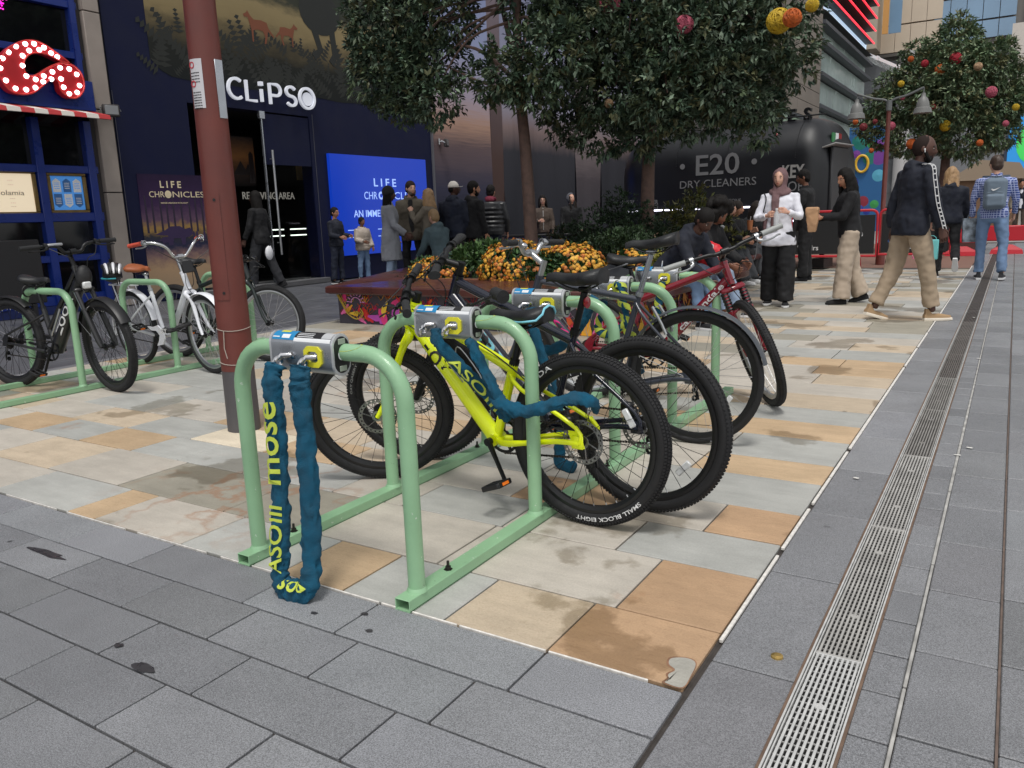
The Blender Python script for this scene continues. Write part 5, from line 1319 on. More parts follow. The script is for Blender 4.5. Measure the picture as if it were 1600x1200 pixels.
# art poster by the pilaster
po = thing('art_poster', 'tall purple woodland poster with cream lettering on the navy wall', 'poster', (0, 0, 0)); PX = -11.985
m_ = MB(); wbox(m_, 8.05, 9.35, .14, 2.06, -12.0, PX); m_.build('poster_sheet', grad_mat('woodland_print', [(0, S(150, 130, 108)), (.2, S(168, 140, 110)), (.32, S(120, 96, 96)), (.40, S(44, 46, 70)), (.47, S(52, 52, 60)), (.54, S(150, 120, 70)), (.62, S(92, 70, 90)), (.75, S(58, 40, 72)), (1, S(42, 30, 56))], z0=.14, z1=2.06, nz=.09, ns=5, stretch=(1, 1.5, 2.2)), po, smooth=False)
M_CREAM = mat('cream_print', S(222, 206, 172), .5)
text('poster_text', 'L I F E', M_CREAM, po, (PX+.001, 8.64, 1.90), UY, UZ, w=.40, h=.11, bold=.02)
text('poster_text', 'CHR', M_CREAM, po, (PX+.001, 8.365, 1.74), UY, UZ, w=.28, h=.095); text('poster_text', 'NICLES', M_CREAM, po, (PX+.001, 8.97, 1.74), UY, UZ, w=.62, h=.095)
m_ = MB(); m_.lathe([(0, 0), (.062, 0), (.062, .002), (0, .002)], (PX+.001, 8.575, 1.74), UX, n=20); m_.lathe([(.02, .003), (.034, .003), (.034, .004), (.02, .004)], (PX+.001, 8.575, 1.74), UX, n=16); m_.build('poster_moon', M_CREAM, po)
text('poster_text', 'IMMERSIVE EXPEDITION IN VIRTUAL REALITY', M_CREAM, po, (PX+.001, 8.68, 1.60), UY, UZ, w=.52, h=.022)
m_ = MB(); q = random.Random(4)
for k in range(9): y = 8.15+.13*k+q.uniform(-.03, .03); m_.prism([(-.02, 0), (.02, 0), (.014, .6), (-.014, .6)], (PX+.0005, y, 1.12), UY, UZ, .0006)
m_.build('poster_trees', mat('trunk_print', S(40, 28, 50), .6), po, smooth=False)
bd = [(-.36, .02), (-.18, .08), (-.05, .15), (.12, .15), (.22, .1), (.32, .12), (.38, .02), (.30, -.03), (.22, -.04), (.2, -.16), (.14, -.16), (.12, -.05), (-.02, -.05), (-.04, -.16), (-.1, -.16), (-.12, .0)]
m_ = MB(); tr_ = tessellate_polygon([[V((a, b, 0)) for a, b in bd]]); m_.add([V((PX+.002, 8.6+a, 1.07+b)) for a, b in bd], [tuple(t) for t in tr_]); m_.add([V((PX+.0025, 8.42+a*.45, .98+b*.45)) for a, b in bd], [tuple(t) for t in tr_])
for y in (8.99, 9.05, 9.2): m_.prism([(-.016, -.1), (.016, -.1), (.02, .05), (0, .09), (-.02, .05)], (PX+.001, y, 1.05), UY, UZ, .001)
m_.build('poster_figures', mat('violet_print', S(50, 34, 72), .6), po, smooth=False)
text('poster_text', 'ECLIPSO', mat('brown_print', S(90, 70, 60), .6), po, (PX+.001, 9.2, .36), UY, UZ, w=.14, h=.035)
# LED screen
M_LED = mat('led_blue', S(6, 18, 80), .2, emit=S(18, 66, 200), es=.42, spec=.6)
M_LEDT = mat('led_text', S(120, 150, 220), .3, emit=S(168, 196, 255), es=.5)
ls = thing('display_screen', 'large bright blue display screen on the navy wall behind the queue', 'screen'); SX = -11.93
m_ = MB(); wbox(m_, 12.34, 15.52, .50, 2.57, -12.0, SX); m_.build('screen_panel', M_LED, ls, smooth=False)
text('screen_text', 'L I F E', M_LEDT, ls, (SX+.002, 14.02, 2.02), UY, UZ, w=.75, h=.17, bold=.015)
text('screen_text', 'CHR', M_LEDT, ls, (SX+.002, 13.52, 1.74), UY, UZ, w=.42, h=.16); text('screen_text', 'NICLES', M_LEDT, ls, (SX+.002, 14.48, 1.74), UY, UZ, w=.95, h=.16)
m_ = MB(); m_.lathe([(.045, 0), (.085, 0), (.085, .004), (.045, .004)], (SX+.001, 13.86, 1.74), UX, n=20); m_.build('screen_moon', M_LEDT, ls)
text('screen_text', 'AN IMMERSIVE', M_LEDT, ls, (SX+.002, 13.62, 1.36), UY, UZ, w=1.35, h=.15, bold=.01); text('screen_text', 'JOURNEY', M_LEDT, ls, (SX+.002, 14.75, 1.36), UY, UZ, w=.75, h=.15)
m_ = MB()
for y in (12.83, 13.78):
    for z in (1.02, .87): wbox(m_, y-.1, y+.1, z-.009, z+.009, SX+.001, SX+.005)
m_.build('screen_bar', M_LEDT, ls, smooth=False)
# printed fabric hoarding with cloth-like folds
hd = thing('fabric_hoarding', 'grey fabric hoarding printed with a dusk sea beyond the navy wall', 'hoarding'); 
def cloth(y0, y1, mt_, amp, seed, x=FX, step=.22):
    n_ = max(3, int((y1-y0)/step)); m_ = MB(); vs = []; nz = 12
    for i in range(n_+1):
        y = y0+(y1-y0)*i/n_
        for k in range(nz+1): vs.append(V((x+amp*noise.noise(V((y*1.4, k*.25, seed))), y, 8.8*k/nz)))
    m_.add(vs, [(i*(nz+1)+k, (i+1)*(nz+1)+k, (i+1)*(nz+1)+k+1, i*(nz+1)+k+1) for i in range(n_) for k in range(nz)]); return m_.build('fabric_panel', mt_, hd)
SEA = [(0, S(36, 38, 48)), (.16, S(44, 46, 60)), (.21, S(60, 60, 78)), (.255, S(76, 70, 82)), (.27, S(88, 78, 86)), (.33, S(104, 88, 90)), (.39, S(176, 142, 124)), (.46, S(170, 158, 172)), (.6, S(150, 158, 190)), (1, S(120, 134, 176))]
M_SEA = grad_mat('sea_print', SEA, z0=0, z1=9, nz=.035, ns=4, stretch=(1, .25, 6))
cloth(15.92, 18.5, M_SEA, .03, 1); M_CL = grad_mat('grey_cloth_print', [(0, S(40, 42, 48)), (.33, S(56, 56, 62)), (.40, S(130, 112, 110)), (.48, S(150, 150, 168)), (1, S(120, 128, 160))], z0=0, z1=9, nz=.02, ns=2, stretch=(1, 2, .3))
cloth(18.5, 19.1, grad_mat('brown_edge_print', [(0, S(70, 54, 50)), (.3, S(82, 64, 60)), (1, S(140, 130, 140))], z0=0, z1=9, nz=.02), .05, 2)
cloth(19.1, 23.4, M_CL, .12, 3); cloth(23.4, 25.2, grad_mat('pale_cloth_print', [(0, S(58, 58, 64)), (.25, S(78, 72, 76)), (.42, S(140, 126, 126)), (1, S(140, 140, 160))], z0=0, z1=9, nz=.04, ns=3, stretch=(1, .4, 4)), .1, 4); cloth(25.2, 29.5, M_CL, .08, 5)
M_WPR = mat('white_vinyl', S(222, 224, 228), .5, emit=S(222, 224, 228), es=.08)
text('hoarding_text', 'OF', M_WPR, hd, (-11.84, 27.75, 2.95), UY, UZ, w=1.0, h=.62, ext=.004); text('hoarding_text', 'JOURNEY', M_WPR, hd, (-11.84, 27.9, 2.43), UY, UZ, w=1.2, h=.22, ext=.004)
text('hoarding_text', 'AN IMMERSIVE EXPEDITION', M_WPR, hd, (-11.84, 28.3, 2.02), UY, UZ, w=2.9, h=.15, ext=.004, bold=.01)
m_ = MB(); wbox(m_, 27.0, 28.2, 1.45, 1.75, -11.85, -11.84); m_.build('hoarding_label', mat('label_grey', S(130, 134, 136), .5), hd, smooth=False)
m_ = MB(); wbox(m_, 16, 29.5, 0, 9, -12.6, -12.3); m_.build('backing', M_NAVYW, hd, smooth=False)
flood((-11.96, 16.15, 2.98), .4, 'small pale floodlight on the grey fabric hoarding')
# ================================================================ far buildings
M_CLAD = mat('stone_cladding', S(128, 120, 112), .75, var=.1, vs=1.5, bump=.15, bs=20)
M_GRNG = mat('green_glass', S(186, 206, 200), .2, spec=.6, var=.15, vs=.5)
M_FIN = mat('dark_fin', S(70, 74, 80), .5)
M_REDL = mat('red_led', S(220, 30, 40), .4, emit=S(255, 44, 60), es=1.3)
M_BLUEL = mat('pale_led', S(190, 214, 232), .3, emit=S(190, 220, 245), es=.5)
sb_ = thing('stone_building', 'stone clad building with panel joints behind the black trailer', 'building')
def xbox(mb, x0, x1, y0, y1, z0, z1, **k): return mb.box(((x0+x1)/2, (y0+y1)/2, (z0+z1)/2), (x1-x0, y1-y0, z1-z0), **k)
m_ = MB(); xbox(m_, -20, -7.6, 29.6, 37.4, 0, 16); m_.build('core', mat('core_dark', S(84, 80, 78), .8), sb_, smooth=False)
for k in range(20):
    z0 = 4.75+.56*k
    for y0, y1 in ((29.6, 33.4), (33.4, 37.5)):
        m_ = MB(); xbox(m_, -7.62, -7.5, y0+.01, y1-.01, z0+.012, z0+.55, bev=.004); m_.build('cladding_panel', M_CLAD, sb_, smooth=False)
for y0, y1 in ((29.8, 32.2), (32.3, 34.8), (34.9, 37.3)):
    m_ = MB(); xbox(m_, -7.58, -7.55, y0, y1, .3, 4.6); m_.build('window_pane', mat('leafy_glass', S(160, 186, 160), .15, var=.45, vs=2.5), sb_, smooth=False)
m_ = MB(); xbox(m_, -7.62, -7.5, 29.6, 37.5, 4.6, 4.74); m_.build('soffit', M_FIN, sb_, smooth=False)
gb = thing('glass_building', 'green glass building with dark fins and red light strips', 'building')
m_ = MB(); xbox(m_, -20, -7.9, 37.5, 51, 0, 17); m_.build('core', mat('core_green', S(120, 134, 130), .5), gb, smooth=False)
zs = [0, 2.6, 4.0, 5.4, 6.7, 8.0, 9.3]
for k, z in enumerate(zs):
    z1 = zs[k+1] if k+1 < len(zs) else 10.2
    for j in range(9):
        y0 = 37.55+1.48*j; m_ = MB(); xbox(m_, -7.85, -7.8, y0+.02, y0+1.46, z+.1, z1-.1)
        m_.build('glass_pane', M_BLUEL if z >= 9 else M_GRNG, gb, smooth=False)
for z, dx in ((4.0, .02), (5.4, .05), (6.7, .1), (8.0, .1), (8.75, .16)):
    m_ = MB(); xbox(m_, -7.9, -7.5+dx*.8, 37.5, 51-.2*z*.1, z-.05, z+.10); m_.build('fin', M_FIN, gb, smooth=False)
for k in range(8):
    z = 9.2+.66*k; dx = .12+.03*k; m_ = MB(); m_.add([(-7.9, 37.5, z), (-7.5+dx, 37.5, z), (-7.5+dx, 50.4+.1*k, z-.0), (-7.9, 50.4+.1*k, z), (-7.9, 37.5, z+.32), (-7.6+dx, 37.5, z+.06), (-7.6+dx, 50.4+.1*k, z+.06), (-7.9, 50.4+.1*k, z+.32)], [(0, 1, 2, 3), (7, 6, 5, 4), (0, 4, 5, 1), (2, 6, 7, 3), (1, 5, 6, 2), (0, 3, 7, 4)])
    f_ = m_.build('fin', mat('black_fin', S(50, 46, 46), .6), gb, smooth=False)
    if k > 0:
        m_ = MB(); xbox(m_, -7.5+dx-.03, -7.5+dx+.03, 37.5, 50.4+.1*k, z-.02, z+.03); m_.build('light_strip', M_REDL, f_, smooth=False)
cb = thing('beige_building', 'beige panelled building with blue windows closing the end of the street', 'building'); YB = 62
M_BP = mat('beige_panel', S(206, 190, 170), .7, var=.06, vs=.4); M_BLUEG = mat('sky_glass', S(120, 150, 178), .1, spec=.7, var=.2, vs=.3)
m_ = MB(); xbox(m_, -14, 22, YB+.3, YB+12, 0, 26); m_.build('core', mat('core_grey', S(120, 116, 112), .7), cb, smooth=False)
m_ = MB(); xbox(m_, -14, -8.6, YB-2, YB+.2, 11.2, 26); m_.build('wing', mat('wing_beige', S(176, 164, 148), .7), cb, smooth=False)
for j in range(26):
    x0 = -9.6+.92*j
    for z0, z1 in ((11.1, 12.8), (12.85, 15.2), (15.25, 17.6), (17.65, 20), (20.05, 22.4)):
        win = -5.4 < x0+.4 < -.9 and z0 > 11.0
        if win: continue
        m_ = MB(); xbox(m_, x0+.012, x0+.905, YB-.02, YB+.3, z0+.02, z1-.02); m_.build('wall_panel', M_BP, cb, smooth=False)
for j in range(5):
    x0 = -5.5+.92*j
    for z0, z1 in ((11.3, 12.4), (12.45, 13.9), (13.95, 15.3), (15.35, 18)):
        m_ = MB(); xbox(m_, x0+.02, x0+.9, YB+.05, YB+.12, z0+.03, z1-.03); m_.build('window_pane', M_BLUEG, cb, smooth=False)
for j in range(10):
    x0 = -10+1.9*j
    for z0, z1 in ((1, 4.2), (4.4, 7.4), (7.6, 10.6)):
        m_ = MB(); xbox(m_, x0+.05, x0+1.85, YB+.1, YB+.2, z0, z1); m_.build('window_pane', mat('grey_glass', S(120, 122, 126), .25, var=.2, vs=.6), cb, smooth=False)
m_ = MB(); xbox(m_, -9.7, 14, YB-.1, YB+.3, 10.85, 11.05); m_.build('soffit', mat('soffit', S(96, 92, 88), .7), cb, smooth=False)
m_ = MB(); m_.lathe([(.45, 0), (.45, 11)], (-6.9, YB-.5, 0), n=20); m_.build('round_column', mat('pale_column', S(186, 184, 184), .6), cb)
m_ = MB(); xbox(m_, -8.3, -7.95, YB-2.05, YB-1.95, 12.0, 15.5); m_.build('orange_reveal', mat('orange_reveal', S(206, 150, 84), .6), cb, smooth=False)
m_ = MB(); xbox(m_, -7.93, -7.2, YB-1.9, YB-1.8, 12.0, 17); m_.build('window_pane', M_BLUEG, cb, smooth=False)
cn = thing('glass_canopy', 'white framed glass canopy projecting from the glass building', 'canopy')
m_ = MB()
for x in (-8.3, -7.2, -6.1): m_.box((x, 53, 9.75-.55*(x+8.3)), (.14, 4.4, .22), rot=MX.Rotation(.5, 3, 'Y'))
for y in (51, 52.4, 53.8, 55.1): m_.box((-7.2, y, 9.14), (2.75, .18, .16), rot=MX.Rotation(.5, 3, 'Y'))
m_.build('canopy_frame', mat('white_steel', S(242, 242, 242), .5), cn, smooth=False)
m_ = MB(); m_.box((-7.2, 53, 9.04), (2.6, 4.0, .02), rot=MX.Rotation(.5, 3, 'Y')); m_.build('canopy_glass', mat('canopy_glass', S(190, 198, 200), .2, alpha=.6), cn, smooth=False)
# painted hoarding at the far left end
mh = thing('painted_hoarding', 'bright painted hoarding with a yellow ring beyond the black trailer', 'hoarding', (-5.9, 40, 0))
m_ = MB(); xbox(m_, -.75, .75, 0, .1, 0, 4.6); m_.build('board', mat('hoarding_blue', S(40, 96, 150), .6), mh, smooth=False)
q = random.Random(5); pc = [S(30, 120, 110), S(120, 60, 150), S(40, 60, 150), S(60, 150, 80), S(140, 40, 60), S(90, 170, 200)]
for k in range(16):
    m_ = MB(); x, z = q.uniform(-.6, .6), q.uniform(.4, 4.2); m_.lathe([(0, 0), (q.uniform(.15, .32), 0), (.0, .004+.002*k)], (x, 0, z), (0, -1, 0), n=18); m_.build('paint_patch', mat('patch%d' % (k % 6), pc[k % 6], .6), mh, smooth=False)
m_ = MB(); m_.tube([V((-.15+math.cos(a)*.26, -.06, 3.0+math.sin(a)*.36)) for a in [2*PI*i/24 for i in range(24)]], .06, 6, closed=True); m_.build('yellow_ring', mat('ring_yellow', S(226, 178, 50), .5), mh)
rs = thing('poster_screen', 'blue and green advertising screen at the right edge of the street', 'screen', (.02, 36, 0))
m_ = MB(); xbox(m_, -.55, 3, 0, .3, 1.3, 4.4); m_.build('screen_frame', mat('frame_dark', S(50, 60, 80), .5), rs, smooth=False)
m_ = MB(); xbox(m_, -.45, 2.9, -.02, 0, 1.5, 4.25); m_.build('screen_panel', mat('ad_blue', S(40, 130, 190), .4, emit=S(40, 130, 200), es=.35), rs, smooth=False)
m_ = MB(); m_.ell((.35, -.03, 3.2), (.55, .008, .75), n=24); m_.build('green_shape', mat('ad_green', S(70, 190, 90), .4, emit=S(60, 200, 90), es=.3), rs)
m_ = MB(); m_.ell((.1, -.03, 1.75), (.7, .008, .3), n=24); m_.build('cyan_shape', mat('ad_cyan', S(70, 190, 220), .4, emit=S(60, 190, 230), es=.3), rs)
rb = thing('pale_shop', 'pale shop wall at the far right end of the street', 'building')
m_ = MB(); xbox(m_, -.62, 9, 36.4, 45, 0, 7.5); m_.build('wall', mat('pale_wall', S(206, 198, 190), .7, var=.05), rb, smooth=False)
for z in (2.8, 5.2): m_ = MB(); xbox(m_, -.66, 9, 36.3, 36.4, z, z+.08); m_.build('band', M_FIN, rb, smooth=False)
ks = thing('wooden_kiosk', 'low brown timber kiosk with a pitched roof behind the far tree', 'kiosk', (-.9, 32, 0))
m_ = MB(); xbox(m_, -1.0, 1.0, -.5, 1, .0, 1.9); m_.build('kiosk_wall', mat('kiosk_timber', S(120, 92, 70), .7, var=.15), ks, smooth=False)
m_ = MB(); m_.prism([(-1.2, 1.85), (1.2, 1.85), (.9, 2.35), (-.2, 2.5)], (0, 1.2, 0), (1, 0, 0), (0, 0, 1), 1.9); m_.build('kiosk_roof', mat('kiosk_roof', S(150, 132, 112), .7), ks, smooth=False)

# ================================================================ black trailer kiosk
tl = thing('trailer_kiosk', 'matt black rounded trailer kiosk lettered for dry cleaning', 'trailer', (-2.85, 16.75, 0), R(180-8))
M_TRL = mat('matt_black_panel', S(19, 20, 24), .42, var=.1, vs=1.5)
Lx, Wd, z0_, zt_ = 4.45, 2.1, .42, 2.82     # local x runs left from the right end, local y toward the viewer is negative of world
def trl_ring(x, k):
    pts = []; hw = Wd/2*k; zc = (z0_+zt_)/2; r_ = .75*k; top = z0_+(zt_-z0_)*(1-(1-k)*.75); lo = z0_+(1-k)*.5
    for cx_, cz_, a0 in ((hw-r_, top-r_, 0), (-hw+r_, top-r_, PI/2)):
        for i in range(9): a = a0+PI/2*i/8; pts.append(V((x, cx_+math.cos(a)*r_, cz_+math.sin(a)*r_)))
    for sy, a0 in ((-1, PI), (1, 1.5*PI)):
        for i in range(5): a = a0+PI/2*i/4; pts.append(V((x, sy*(hw-.15)+math.cos(a)*.15, lo+.15+math.sin(a)*.15)))
    return pts
m_ = MB(); rings = []
for t_ in range(9): a = PI/2*t_/8; rings.append(trl_ring(.5*(1-math.cos(a)), .60+.40*math.sin(a)))
for t_ in range(9): a = PI/2*(1-t_/8); rings.append(trl_ring(Lx-.5*(1-math.cos(a)), .60+.40*math.sin(a)))
m_.loft(rings); body = m_.build('trailer_body', M_TRL, tl, ang=50)
m_ = MB()
for x in (.55, 1.9, 3.0, Lx-.75):
    p = trl_ring(x, 1.004)
    for i in range(0, 18):
        for j in range(5): m_.ell(p[i].lerp(p[i+1], j/5) if i < 17 else p[i], .008, n=4, k=3)
stuff(m_.build('rivet_row', M_TRL, body))
FY = Wd/2+.008   # viewer side face (after the half turn)
fx, fz = V((-1, 0, 0)), V((0, 0, 1))
M_GRT = mat('grey_vinyl', S(112, 112, 114), .5); M_GRT2 = mat('pale_vinyl', S(140, 138, 136), .5)
def tt(body_, x, z, w, h, mt_=M_GRT, bold=.0): return text('trailer_lettering', body_, mt_, tl, (x, FY, z), fx, fz, w=w, h=h, ext=.003, bold=bold)
tt('E20', 2.10, 2.06, .92, .40, bold=.012); tt('DRY CLEANERS', 2.10, 1.70, 1.62, .15)
for x in (1.34, 2.86):
    m_ = MB(); m_.lathe([(0, 0), (.055, 0), (.055, .003), (0, .003)], (x, FY, 2.06), (0, 1, 0), n=20); m_.build('dot', M_GRT, tl)
tt('LEATHER', 3.62, 1.385, .40, .085, bold=.02); tt('CLEANING', 3.62, 1.29, .40, .08); tt('KEY', .58, 1.83, .42, .24, M_GRT2, .03); tt('FOB', .57, 1.56, .40, .18); tt('CUTTING', .58, 1.39, .50, .12)
tt('LAUNDRY', 4.14, 1.40, .3, .1); tt('ALTERATIONS', 1.9, 1.34, .62, .08)
m_ = MB(); 
for z, k in ((1.21, .02), (.93, .01)): m_.box((Lx/2-.06, FY+.012, z), (Lx-.5 if z > 1 else .9, .024, .03)); 
m_.box((.32, FY+.012, .93), (.6, .024, .03)); m_.build('light_strip', mat('white_led', S(240, 242, 250), emit=S(238, 236, 255), es=2.2), tl, smooth=False)
m_ = MB(); m_.box((Lx/2, FY-.0, .62), (Lx-1.5, .02, .36), bev=.005); m_.build('lower_panel', mat('timber_panel', S(150, 126, 104), .7, var=.12), tl)
for x in (1.7, 2.5):
    w_ = MB(); w_.lathe([(.10, -.09), (.27, -.09), (.31, -.06), (.31, .06), (.27, .09), (.10, .09)], (x, Wd/2-.3, .31), (0, 1, 0), n=28, closed=True); wt = w_.build('wheel', M_TYRE, tl); w_ = MB(); w_.lathe([(0, 0), (.17, 0), (.19, -.02)], (x, Wd/2-.2, .31), (0, 1, 0), n=20); w_.build('rim', M_RIMS, wt)
m_ = MB(); m_.box((.55, -.6, .2), (.08, .08, .42)); m_.box((3.9, .6, .2), (.08, .08, .42)); m_.box((.2, .5, .12), (.3, .5, .16)); m_.build('jack_leg', M_BLKM, tl)
for i, ch_ in enumerate('SHOES'):
    m_ = MB(); text('', ch_, None, None, (1.75-.30*i, .45, 2.88), (-1, 0, 0), (0, 0, 1), h=.24, ext=.09, bold=.03, into=m_); m_.build('roof_letter', M_BLKM, tl, smooth=False)
m_ = MB(); m_.tube([(2.1, .55, 2.85), (.2, .55, 2.85)], .015, 6)
for x in (2.0, 1.2, .5): m_.tube([(x, .55, 2.7), (x, .55, 2.85)], .012, 6)
m_.build('sign_rail', M_BLKM, tl)
m_ = MB(); m_.box((.02, .35, 2.26), (.28, 1.0, .03), bev=.01, rot=MX.Rotation(.25, 3, 'Y')); m_.build('door_awning', M_GRT2, tl)
m_ = MB(); m_.box((.0, .3, 1.4), (.06, .9, 1.7), bev=.02); m_.build('end_door', mat('charcoal', S(44, 44, 46), .5), tl)
m_ = MB()
for k, c_ in ((0, M_RED), (1, M_STWHT), (2, mat('flag_green', S(60, 130, 80), .5))): pass
m_.lathe([(0, 0), (.03, 0), (0, .02)], (.95, FY-.06, 2.52), (0, 1, .3), n=10); m_.build('marker_lamp', M_RED, tl)
for k, c_ in ((0, M_RED), (1, M_STWHT), (2, MATS['flag_green'])):
    m_ = MB(); m_.box((.06, .15+.17*k, 2.42), (.02, .16, .17)); m_.build('flag_panel', c_, tl, smooth=False)
# red barriers with black banners
M_BRED = mat('barrier_red', S(186, 30, 44), .4)
def barrier(loc, rz, w, label, words):
    t = thing('crowd_barrier', label, 'barrier', loc, rz, 'red barriers beside the trailer'); m_ = MB(); h = 1.08; r_ = .10
    pts = [V((-w/2, 0, .28))]+arc((-w/2+r_, 0, h-r_), r_, PI, PI/2, 5)+arc((w/2-r_, 0, h-r_), r_, PI/2, 0, 5)+[V((w/2, 0, .28))]
    m_.tube(pts, .024, 8, closed=True)
    for s in (-1, 1): m_.tube([(s*w*.32, -.28, .02), (s*w*.32, -.03, .28), (s*w*.32, .03, .28), (s*w*.32, .28, .02)], .02, 8)
    m_.build('barrier_frame', M_BRED, t)
    m_ = MB(); m_.box((0, 0, .66), (w-.07, .02, .68), bev=.004); b_ = m_.build('banner', mat('banner_black', S(22, 22, 24), .6), t)
    for body_, x, z, ww in words: text('banner_lettering', body_, M_WTXT, b_, (x, -.012, z), (1, 0, 0), (0, 0, 1), w=ww, ext=.002, bold=.01)
    return t
barrier((-2.78, 15.55, 0), R(4), 1.45, 'red framed barrier with black banner reading Repairs', (('Repairs', -.42, .42, .36), ('KEY', .30, .86, .30), ('CUTTING', .32, .66, .36)))
barrier((-1.50, 16.1, 0), R(6), 1.15, 'red framed barrier with black banner behind the walking man', (('Leather', .10, .42, .38), ('FAST', -.3, .84, .3)))
wl = MB(); wl.lathe([(.02, -.03), (.085, -.03), (.095, 0), (.085, .03), (.02, .03)], (0, 0, .1), (1, 0, 0), n=18, closed=True); wl.tube([(0, 0, .1), (0, 0, .3)], .015, 6)
o = wl.build('trolley_wheel', M_TYRE); o.location = (-1.93, 16.2, 0); tag(o, 'black castor wheel under the red barrier by the walking man', 'wheel')
def rbase(x, y, lab):
    t = thing('barrier_foot', lab, 'barrier foot', (x, y, 0), 0, 'red plastic barrier feet'); m_ = MB(); m_.loft([[V((a*.32, b*.18, 0)) for a, b in ((-1, -1), (1, -1), (1, 1), (-1, 1))], [V((a*.30, b*.16, .09)) for a, b in ((-1, -1), (1, -1), (1, 1), (-1, 1))], [V((a*.1, b*.1, .2)) for a, b in ((-1, -1), (1, -1), (1, 1), (-1, 1))]]); m_.build('foot_block', M_BRED, t, smooth=False)
    m_ = MB(); m_.box((0, 0, .45), (.9, .05, .34), bev=.02); m_.build('rail_panel', M_BRED, t)
rbase(-.95, 20.5, 'low red barrier foot between the blonde woman and the backpack man'); rbase(-.1, 21.2, 'low red barrier foot just right of the backpack man')

# ================================================================ planter bench with painted sides
M_WOOD = mat('brown_bench', S(74, 38, 33), .36, var=.2, vs=3, coat=.14, bump=.08, bs=25)
M_BWOOD = mat('worn_timber', S(128, 84, 62), .6, var=.2, vs=6)
M_ART = mat('art_ground', S(66, 62, 72), .6)
M_SOIL = mat('soil', S(46, 38, 32), .95, var=.3, vs=8)
pb = thing('planter_bench', 'large brown bench planter with a bright pink and yellow painted front', 'planter bench')
outer = [(-6.86, 6.86), (-2.80, 6.86), (-2.72, 9.9), (-3.3, 11.6), (-8.62, 11.6), (-8.45, 10.6)]
inner = [(-6.55, 7.95), (-3.45, 7.95), (-3.45, 9.9), (-3.7, 11.0), (-7.7, 11.0), (-7.6, 10.4)]
def seat_piece(a, b, c, d, nm='seat_panel'):
    m_ = MB(); P = [V((*p, 0)) for p in (a, b, c, d)]; cen = sum(P, V())/4; rings = []
    for z, k in ((.36, .06), (.375, .0), (.435, .0), (.45, .05)):
        rings.append([p+(cen-p).normalized()*k*1.0+V((0, 0, z)) for p in P])
    m_.loft(rings); return m_.build(nm, M_WOOD, pb, ang=25)
n6 = len(outer)
for i in range(n6):
    j = (i+1) % n6
    seat_piece(outer[i], outer[j], inner[j], inner[i])
m_ = MB(); base = [(-6.80, 7.0), (-3.15, 7.0), (-3.12, 9.8), (-3.6, 11.3), (-8.2, 11.3), (-8.05, 10.5)]
m_.prism(base, (0, 0, 0), (1, 0, 0), (0, 1, 0), .365); m_.build('base', M_ART, pb, smooth=False)
m_ = MB(); m_.prism(inner, (0, 0, .36), (1, 0, 0), (0, 1, 0), .06); m_.build('planter_soil', M_SOIL, pb, smooth=False)
for i in range(n6):
    a, b = V((*inner[i], .447)), V((*inner[(i+1) % n6], .447)); d_ = (b-a); m_ = MB(); m_.box((a+b)/2, (d_.length, .03, .035), bev=.006, rot=MX.Rotation(math.atan2(d_.y, d_.x), 3, 'Z')); m_.build('planter_edge', M_BWOOD, pb)
# painted doodles on the front and the right side: freely drawn suns, leaves, hands and squiggles
def art(p0, p1, seed, dark):
    q = random.Random(seed); p0, p1 = V((*p0, 0)), V((*p1, 0)); ux = (p1-p0).normalized(); L = (p1-p0).length; nrm = ux.cross(V((0, 0, 1)))
    cols = [S(226, 60, 130), S(240, 170, 40), S(200, 40, 50), S(236, 110, 170), S(240, 200, 60), S(226, 96, 40), S(190, 80, 180)]
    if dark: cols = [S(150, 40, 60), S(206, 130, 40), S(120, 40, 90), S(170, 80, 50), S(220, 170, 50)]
    bs = {}
    def g_(i): return bs.setdefault(i, MB())
    pt = lambda u, z, d: p0+ux*u+V((0, 0, z))+nrm*(.002+d*.0004)
    n_ = int(L*44)
    for k in range(n_):
        u = q.uniform(.03, L-.03); z = .015+.33*q.random(); i = q.randrange(len(cols)); kind = q.random(); s_ = q.uniform(.035, .085)*(1.25 if z < .15 else .8)
        if kind < .4:
            a0 = q.uniform(0, PI); pts = []
            for j in range(12):
                a = 2*PI*j/12; r_ = s_*(1+.25*math.sin(3*a+k)); x_, y_ = math.cos(a)*r_*1.5, math.sin(a)*r_*.55; x_, y_ = x_*math.cos(a0)-y_*math.sin(a0), x_*math.sin(a0)+y_*math.cos(a0)
                pts.append(pt(max(.0, min(L, u+x_)), max(.004, min(.36, z+y_)), k % 40))
            g_(i).add(pts, [tuple(range(12))])
        elif kind < .65:
            for f in range(5):
                a = .5+f*.5+q.uniform(-.1, .1); m0 = pt(u, z, k % 40); e = (max(0, min(L, u+math.cos(a)*s_*1.5)), max(.004, min(.36, z+math.sin(a)*s_*1.5)))
                g_(i).tube([pt(u+math.cos(a)*s_*.3, max(.005, min(.355, z+math.sin(a)*s_*.3)), k % 40), pt(*e, k % 40)], .008, 4, sq=.1, up=nrm)
        else:
            pts = [pt(max(0, min(L, u+s_*(j-4)*.45)), max(.006, min(.355, z+s_*.5*math.sin(j*1.8+k))), k % 40) for j in range(9)]
            g_(i).tube(smooth_path(pts, 2), .0055, 4, sq=.1, up=nrm)
    for i, m_ in bs.items(): stuff(m_.build('painted_motif', mat(('dart' if dark else 'art')+str(i), cols[i], .55), pb, smooth=False))
    return pt
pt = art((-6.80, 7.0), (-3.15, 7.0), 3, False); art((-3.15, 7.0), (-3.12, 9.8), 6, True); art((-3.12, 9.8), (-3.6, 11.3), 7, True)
m_ = MB(); c_ = (.30, .27)
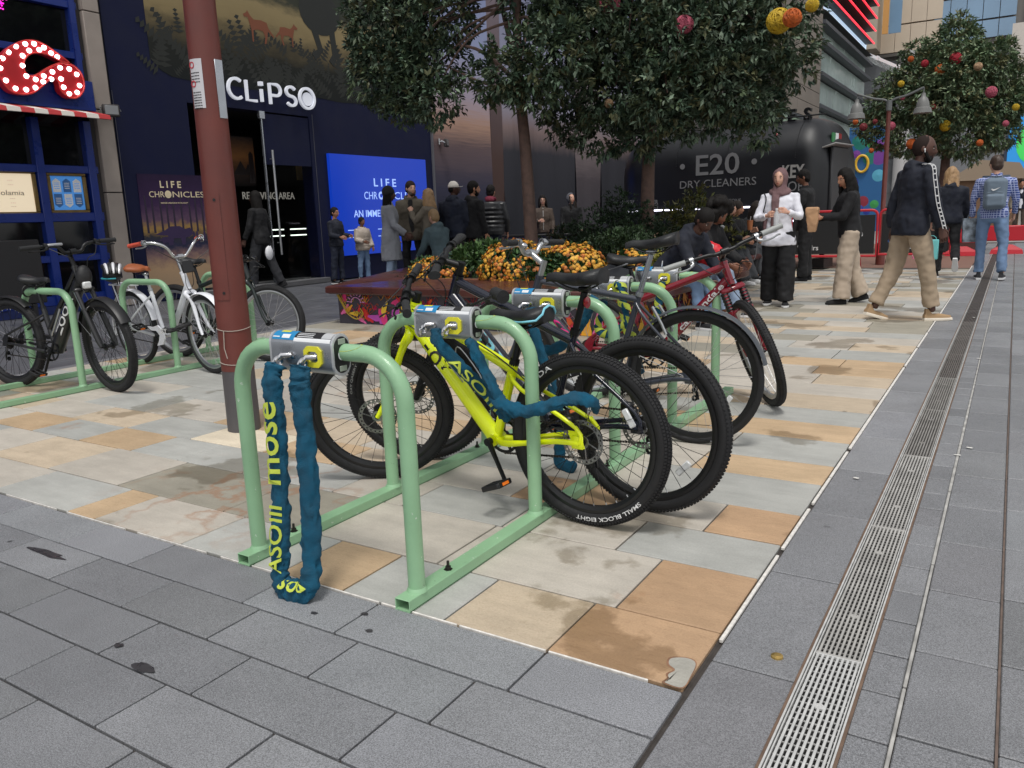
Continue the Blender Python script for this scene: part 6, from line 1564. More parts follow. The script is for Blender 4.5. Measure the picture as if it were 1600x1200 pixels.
m_.tube([pt(c_[0]+math.cos(a)*.075, c_[1]-.02+math.sin(a)*.065, 50) for a in [PI*i/12 for i in range(13)]], .006, 4)
for k in range(8): a = PI*(k+.3)/7.6; m_.tube([pt(c_[0]+math.cos(a)*.095, c_[1]-.02+math.sin(a)*.085, 50), pt(c_[0]+math.cos(a)*.14, min(.362, c_[1]-.02+math.sin(a)*.12), 50)], .006, 4)
m_.build('painted_sun', mat('art_lilac', S(220, 150, 210), .5), pb, smooth=False)
m_ = MB(); m_.tube(smooth_path([pt(.02, .34, 52), pt(.1, .22, 52), pt(.16, .12, 52), pt(.30, .06, 52), pt(.40, .12, 52), pt(.36, .19, 52)], 4), .007, 4)
for k in range(3): m_.tube([pt(.0+.03*k, .35, 52), pt(.14+.03*k, .13, 52)], .004, 4)
m_.tube([pt(.26+.02*k, .12+.03*(k % 2), 53) for k in range(7)], .006, 4); m_.build('painted_squiggle', mat('art_olive', S(190, 160, 60), .5), pb, smooth=False)
sb2 = thing('slab_bench', 'brown bench end beyond the planter where three young women sit', 'bench', (-3.75, 12.8, 0))
m_ = MB(); m_.box((0, 0, .41), (.62, 2.4, .09), bev=.03); m_.build('bench_top', M_WOOD, sb2); m_ = MB(); m_.box((0, 0, .18), (.42, 2.2, .36)); m_.build('bench_base', M_ART, sb2, smooth=False)

# ================================================================ foliage
M_LEAF = mat('leaf', S(60, 80, 58), .5, attr=True, spec=.35)
M_BARK = mat('bark', S(98, 78, 70), .85, var=.3, vs=14, bump=.6, bs=40)
def leaf(mb, p, d, n_, L, W):
    """a folded pointed leaf: four triangles"""
    s_ = d.cross(n_)
    mb.add([p, p+d*L*.45+s_*W*.5+n_*W*.16, p+d*L, p+d*L*.45-s_*W*.5+n_*W*.16, p+d*L*.5], [(0, 4, 1), (1, 4, 2), (0, 3, 4), (4, 3, 2)])
def rdir(q):
    z = q.uniform(-1, 1); a = q.uniform(0, 2*PI); r_ = math.sqrt(1-z*z); return V((r_*math.cos(a), r_*math.sin(a), z))
def clump_leaves(mb, blobs, n_, L, cols, seed, droop=.35, shell=.55):
    q = random.Random(seed); tot = sum(b[1]**2.2 for b in blobs)
    for c, r_ in blobs:
        c = V(c); k = int(n_*r_**2.2/tot/6)
        for _ in range(k):
            d = rdir(q); rr = r_*(shell+(1-shell)*q.random()**.6)*(1+.28*noise.noise((c+d*r_)*2.1)); p = c+V((d.x*rr, d.y*rr, d.z*rr*.9))
            tone = .72+.55*q.random(); base = cols[q.randrange(len(cols))]
            out_ = (d+rdir(q)*.7+V((0, 0, -droop))).normalized()
            for j in range(6):            # a twig's rosette of leaves
                dd = (out_+rdir(q)*.85).normalized(); nn = (V((0, 0, 1))+rdir(q)*.6); nn = (nn-dd*nn.dot(dd)).normalized()
                t2 = tone*(.85+.3*q.random()); mb.col = (base[0]*t2, base[1]*t2, base[2]*t2, 1)
                leaf(mb, p+rdir(q)*L*.4, dd, nn, L*q.uniform(.7, 1.25), L*q.uniform(.36, .5))
def limb(mb, pts, r0, r1, n=8):
    P = smooth_path(pts, 4); mb.tube(P, [r0+(r1-r0)*i/(len(P)-1) for i in range(len(P))], n)
GREENS = [S(108, 124, 104), S(62, 80, 62), S(72, 92, 72), S(50, 68, 54), S(88, 104, 84), S(78, 92, 66), S(84, 86, 60)]  # the palest green, listed first, paints highlights on some leaves
def tree(label, base, trunk, blobs, nl, L, seed, cols=GREENS, limbs=()):
    t = thing('street_tree', label, 'tree', base, 0, 'leafy trees hung with wicker balls'); b = V(base)
    m_ = MB(); limb(m_, [V(p)-b for p, r_ in trunk], trunk[0][1], trunk[-1][1], 14)
    for pts, r0 in limbs: limb(m_, [V(p)-b for p in pts], r0, r0*.25, 6)
    q = random.Random(seed); top = V(trunk[-1][0])
    for c, r_ in blobs[:9]:
        c = V(c); mid = top.lerp(c, .5)+rdir(q)*.15; limb(m_, [top-b-V((0, 0, q.uniform(.1, .7))), mid-b, c-b], .022, .008, 6)
    m_.build('trunk', M_BARK, t)
    m_ = MB(); clump_leaves(m_, [((V(c)-b), r_) for c, r_ in blobs], nl, L, cols, seed); stuff(m_.build('crown', M_LEAF, t, smooth=False)); return t
t1b = [((-7.6, 9.3, 3.8), .7), ((-7.6, 9.2, 3.2), .6), ((-7.3, 9.2, 2.95), .5), ((-8.05, 9.5, 3.5), .46), ((-8.0, 9.5, 3.15), .38), ((-6.85, 9.2, 2.85), .42), ((-6.85, 9.4, 3.9), .55), ((-7.0, 9.4, 3.35), .5),
       ((-5.38, 9.0, 2.98), .46), ((-5.0, 9.1, 3.1), .5), ((-5.2, 9.0, 2.7), .36), ((-5.75, 9.0, 2.85), .36), ((-4.85, 9.4, 3.6), .55), ((-5.9, 9.6, 4.9), .9), ((-7.2, 9.6, 4.8), .9), ((-5.0, 9.6, 4.7), .8), ((-5.6, 10.2, 5.8), 1.0), ((-8.0, 9.6, 4.4), .6), ((-5.55, 9.6, 4.0), .45)]
tree('nearer leafy street tree whose bare trunk rises from the orange flowers', (-5.55, 9.5, .4), [((-5.55, 9.5, .4), .10), ((-5.58, 9.5, 1.2), .092), ((-5.64, 9.52, 2.2), .085), ((-5.70, 9.5, 3.1), .07), ((-5.66, 9.5, 4.3), .05)], t1b, 36000, .105, 3,
     limbs=[([(-5.68, 9.5, 2.75), (-6.2, 9.4, 2.95), (-6.9, 9.3, 3.3)], .03), ([(-5.70, 9.5, 2.9), (-6.1, 9.3, 3.3), (-6.5, 9.3, 3.45)], .04), ([(-5.7, 9.5, 3.0), (-5.3, 9.4, 3.4), (-4.9, 9.3, 3.6)], .045), ([(-5.7, 9.5, 3.1), (-5.95, 9.6, 3.8), (-6.1, 9.6, 4.5)], .05)])
t2b = [((-5.0, 10.1, 3.45), .62), ((-4.3, 9.9, 3.4), .68), ((-3.6, 9.9, 3.15), .62), ((-3.0, 10.0, 3.2), .60), ((-2.5, 10.2, 3.05), .42), ((-5.25, 10.2, 2.75), .52), ((-4.45, 9.8, 2.75), .58), ((-3.75, 9.8, 2.6), .55), ((-3.1, 10.0, 2.6), .52), ((-2.75, 10.2, 2.38), .36), ((-2.35, 10.2, 2.75), .26),
       ((-4.8, 10.1, 2.25), .42), ((-4.2, 10.1, 2.2), .36), ((-3.6, 10.1, 2.32), .34), ((-3.05, 10.2, 2.25), .28), ((-5.4, 10.5, 2.45), .35), ((-2.75, 10.3, 2.12), .25), ((-4.3, 10.6, 4.3), 1.0), ((-3.2, 10.6, 4.2), .9), ((-5.3, 10.6, 4.3), .8), ((-4.2, 10.9, 5.4), 1.2), ((-2.5, 10.5, 3.6), .45), ((-4.0, 11.2, 3.2), .9), ((-3.2, 11.0, 2.9), .7), ((-4.6, 11.1, 2.7), .6)]
tree('farther leafy street tree with dense low crown before the black trailer', (-4.30, 10.5, .4), [((-4.30, 10.5, .4), .11), ((-4.30, 10.5, 1.2), .10), ((-4.27, 10.5, 2.2), .09), ((-4.25, 10.5, 3.3), .07), ((-4.25, 10.5, 4.6), .05)], t2b, 60000, .098, 5)
t3b = [((-2.75, 22, 3.95), .38), ((-.22, 22, 3.35), .42), ((-1.45, 22, 5.1), .34), ((-2.25, 22, 4.62), .34), ((-.5, 22, 4.45), .3), ((-1.45, 22, 4.65), .62), ((-2.0, 22, 4.1), .7), ((-.8, 22, 4.05), .68), ((-1.4, 21.6, 4.1), .7), ((-2.6, 22, 3.5), .6), ((-1.6, 21.5, 3.4), .85), ((-.65, 22, 3.3), .7), ((-2.9, 22, 2.95), .5), ((-2.1, 21.7, 2.75), .65), ((-1.1, 21.7, 2.7), .7), ((-.5, 22, 2.7), .5), ((-3.25, 22, 3.1), .32), ((-1.5, 22.4, 3.8), 1.0), ((-3.0, 22, 3.5), .35), ((-.4, 22.0, 3.7), .4)]
tree('round leafy tree at the far right behind the bell-shaped street lamp', (-1.5, 22, 0), [((-1.5, 22, 0), .14), ((-1.5, 22, 1.5), .12), ((-1.5, 22, 2.6), .1), ((-1.5, 22, 3.6), .06)], t3b, 42000, .115, 9, cols=[S(92, 114, 84), S(106, 124, 92), S(80, 100, 74), S(122, 136, 106), S(104, 104, 72)])
# tree pit planter below the far tree
m_ = MB(); m_.lathe([(1.0, 0), (1.0, .45), (.85, .45), (.8, .38), (0, .38)], (0, 0, 0), n=6); o = m_.build('tree_planter', M_WOOD, smooth=False); o.location = (-1.5, 22, 0); tag(o, 'low brown planter round the trunk of the far right tree', 'planter')
# wicker ball lanterns
LC = dict(pink=S(176, 84, 104), yellow=S(190, 158, 34), orange=S(188, 92, 32), red=S(160, 32, 48), dark=S(120, 40, 46), pale=S(170, 140, 110))
def wick():
    q = random.Random(2); m_ = MB()
    for k in range(34):
        n_ = rdir(q); off = q.uniform(-.6, .6); r_ = math.sqrt(1-off*off); u = n_.orthogonal().normalized(); w = n_.cross(u)
        m_.tube([n_*off+(u*math.cos(a)+w*math.sin(a))*r_*1.0 for a in [2*PI*i/20 for i in range(20)]], .042, 4, closed=True)
    m_.ell((0, 0, 0), .90, n=14, k=8, mi=0); return m_
wm_ = wick().build('wicker_ball', mat('wicker_pink', LC['pink'], .7, var=.25, vs=3)); first = True
def lantern(x, y, z, r_, c, lab):
    global first
    mt_ = mat('wicker_'+c, LC[c], .7, var=.25, vs=3)
    if first: o = wm_; first = False
    else: o = wm_.copy(); COL.objects.link(o)
    r_ *= .9; o.location = (x, y, z); o.scale = (r_, r_, r_*.96); o.rotation_euler = (x*3, y*2, z*5); recol(o, mt_); tag(o, lab, 'lantern', 'wicker balls hung in the trees')
for x, z, r_, c, lab in [(-4.40, 3.68, .145, 'pink', 'large pink wicker ball at the top of the farther tree'), (-3.45, 3.30, .115, 'pink', 'smaller pink wicker ball left of the yellow one in the farther tree'), (-2.42, 3.22, .15, 'yellow', 'large yellow wicker ball at the right side of the farther tree'),
                         (-2.23, 3.19, .11, 'orange', 'orange wicker ball touching the large yellow one'), (-5.25, 3.72, .10, 'yellow', 'yellow wicker ball between the two nearer trees'), (-2.07, 3.33, .08, 'yellow', 'small yellow wicker ball at the top right edge of the farther tree'), (-4.42, 2.52, .06, 'pale', 'small pale wicker ball low in the farther tree')]:
    lantern(x, 9.55 if c != 'yellow' else 9.75, z-.0, r_, c, lab)
far = [(-2.28, 4.34, .09, 'orange', 'small orange wicker ball upper left in the far right tree'), (-1.99, 4.21, .11, 'red', 'dull red wicker ball beside the small orange one in the far tree'), (-1.67, 4.04, .16, 'orange', 'wide orange wicker ball below the red one in the far tree'), (-1.38, 4.24, .17, 'red', 'large bright red wicker ball near the top of the far tree'),
       (-.94, 4.02, .12, 'pale', 'brownish wicker ball in the upper right of the far tree'), (-.65, 3.46, .165, 'pink', 'large pink wicker ball on the right of the far tree'), (-2.45, 3.83, .10, 'yellow', 'yellow wicker ball above the street lamp arm'), (-2.40, 3.52, .07, 'pink', 'tiny pink wicker ball at the street lamp pole top'),
       (-1.77, 3.26, .10, 'red', 'small red wicker ball right of the right bell shade'), (-1.49, 2.83, .165, 'yellow', 'large yellow wicker ball low in the middle of the far tree'), (-2.15, 2.49, .16, 'orange', 'large orange wicker ball left of the walking man head'), (-3.38, 3.08, .085, 'orange', 'orange wicker ball on the far left twig of the far tree'),
       (-3.2, 2.95, .12, 'dark', 'dark red wicker ball under the left bell shade'), (-2.95, 3.05, .08, 'dark', 'small dark red wicker ball left of the street lamp pole'), (-2.60, 2.92, .13, 'pink', 'pink wicker ball beside the street lamp pole'), (-.17, 3.10, .10, 'yellow', 'yellow wicker ball on the right edge of the far tree'),
       (-.33, 2.78, .09, 'pink', 'small pink wicker ball low on the right edge of the far tree'), (-.79, 2.41, .10, 'orange', 'small orange wicker ball low on the right of the far tree'), (-3.0, 2.4, .08, 'orange', 'orange wicker ball before the painted hoarding')]
for x, z, r_, c, lab in far: lantern(x, 21.05, z+.02, r_*.8, c, lab)

# ---------------------------------------------------------------- planting in the bench
M_BLOOM = mat('petal', S(230, 150, 30), .6, attr=True)
M_SHRUB = M_LEAF
PGR = [S(52, 80, 44), S(62, 92, 50), S(44, 70, 40)]
ORG = [S(206, 138, 34), S(216, 156, 50), S(186, 104, 30), S(222, 172, 64), S(150, 90, 36), S(200, 150, 56)]
def bloom(mb, p, n_, r_, c, q):
    u = n_.orthogonal().normalized(); w = n_.cross(u); k = 9; a0 = q.uniform(0, 1)
    for rr, h, t_ in ((1, .0, .82), (.68, .28, 1.05)):
        mb.col = (c[0]*t_, c[1]*t_, c[2]*t_, 1); ring = [p+(u*math.cos(2*PI*i/k+a0)+w*math.sin(2*PI*i/k+a0))*r_*rr*(1 if i % 2 else .86)+n_*r_*h for i in range(k)]
        mb.add([p+n_*r_*(h+.22)]+ring, [(0, 1+i, 1+(i+1) % k) for i in range(k)])
def mound(label, c, rx, ry, rz, nb_, nl, br=.026, cols=ORG, gr=PGR, seed=1, bias=None):
    t = thing('flower_bush', label, 'flower bush', c, 0, 'flower bushes in the planter'); q = random.Random(seed); m_ = MB()
    def surf(k=1.):
        while True:
            d = rdir(q)
            if d.z > -.25: break
        bump = 1+.16*noise.noise(V((d.x*2.2+seed, d.y*2.2, d.z*2.2))); return V((d.x*rx*bump*k, d.y*ry*bump*k, d.z*rz*bump*k)), V((d.x/rx, d.y/ry, d.z/rz)).normalized()
    for _ in range(nl):
        p, n_ = surf(q.uniform(.75, .97)); d = (n_+rdir(q)*.9).normalized(); nn = (n_+rdir(q)*.5); nn = (nn-d*nn.dot(d)).normalized(); b_ = gr[q.randrange(len(gr))]; t_ = q.uniform(.7, 1.25); m_.col = (b_[0]*t_, b_[1]*t_, b_[2]*t_, 1); leaf(m_, p, d, nn, q.uniform(.045, .075), .03)
    stuff(m_.build('foliage', M_SHRUB, t, smooth=False)); m_ = MB()
    for _ in range(nb_):
        p, n_ = surf(q.uniform(.97, 1.06))
        if noise.noise(p*3.2+V((seed*3, 0, 0))) < (-.12 if bias is None else bias): continue
        bloom(m_, p, (n_+rdir(q)*.35).normalized(), br*q.uniform(.75, 1.25), cols[q.randrange(len(cols))], q)
    if m_.v: stuff(m_.build('bloom', M_BLOOM, t, smooth=False))
    return t
mound('large orange chrysanthemum mound right of the copper planter edge', (-5.06, 8.22, .52), .44, .36, .36, 1000, 1500, seed=1, bias=-.34)
mound('orange chrysanthemum mound behind the navy bike saddle', (-4.28, 8.22, .50), .40, .34, .34, 900, 1300, seed=4, bias=-.25)
mound('low orange chrysanthemum mound beside the man in the teal hoodie', (-6.38, 8.42, .44), .40, .32, .24, 700, 900, seed=7, bias=-.25)
mound('orange chrysanthemum mound farther back below the tree trunk', (-5.65, 9.25, .56), .5, .32, .30, 560, 900, seed=9)
mound('orange chrysanthemum mound under the red bike saddle bag', (-3.72, 8.75, .50), .34, .3, .26, 320, 800, seed=11)
mound('small orange chrysanthemum mound at the back left by the queue', (-7.0, 9.1, .45), .32, .3, .22, 240, 600, seed=13)
mound('green bushy plant with few blooms between the two orange mounds', (-4.68, 8.18, .48), .30, .28, .26, 60, 1500, seed=15, bias=.15)
mound('orange chrysanthemum mound behind the silver handlebar', (-4.9, 9.15, .54), .42, .3, .30, 300, 900, seed=17)
def shrub(label, c, blobs, n_, L, cols, seed, stems=6, name='shrub'):
    t = thing(name, label, 'shrub', c, 0, 'green shrubs in the planter'); m_ = MB(); q = random.Random(seed)
    for k in range(stems):
        b_ = blobs[k % len(blobs)]; limb(m_, [(q.uniform(-.06, .06), q.uniform(-.06, .06), 0), V(b_[0])*.5+V((0, 0, .03)), V(b_[0])+rdir(q)*b_[1]*.3], .012, .004, 5)
    m_.build('stem', M_BARK, t); m_ = MB(); clump_leaves(m_, blobs, n_, L, cols, seed, droop=-.3, shell=.25); stuff(m_.build('foliage', M_SHRUB, t, smooth=False)); return t
shrub('glossy broad-leaved green shrub beside the low orange flowers', (-5.95, 8.75, .44), [((0, 0, .22), .2), ((-.3, .1, .2), .18), ((.28, .0, .18), .16), ((.1, .2, .32), .16)], 1300, .10, [S(70, 96, 54), S(84, 112, 66), S(56, 80, 46)], 2)
shrub('dark green fine-leaved shrub right of the orange mounds', (-3.95, 8.9, .44), [((0, 0, .3), .3), ((-.35, .1, .28), .26), ((.3, 0, .25), .22), ((0, .3, .4), .25)], 5200, .05, [S(44, 62, 38), S(52, 72, 44), S(38, 54, 34)], 4)
shrub('tall dark shrub behind the flowers beside the farther tree trunk', (-4.75, 10.0, .44), [((0, 0, .5), .36), ((.4, .2, .55), .36), ((-.45, .1, .4), .32), ((.1, .3, .8), .3), ((.75, .1, .4), .3), ((-.1, -.2, .25), .25)], 7000, .055, [S(40, 56, 38), S(48, 66, 44), S(34, 48, 32)], 6)
shrub('low brownish green shrub in front of the two women by the hoarding', (-5.4, 10.3, .44), [((0, 0, .3), .32), ((.4, .1, .28), .28), ((-.4, .1, .25), .25)], 3000, .06, [S(66, 62, 44), S(52, 64, 40), S(78, 66, 50)], 8)
shrub('loose yellow-green shrub above the bent heads of the seated pair', (-4.3, 12.4, .44), [((0, 0, .7), .34), ((.35, 0, .55), .3), ((-.35, 0, .6), .3), ((.1, 0, .95), .2), ((.55, 0, .3), .3), ((-.1, 0, .35), .35)], 2600, .085, [S(92, 96, 52), S(110, 108, 58), S(70, 80, 44)], 10, stems=9)
shrub('yellow-green low plant below the grey bike seatpost', (-3.35, 8.55, .40), [((0, 0, .15), .18), ((.0, .2, .2), .16)], 900, .06, [S(120, 116, 40), S(92, 100, 44)], 12)
q = random.Random(21); m_ = MB()
for k in range(300):
    x, y = q.uniform(-6.9, -3.55), q.uniform(8.05, 10.8); d = (rdir(q)+V((0, 0, .6))).normalized(); nn = d.orthogonal().normalized(); b_ = PGR[q.randrange(3)]; m_.col = b_
    for j in range(4): dd = (d+rdir(q)*.6).normalized(); leaf(m_, V((x, y, .43)), dd, dd.orthogonal().normalized(), .07, .03)
stuff(m_.build('ground_cover', M_SHRUB, pb, smooth=False))
# fallen leaves, scraps
q = random.Random(33)
for k, (x, y, lab) in enumerate([(-.15, 6.9, 'pale scrap of paper on the granite right of the drain'), (-.1, 4.3, 'small pale scrap on the granite near the sealant joint'), (-.14, 4.15, 'smaller pale scrap beside another scrap on the granite'), (-.5, 3.6, 'tiny white scrap on the granite left of the drain'), (-.28, 9.4, 'white scrap on the drain grating far up'), (-2.3, 12.2, 'white paper scrap on the sandstone behind the woman in white')]):
    m_ = MB(); pts = [V((math.cos(a)*q.uniform(.012, .022), math.sin(a)*q.uniform(.008, .014), .003+.002*q.random())) for a in [2*PI*i/6 for i in range(6)]]; m_.add([V((0, 0, .006))]+pts, [(0, 1+i, 1+(i+1) % 6) for i in range(6)])
    o = m_.build('litter', mat('paper_scrap', S(206, 204, 198), .8), smooth=False); o.location = (x, y, .001); tag(o, lab, 'litter')
# ================================================================ people
SKINS = dict(light=S(206, 160, 138), mid=S(176, 126, 100), brown=S(124, 82, 62), dark=S(82, 54, 44))
M_EYEW = mat('eye_white', S(168, 156, 148), .4); M_EYED = mat('eye_dark', S(30, 22, 20), .3)
def skin(k): return mat('skin_'+k, SKINS[k], .55, var=.06, vs=14)
def lips(k): c = SKINS[k]; return mat('lips_'+k, (c[0]*.78, c[1]*.5, c[2]*.5, 1), .45)
def remesh(mb, vox, it=4, fold=.0, fs=9., seed=0):
    me = bpy.data.meshes.new('r'); me.from_pydata([tuple(p) for p in mb.v], [], mb.f); ob = bpy.data.objects.new('r', me)
    r_ = ob.modifiers.new('r', 'REMESH'); r_.mode = 'VOXEL'; r_.voxel_size = vox
    if it: s_ = ob.modifiers.new('s', 'SMOOTH'); s_.iterations = it; s_.factor = .5
    e = evaluated(ob); vs = [v.co.copy() for v in e.vertices]; ns = [v.normal.copy() for v in e.vertices]; fsx = [list(p.vertices) for p in e.polygons]
    bpy.data.objects.remove(ob); bpy.data.meshes.remove(me); bpy.data.meshes.remove(e)
    if fold:
        for i, v in enumerate(vs):
            p = v*fs+V((seed*7.1, 0, 0)); a = noise.noise(V((p.x, p.y, p.z*.55)))+.5*noise.noise(p*2.3); vs[i] = v+ns[i]*fold*a
    o = MB(); o.add(vs, fsx); return o
def FRM(d, up):    # matrix with z along d
    d = d.normalized(); x = (up-d*up.dot(d)); x = x.normalized() if x.length > 1e-5 else d.orthogonal().normalized(); y = d.cross(x); return MX((x, y, d)).transposed()
def head_mesh(mb, c, rot, k, mouth=0.):
    """skull with jaw, nose, brow and eye sockets; x is forward"""
    n, m_ = 28, 20; vs = []; o0 = len(mb.v)
    for i in range(m_+1):
        t = -PI/2+PI*i/m_
        for j in range(n):
            a = 2*PI*j/n; x, y, z = math.cos(a)*math.cos(t), math.sin(a)*math.cos(t), math.sin(t)
            X, Y, Z = x*.096, y*.074, z*.118
            if z < 0: f = 1-.34*(-z)**1.6; Y *= f; X = X*(1-.18*(-z)**2)+.012*(-z)
            if x > 0:
                g_ = lambda y0, z0, sy, sz: math.exp(-((Y-y0)/sy)**2-((Z-z0)/sz)**2)
                X += .020*g_(0, -.028, .011, .02)+.012*g_(0, -.005, .008, .025)-.010*(g_(.03, .008, .016, .012)+g_(-.03, .008, .016, .012))+.006*g_(0, .03, .06, .012)+.007*g_(0, -.066, .024, .010)+.006*g_(0, -.10, .02, .014)-.004*g_(0, -.083, .02, .007)
            else: X *= 1.02; Z += .004
            vs.append(c+rot@(V((X, Y, Z))*k))
    mb.add(vs, [(i*n+j, i*n+(j+1) % n, (i+1)*n+(j+1) % n, (i+1)*n+j) for i in range(m_) for j in range(n)], 0)
    for s in (-1, 1):
        mb.ell(c+rot@(V((-.004, s*.076, -.008))*k), (.017*k, .008*k, .028*k), 0, 8, 6, rot)
        mb.ell(c+rot@(V((.079, s*.030, .006))*k), (.0098*k, .0125*k, .0052*k), 1, 8, 6, rot); mb.ell(c+rot@(V((.086, s*.029, .006))*k), (.0055*k, .0062*k, .006*k), 2, 8, 6, rot)
        mb.tube([c+rot@(V((.086, s*.016, .024))*k), c+rot@(V((.088, s*.03, .029))*k), c+rot@(V((.076, s*.046, .024))*k)], .0036*k, 5, 2)
    mb.ell(c+rot@(V((.094, 0, -.062))*k), (.008*k, .021*k, .0045*k), 3, 10, 6, rot); mb.ell(c+rot@(V((.092, 0, -.073-.008*mouth))*k), (.008*k, .018*k, .005*k), 3, 10, 6, rot)
    if mouth: mb.ell(c+rot@(V((.093, 0, -.068))*k), (.006*k, .014*k, .006*k), 2, 8, 5, rot)
def hand_mesh(mb, w, d, palm, k, curl=.5, side=1):
    """palm and five bent fingers; d = direction of the forearm, palm = way the palm faces"""
    rot = FRM(d, palm); L = lambda x, y, z: w+rot@(V((x, y, z))*k)
    rings = [[L(math.cos(a)*.013, math.sin(a)*.03*s_, z) for a in [2*PI*i/10 for i in range(10)]] for z, s_ in ((-.01, .75), (.02, 1.05), (.06, 1.3), (.085, 1.2))]
    mb.loft(rings)
    for f, (y, ln_) in enumerate(((-.030, .068), (-.010, .078), (.010, .074), (.029, .058))):
        p0 = L(0, y, .075); z1, x1 = .085+ln_*.4*math.cos(curl*.6), ln_*.4*math.sin(curl*.6); z2, x2 = z1+ln_*.35*math.cos(curl*1.7), x1+ln_*.35*math.sin(curl*1.7); z3, x3 = z2+ln_*.28*math.cos(curl*2.6), x2+ln_*.28*math.sin(curl*2.6)
        mb.tube([p0, L(x1, y, z1), L(x2, y, z2), L(x3, y, z3)], [.0095*k, .009*k, .0082*k, .006*k], 7)
    s = -side; mb.tube([L(.0, s*.022, .015), L(.014, s*.044, .042), L(.024, s*.044, .072), L(.03, s*.036, .09)], [.013*k, .012*k, .010*k, .007*k], 7)
def person(label, pos, heading, h, sk='mid', legs=((5, 5), (-5, 5)), arms=((0, 8, 10, 0), (0, 8, 10, 0)), lean=0, sit=None, w=1., top=None, bottom=None, shoes=None, hair=None, head=(0, 0), vox=.016, mouth=0., inner=None, curl=.6, roll=0., group='people walking and waiting in the street'):
    """local x forward, y left. legs: (thigh, knee[, splay]); arms: (forward, out, elbow, inward); order left, right"""
    t = thing('person', label, 'person', pos, heading, group); k = h/1.75; D = R; w = w*1.07
    Lt, Ls, ah = .43*k, .41*k, .085*k
    hz = sit if sit is not None else max(Lt*math.cos(D(l[0]))+Ls*math.cos(D(l[0]-l[1])) for l in legs)+ah
    Hc = V((0, 0, hz)); ph = D(lean); up = V((math.sin(ph), 0, math.cos(ph))); fw = V((math.cos(ph), 0, -math.sin(ph))); lf = V((0, 1, 0))
    hips, knees, ankles, toes = [], [], [], []
    for s, l in zip((1, -1), legs):
        sp = D(l[2]) if len(l) > 2 else D(2); hp = Hc+lf*s*.092*k*w; a, b = D(l[0]), D(l[0]-l[1])
        kn = hp+V((math.sin(a)*math.cos(sp), s*math.sin(sp), -math.cos(a)*math.cos(sp)))*Lt; an = kn+V((math.sin(b), s*math.sin(sp)*.4, -math.cos(b)))*Ls
        hips.append(hp); knees.append(kn); ankles.append(an); pit = max(0, min(1.1, -b-.12)) if an.z > ah*1.25 or b < -.5 else 0; toes.append(pit)
    ch = Hc+up*.37*k; sh_c = Hc+up*.505*k; nk = Hc+up*.565*k; hd_up = (up+V((0, 0, .6))).normalized()
    hy, hp_ = D(head[0]), D(head[1]); hrot = MX.Rotation(hy, 3, 'Z') @ MX.Rotation(ph*.45+hp_, 3, 'Y'); hc = nk+hd_up*.055*k+hrot@V((.022*k, 0, .095*k))
    sw = .178*k*w; elb, wri, pal = [], [], []; shs = []
    for s, (fa_, oa, ea, ia) in zip((1, -1), arms):
        s0 = sh_c+lf*s*sw-up*.02*k; shs.append(s0); a, o_, e, i_ = D(fa_)+ -ph*0, D(oa), D(ea), D(ia)
        d1 = fw*math.sin(a)*math.cos(o_)+lf*s*math.sin(o_)-V((0, 0, 1))*math.cos(a)*math.cos(o_); el = s0+d1.normalized()*.285*k
        b = a+e; d2 = fw*math.sin(b)*math.cos(i_)-lf*s*math.sin(i_)-V((0, 0, 1))*math.cos(b)*math.cos(i_); d2.normalize(); wr = el+d2*.25*k; elb.append(el); wri.append(wr); pal.append((d2, s))
    # ---- body: one continuous surface
    def ringe(c, hw, dp, u_=up, f_=fw, n=16): return [c+lf*math.cos(a)*hw+f_*math.sin(a)*dp for a in [2*PI*i/n for i in range(n)]]
    fem = w < .96
    def torso(mb, off, stations, cfw=0):
        mb.loft([ringe(Hc+up*z*k+fw*(x*k+cfw), hw*k*w+off, dp*k+off) for z, hw, dp, x in stations])
    ST = [(-.09, .13, .085, 0), (-.04, .16, .105, -.005), (.04, .162, .108, -.005), (.14, .142 if not fem else .128, .098, 0), (.22, .14 if not fem else .125, .094, .005), (.34, .162 if not fem else .148, .108 if not fem else .112, .008), (.44, .172 if not fem else .155, .102, .0), (.50, .145, .082, -.008), (.535, .085, .062, -.01), (.56, .06, .055, -.005)]
    b = MB(); torso(b, -.012, ST); b.tube([nk-up*.05*k, nk.lerp(hc, .5), hc], [.056*k, .050*k, .05*k], 12)
    for i in range(2):
        b.tube([hips[i]+V((0, 0, .02)), hips[i].lerp(knees[i], .5), knees[i], knees[i].lerp(ankles[i], .35), ankles[i]], [.082*k, .068*k, .052*k, .05*k, .036*k], 10)
        b.tube([shs[i]-lf*(1 if i == 0 else -1)*.02*k, shs[i].lerp(elb[i], .5), elb[i], elb[i].lerp(wri[i], .3), wri[i]], [.05*k, .042*k, .036*k, .036*k, .025*k], 10)
    b = remesh(b, vox*1.15, 3); head_mesh(b, hc, hrot, k*1.0, mouth)
    for i in range(2):
        d2, s = pal[i]; inward = (-lf*s+fw*.3); hand_mesh(b, wri[i]+d2*.005, d2, inward, k, curl, s)
    b.build('body', [skin(sk), M_EYEW, M_EYED, lips(sk)], t, ang=60)
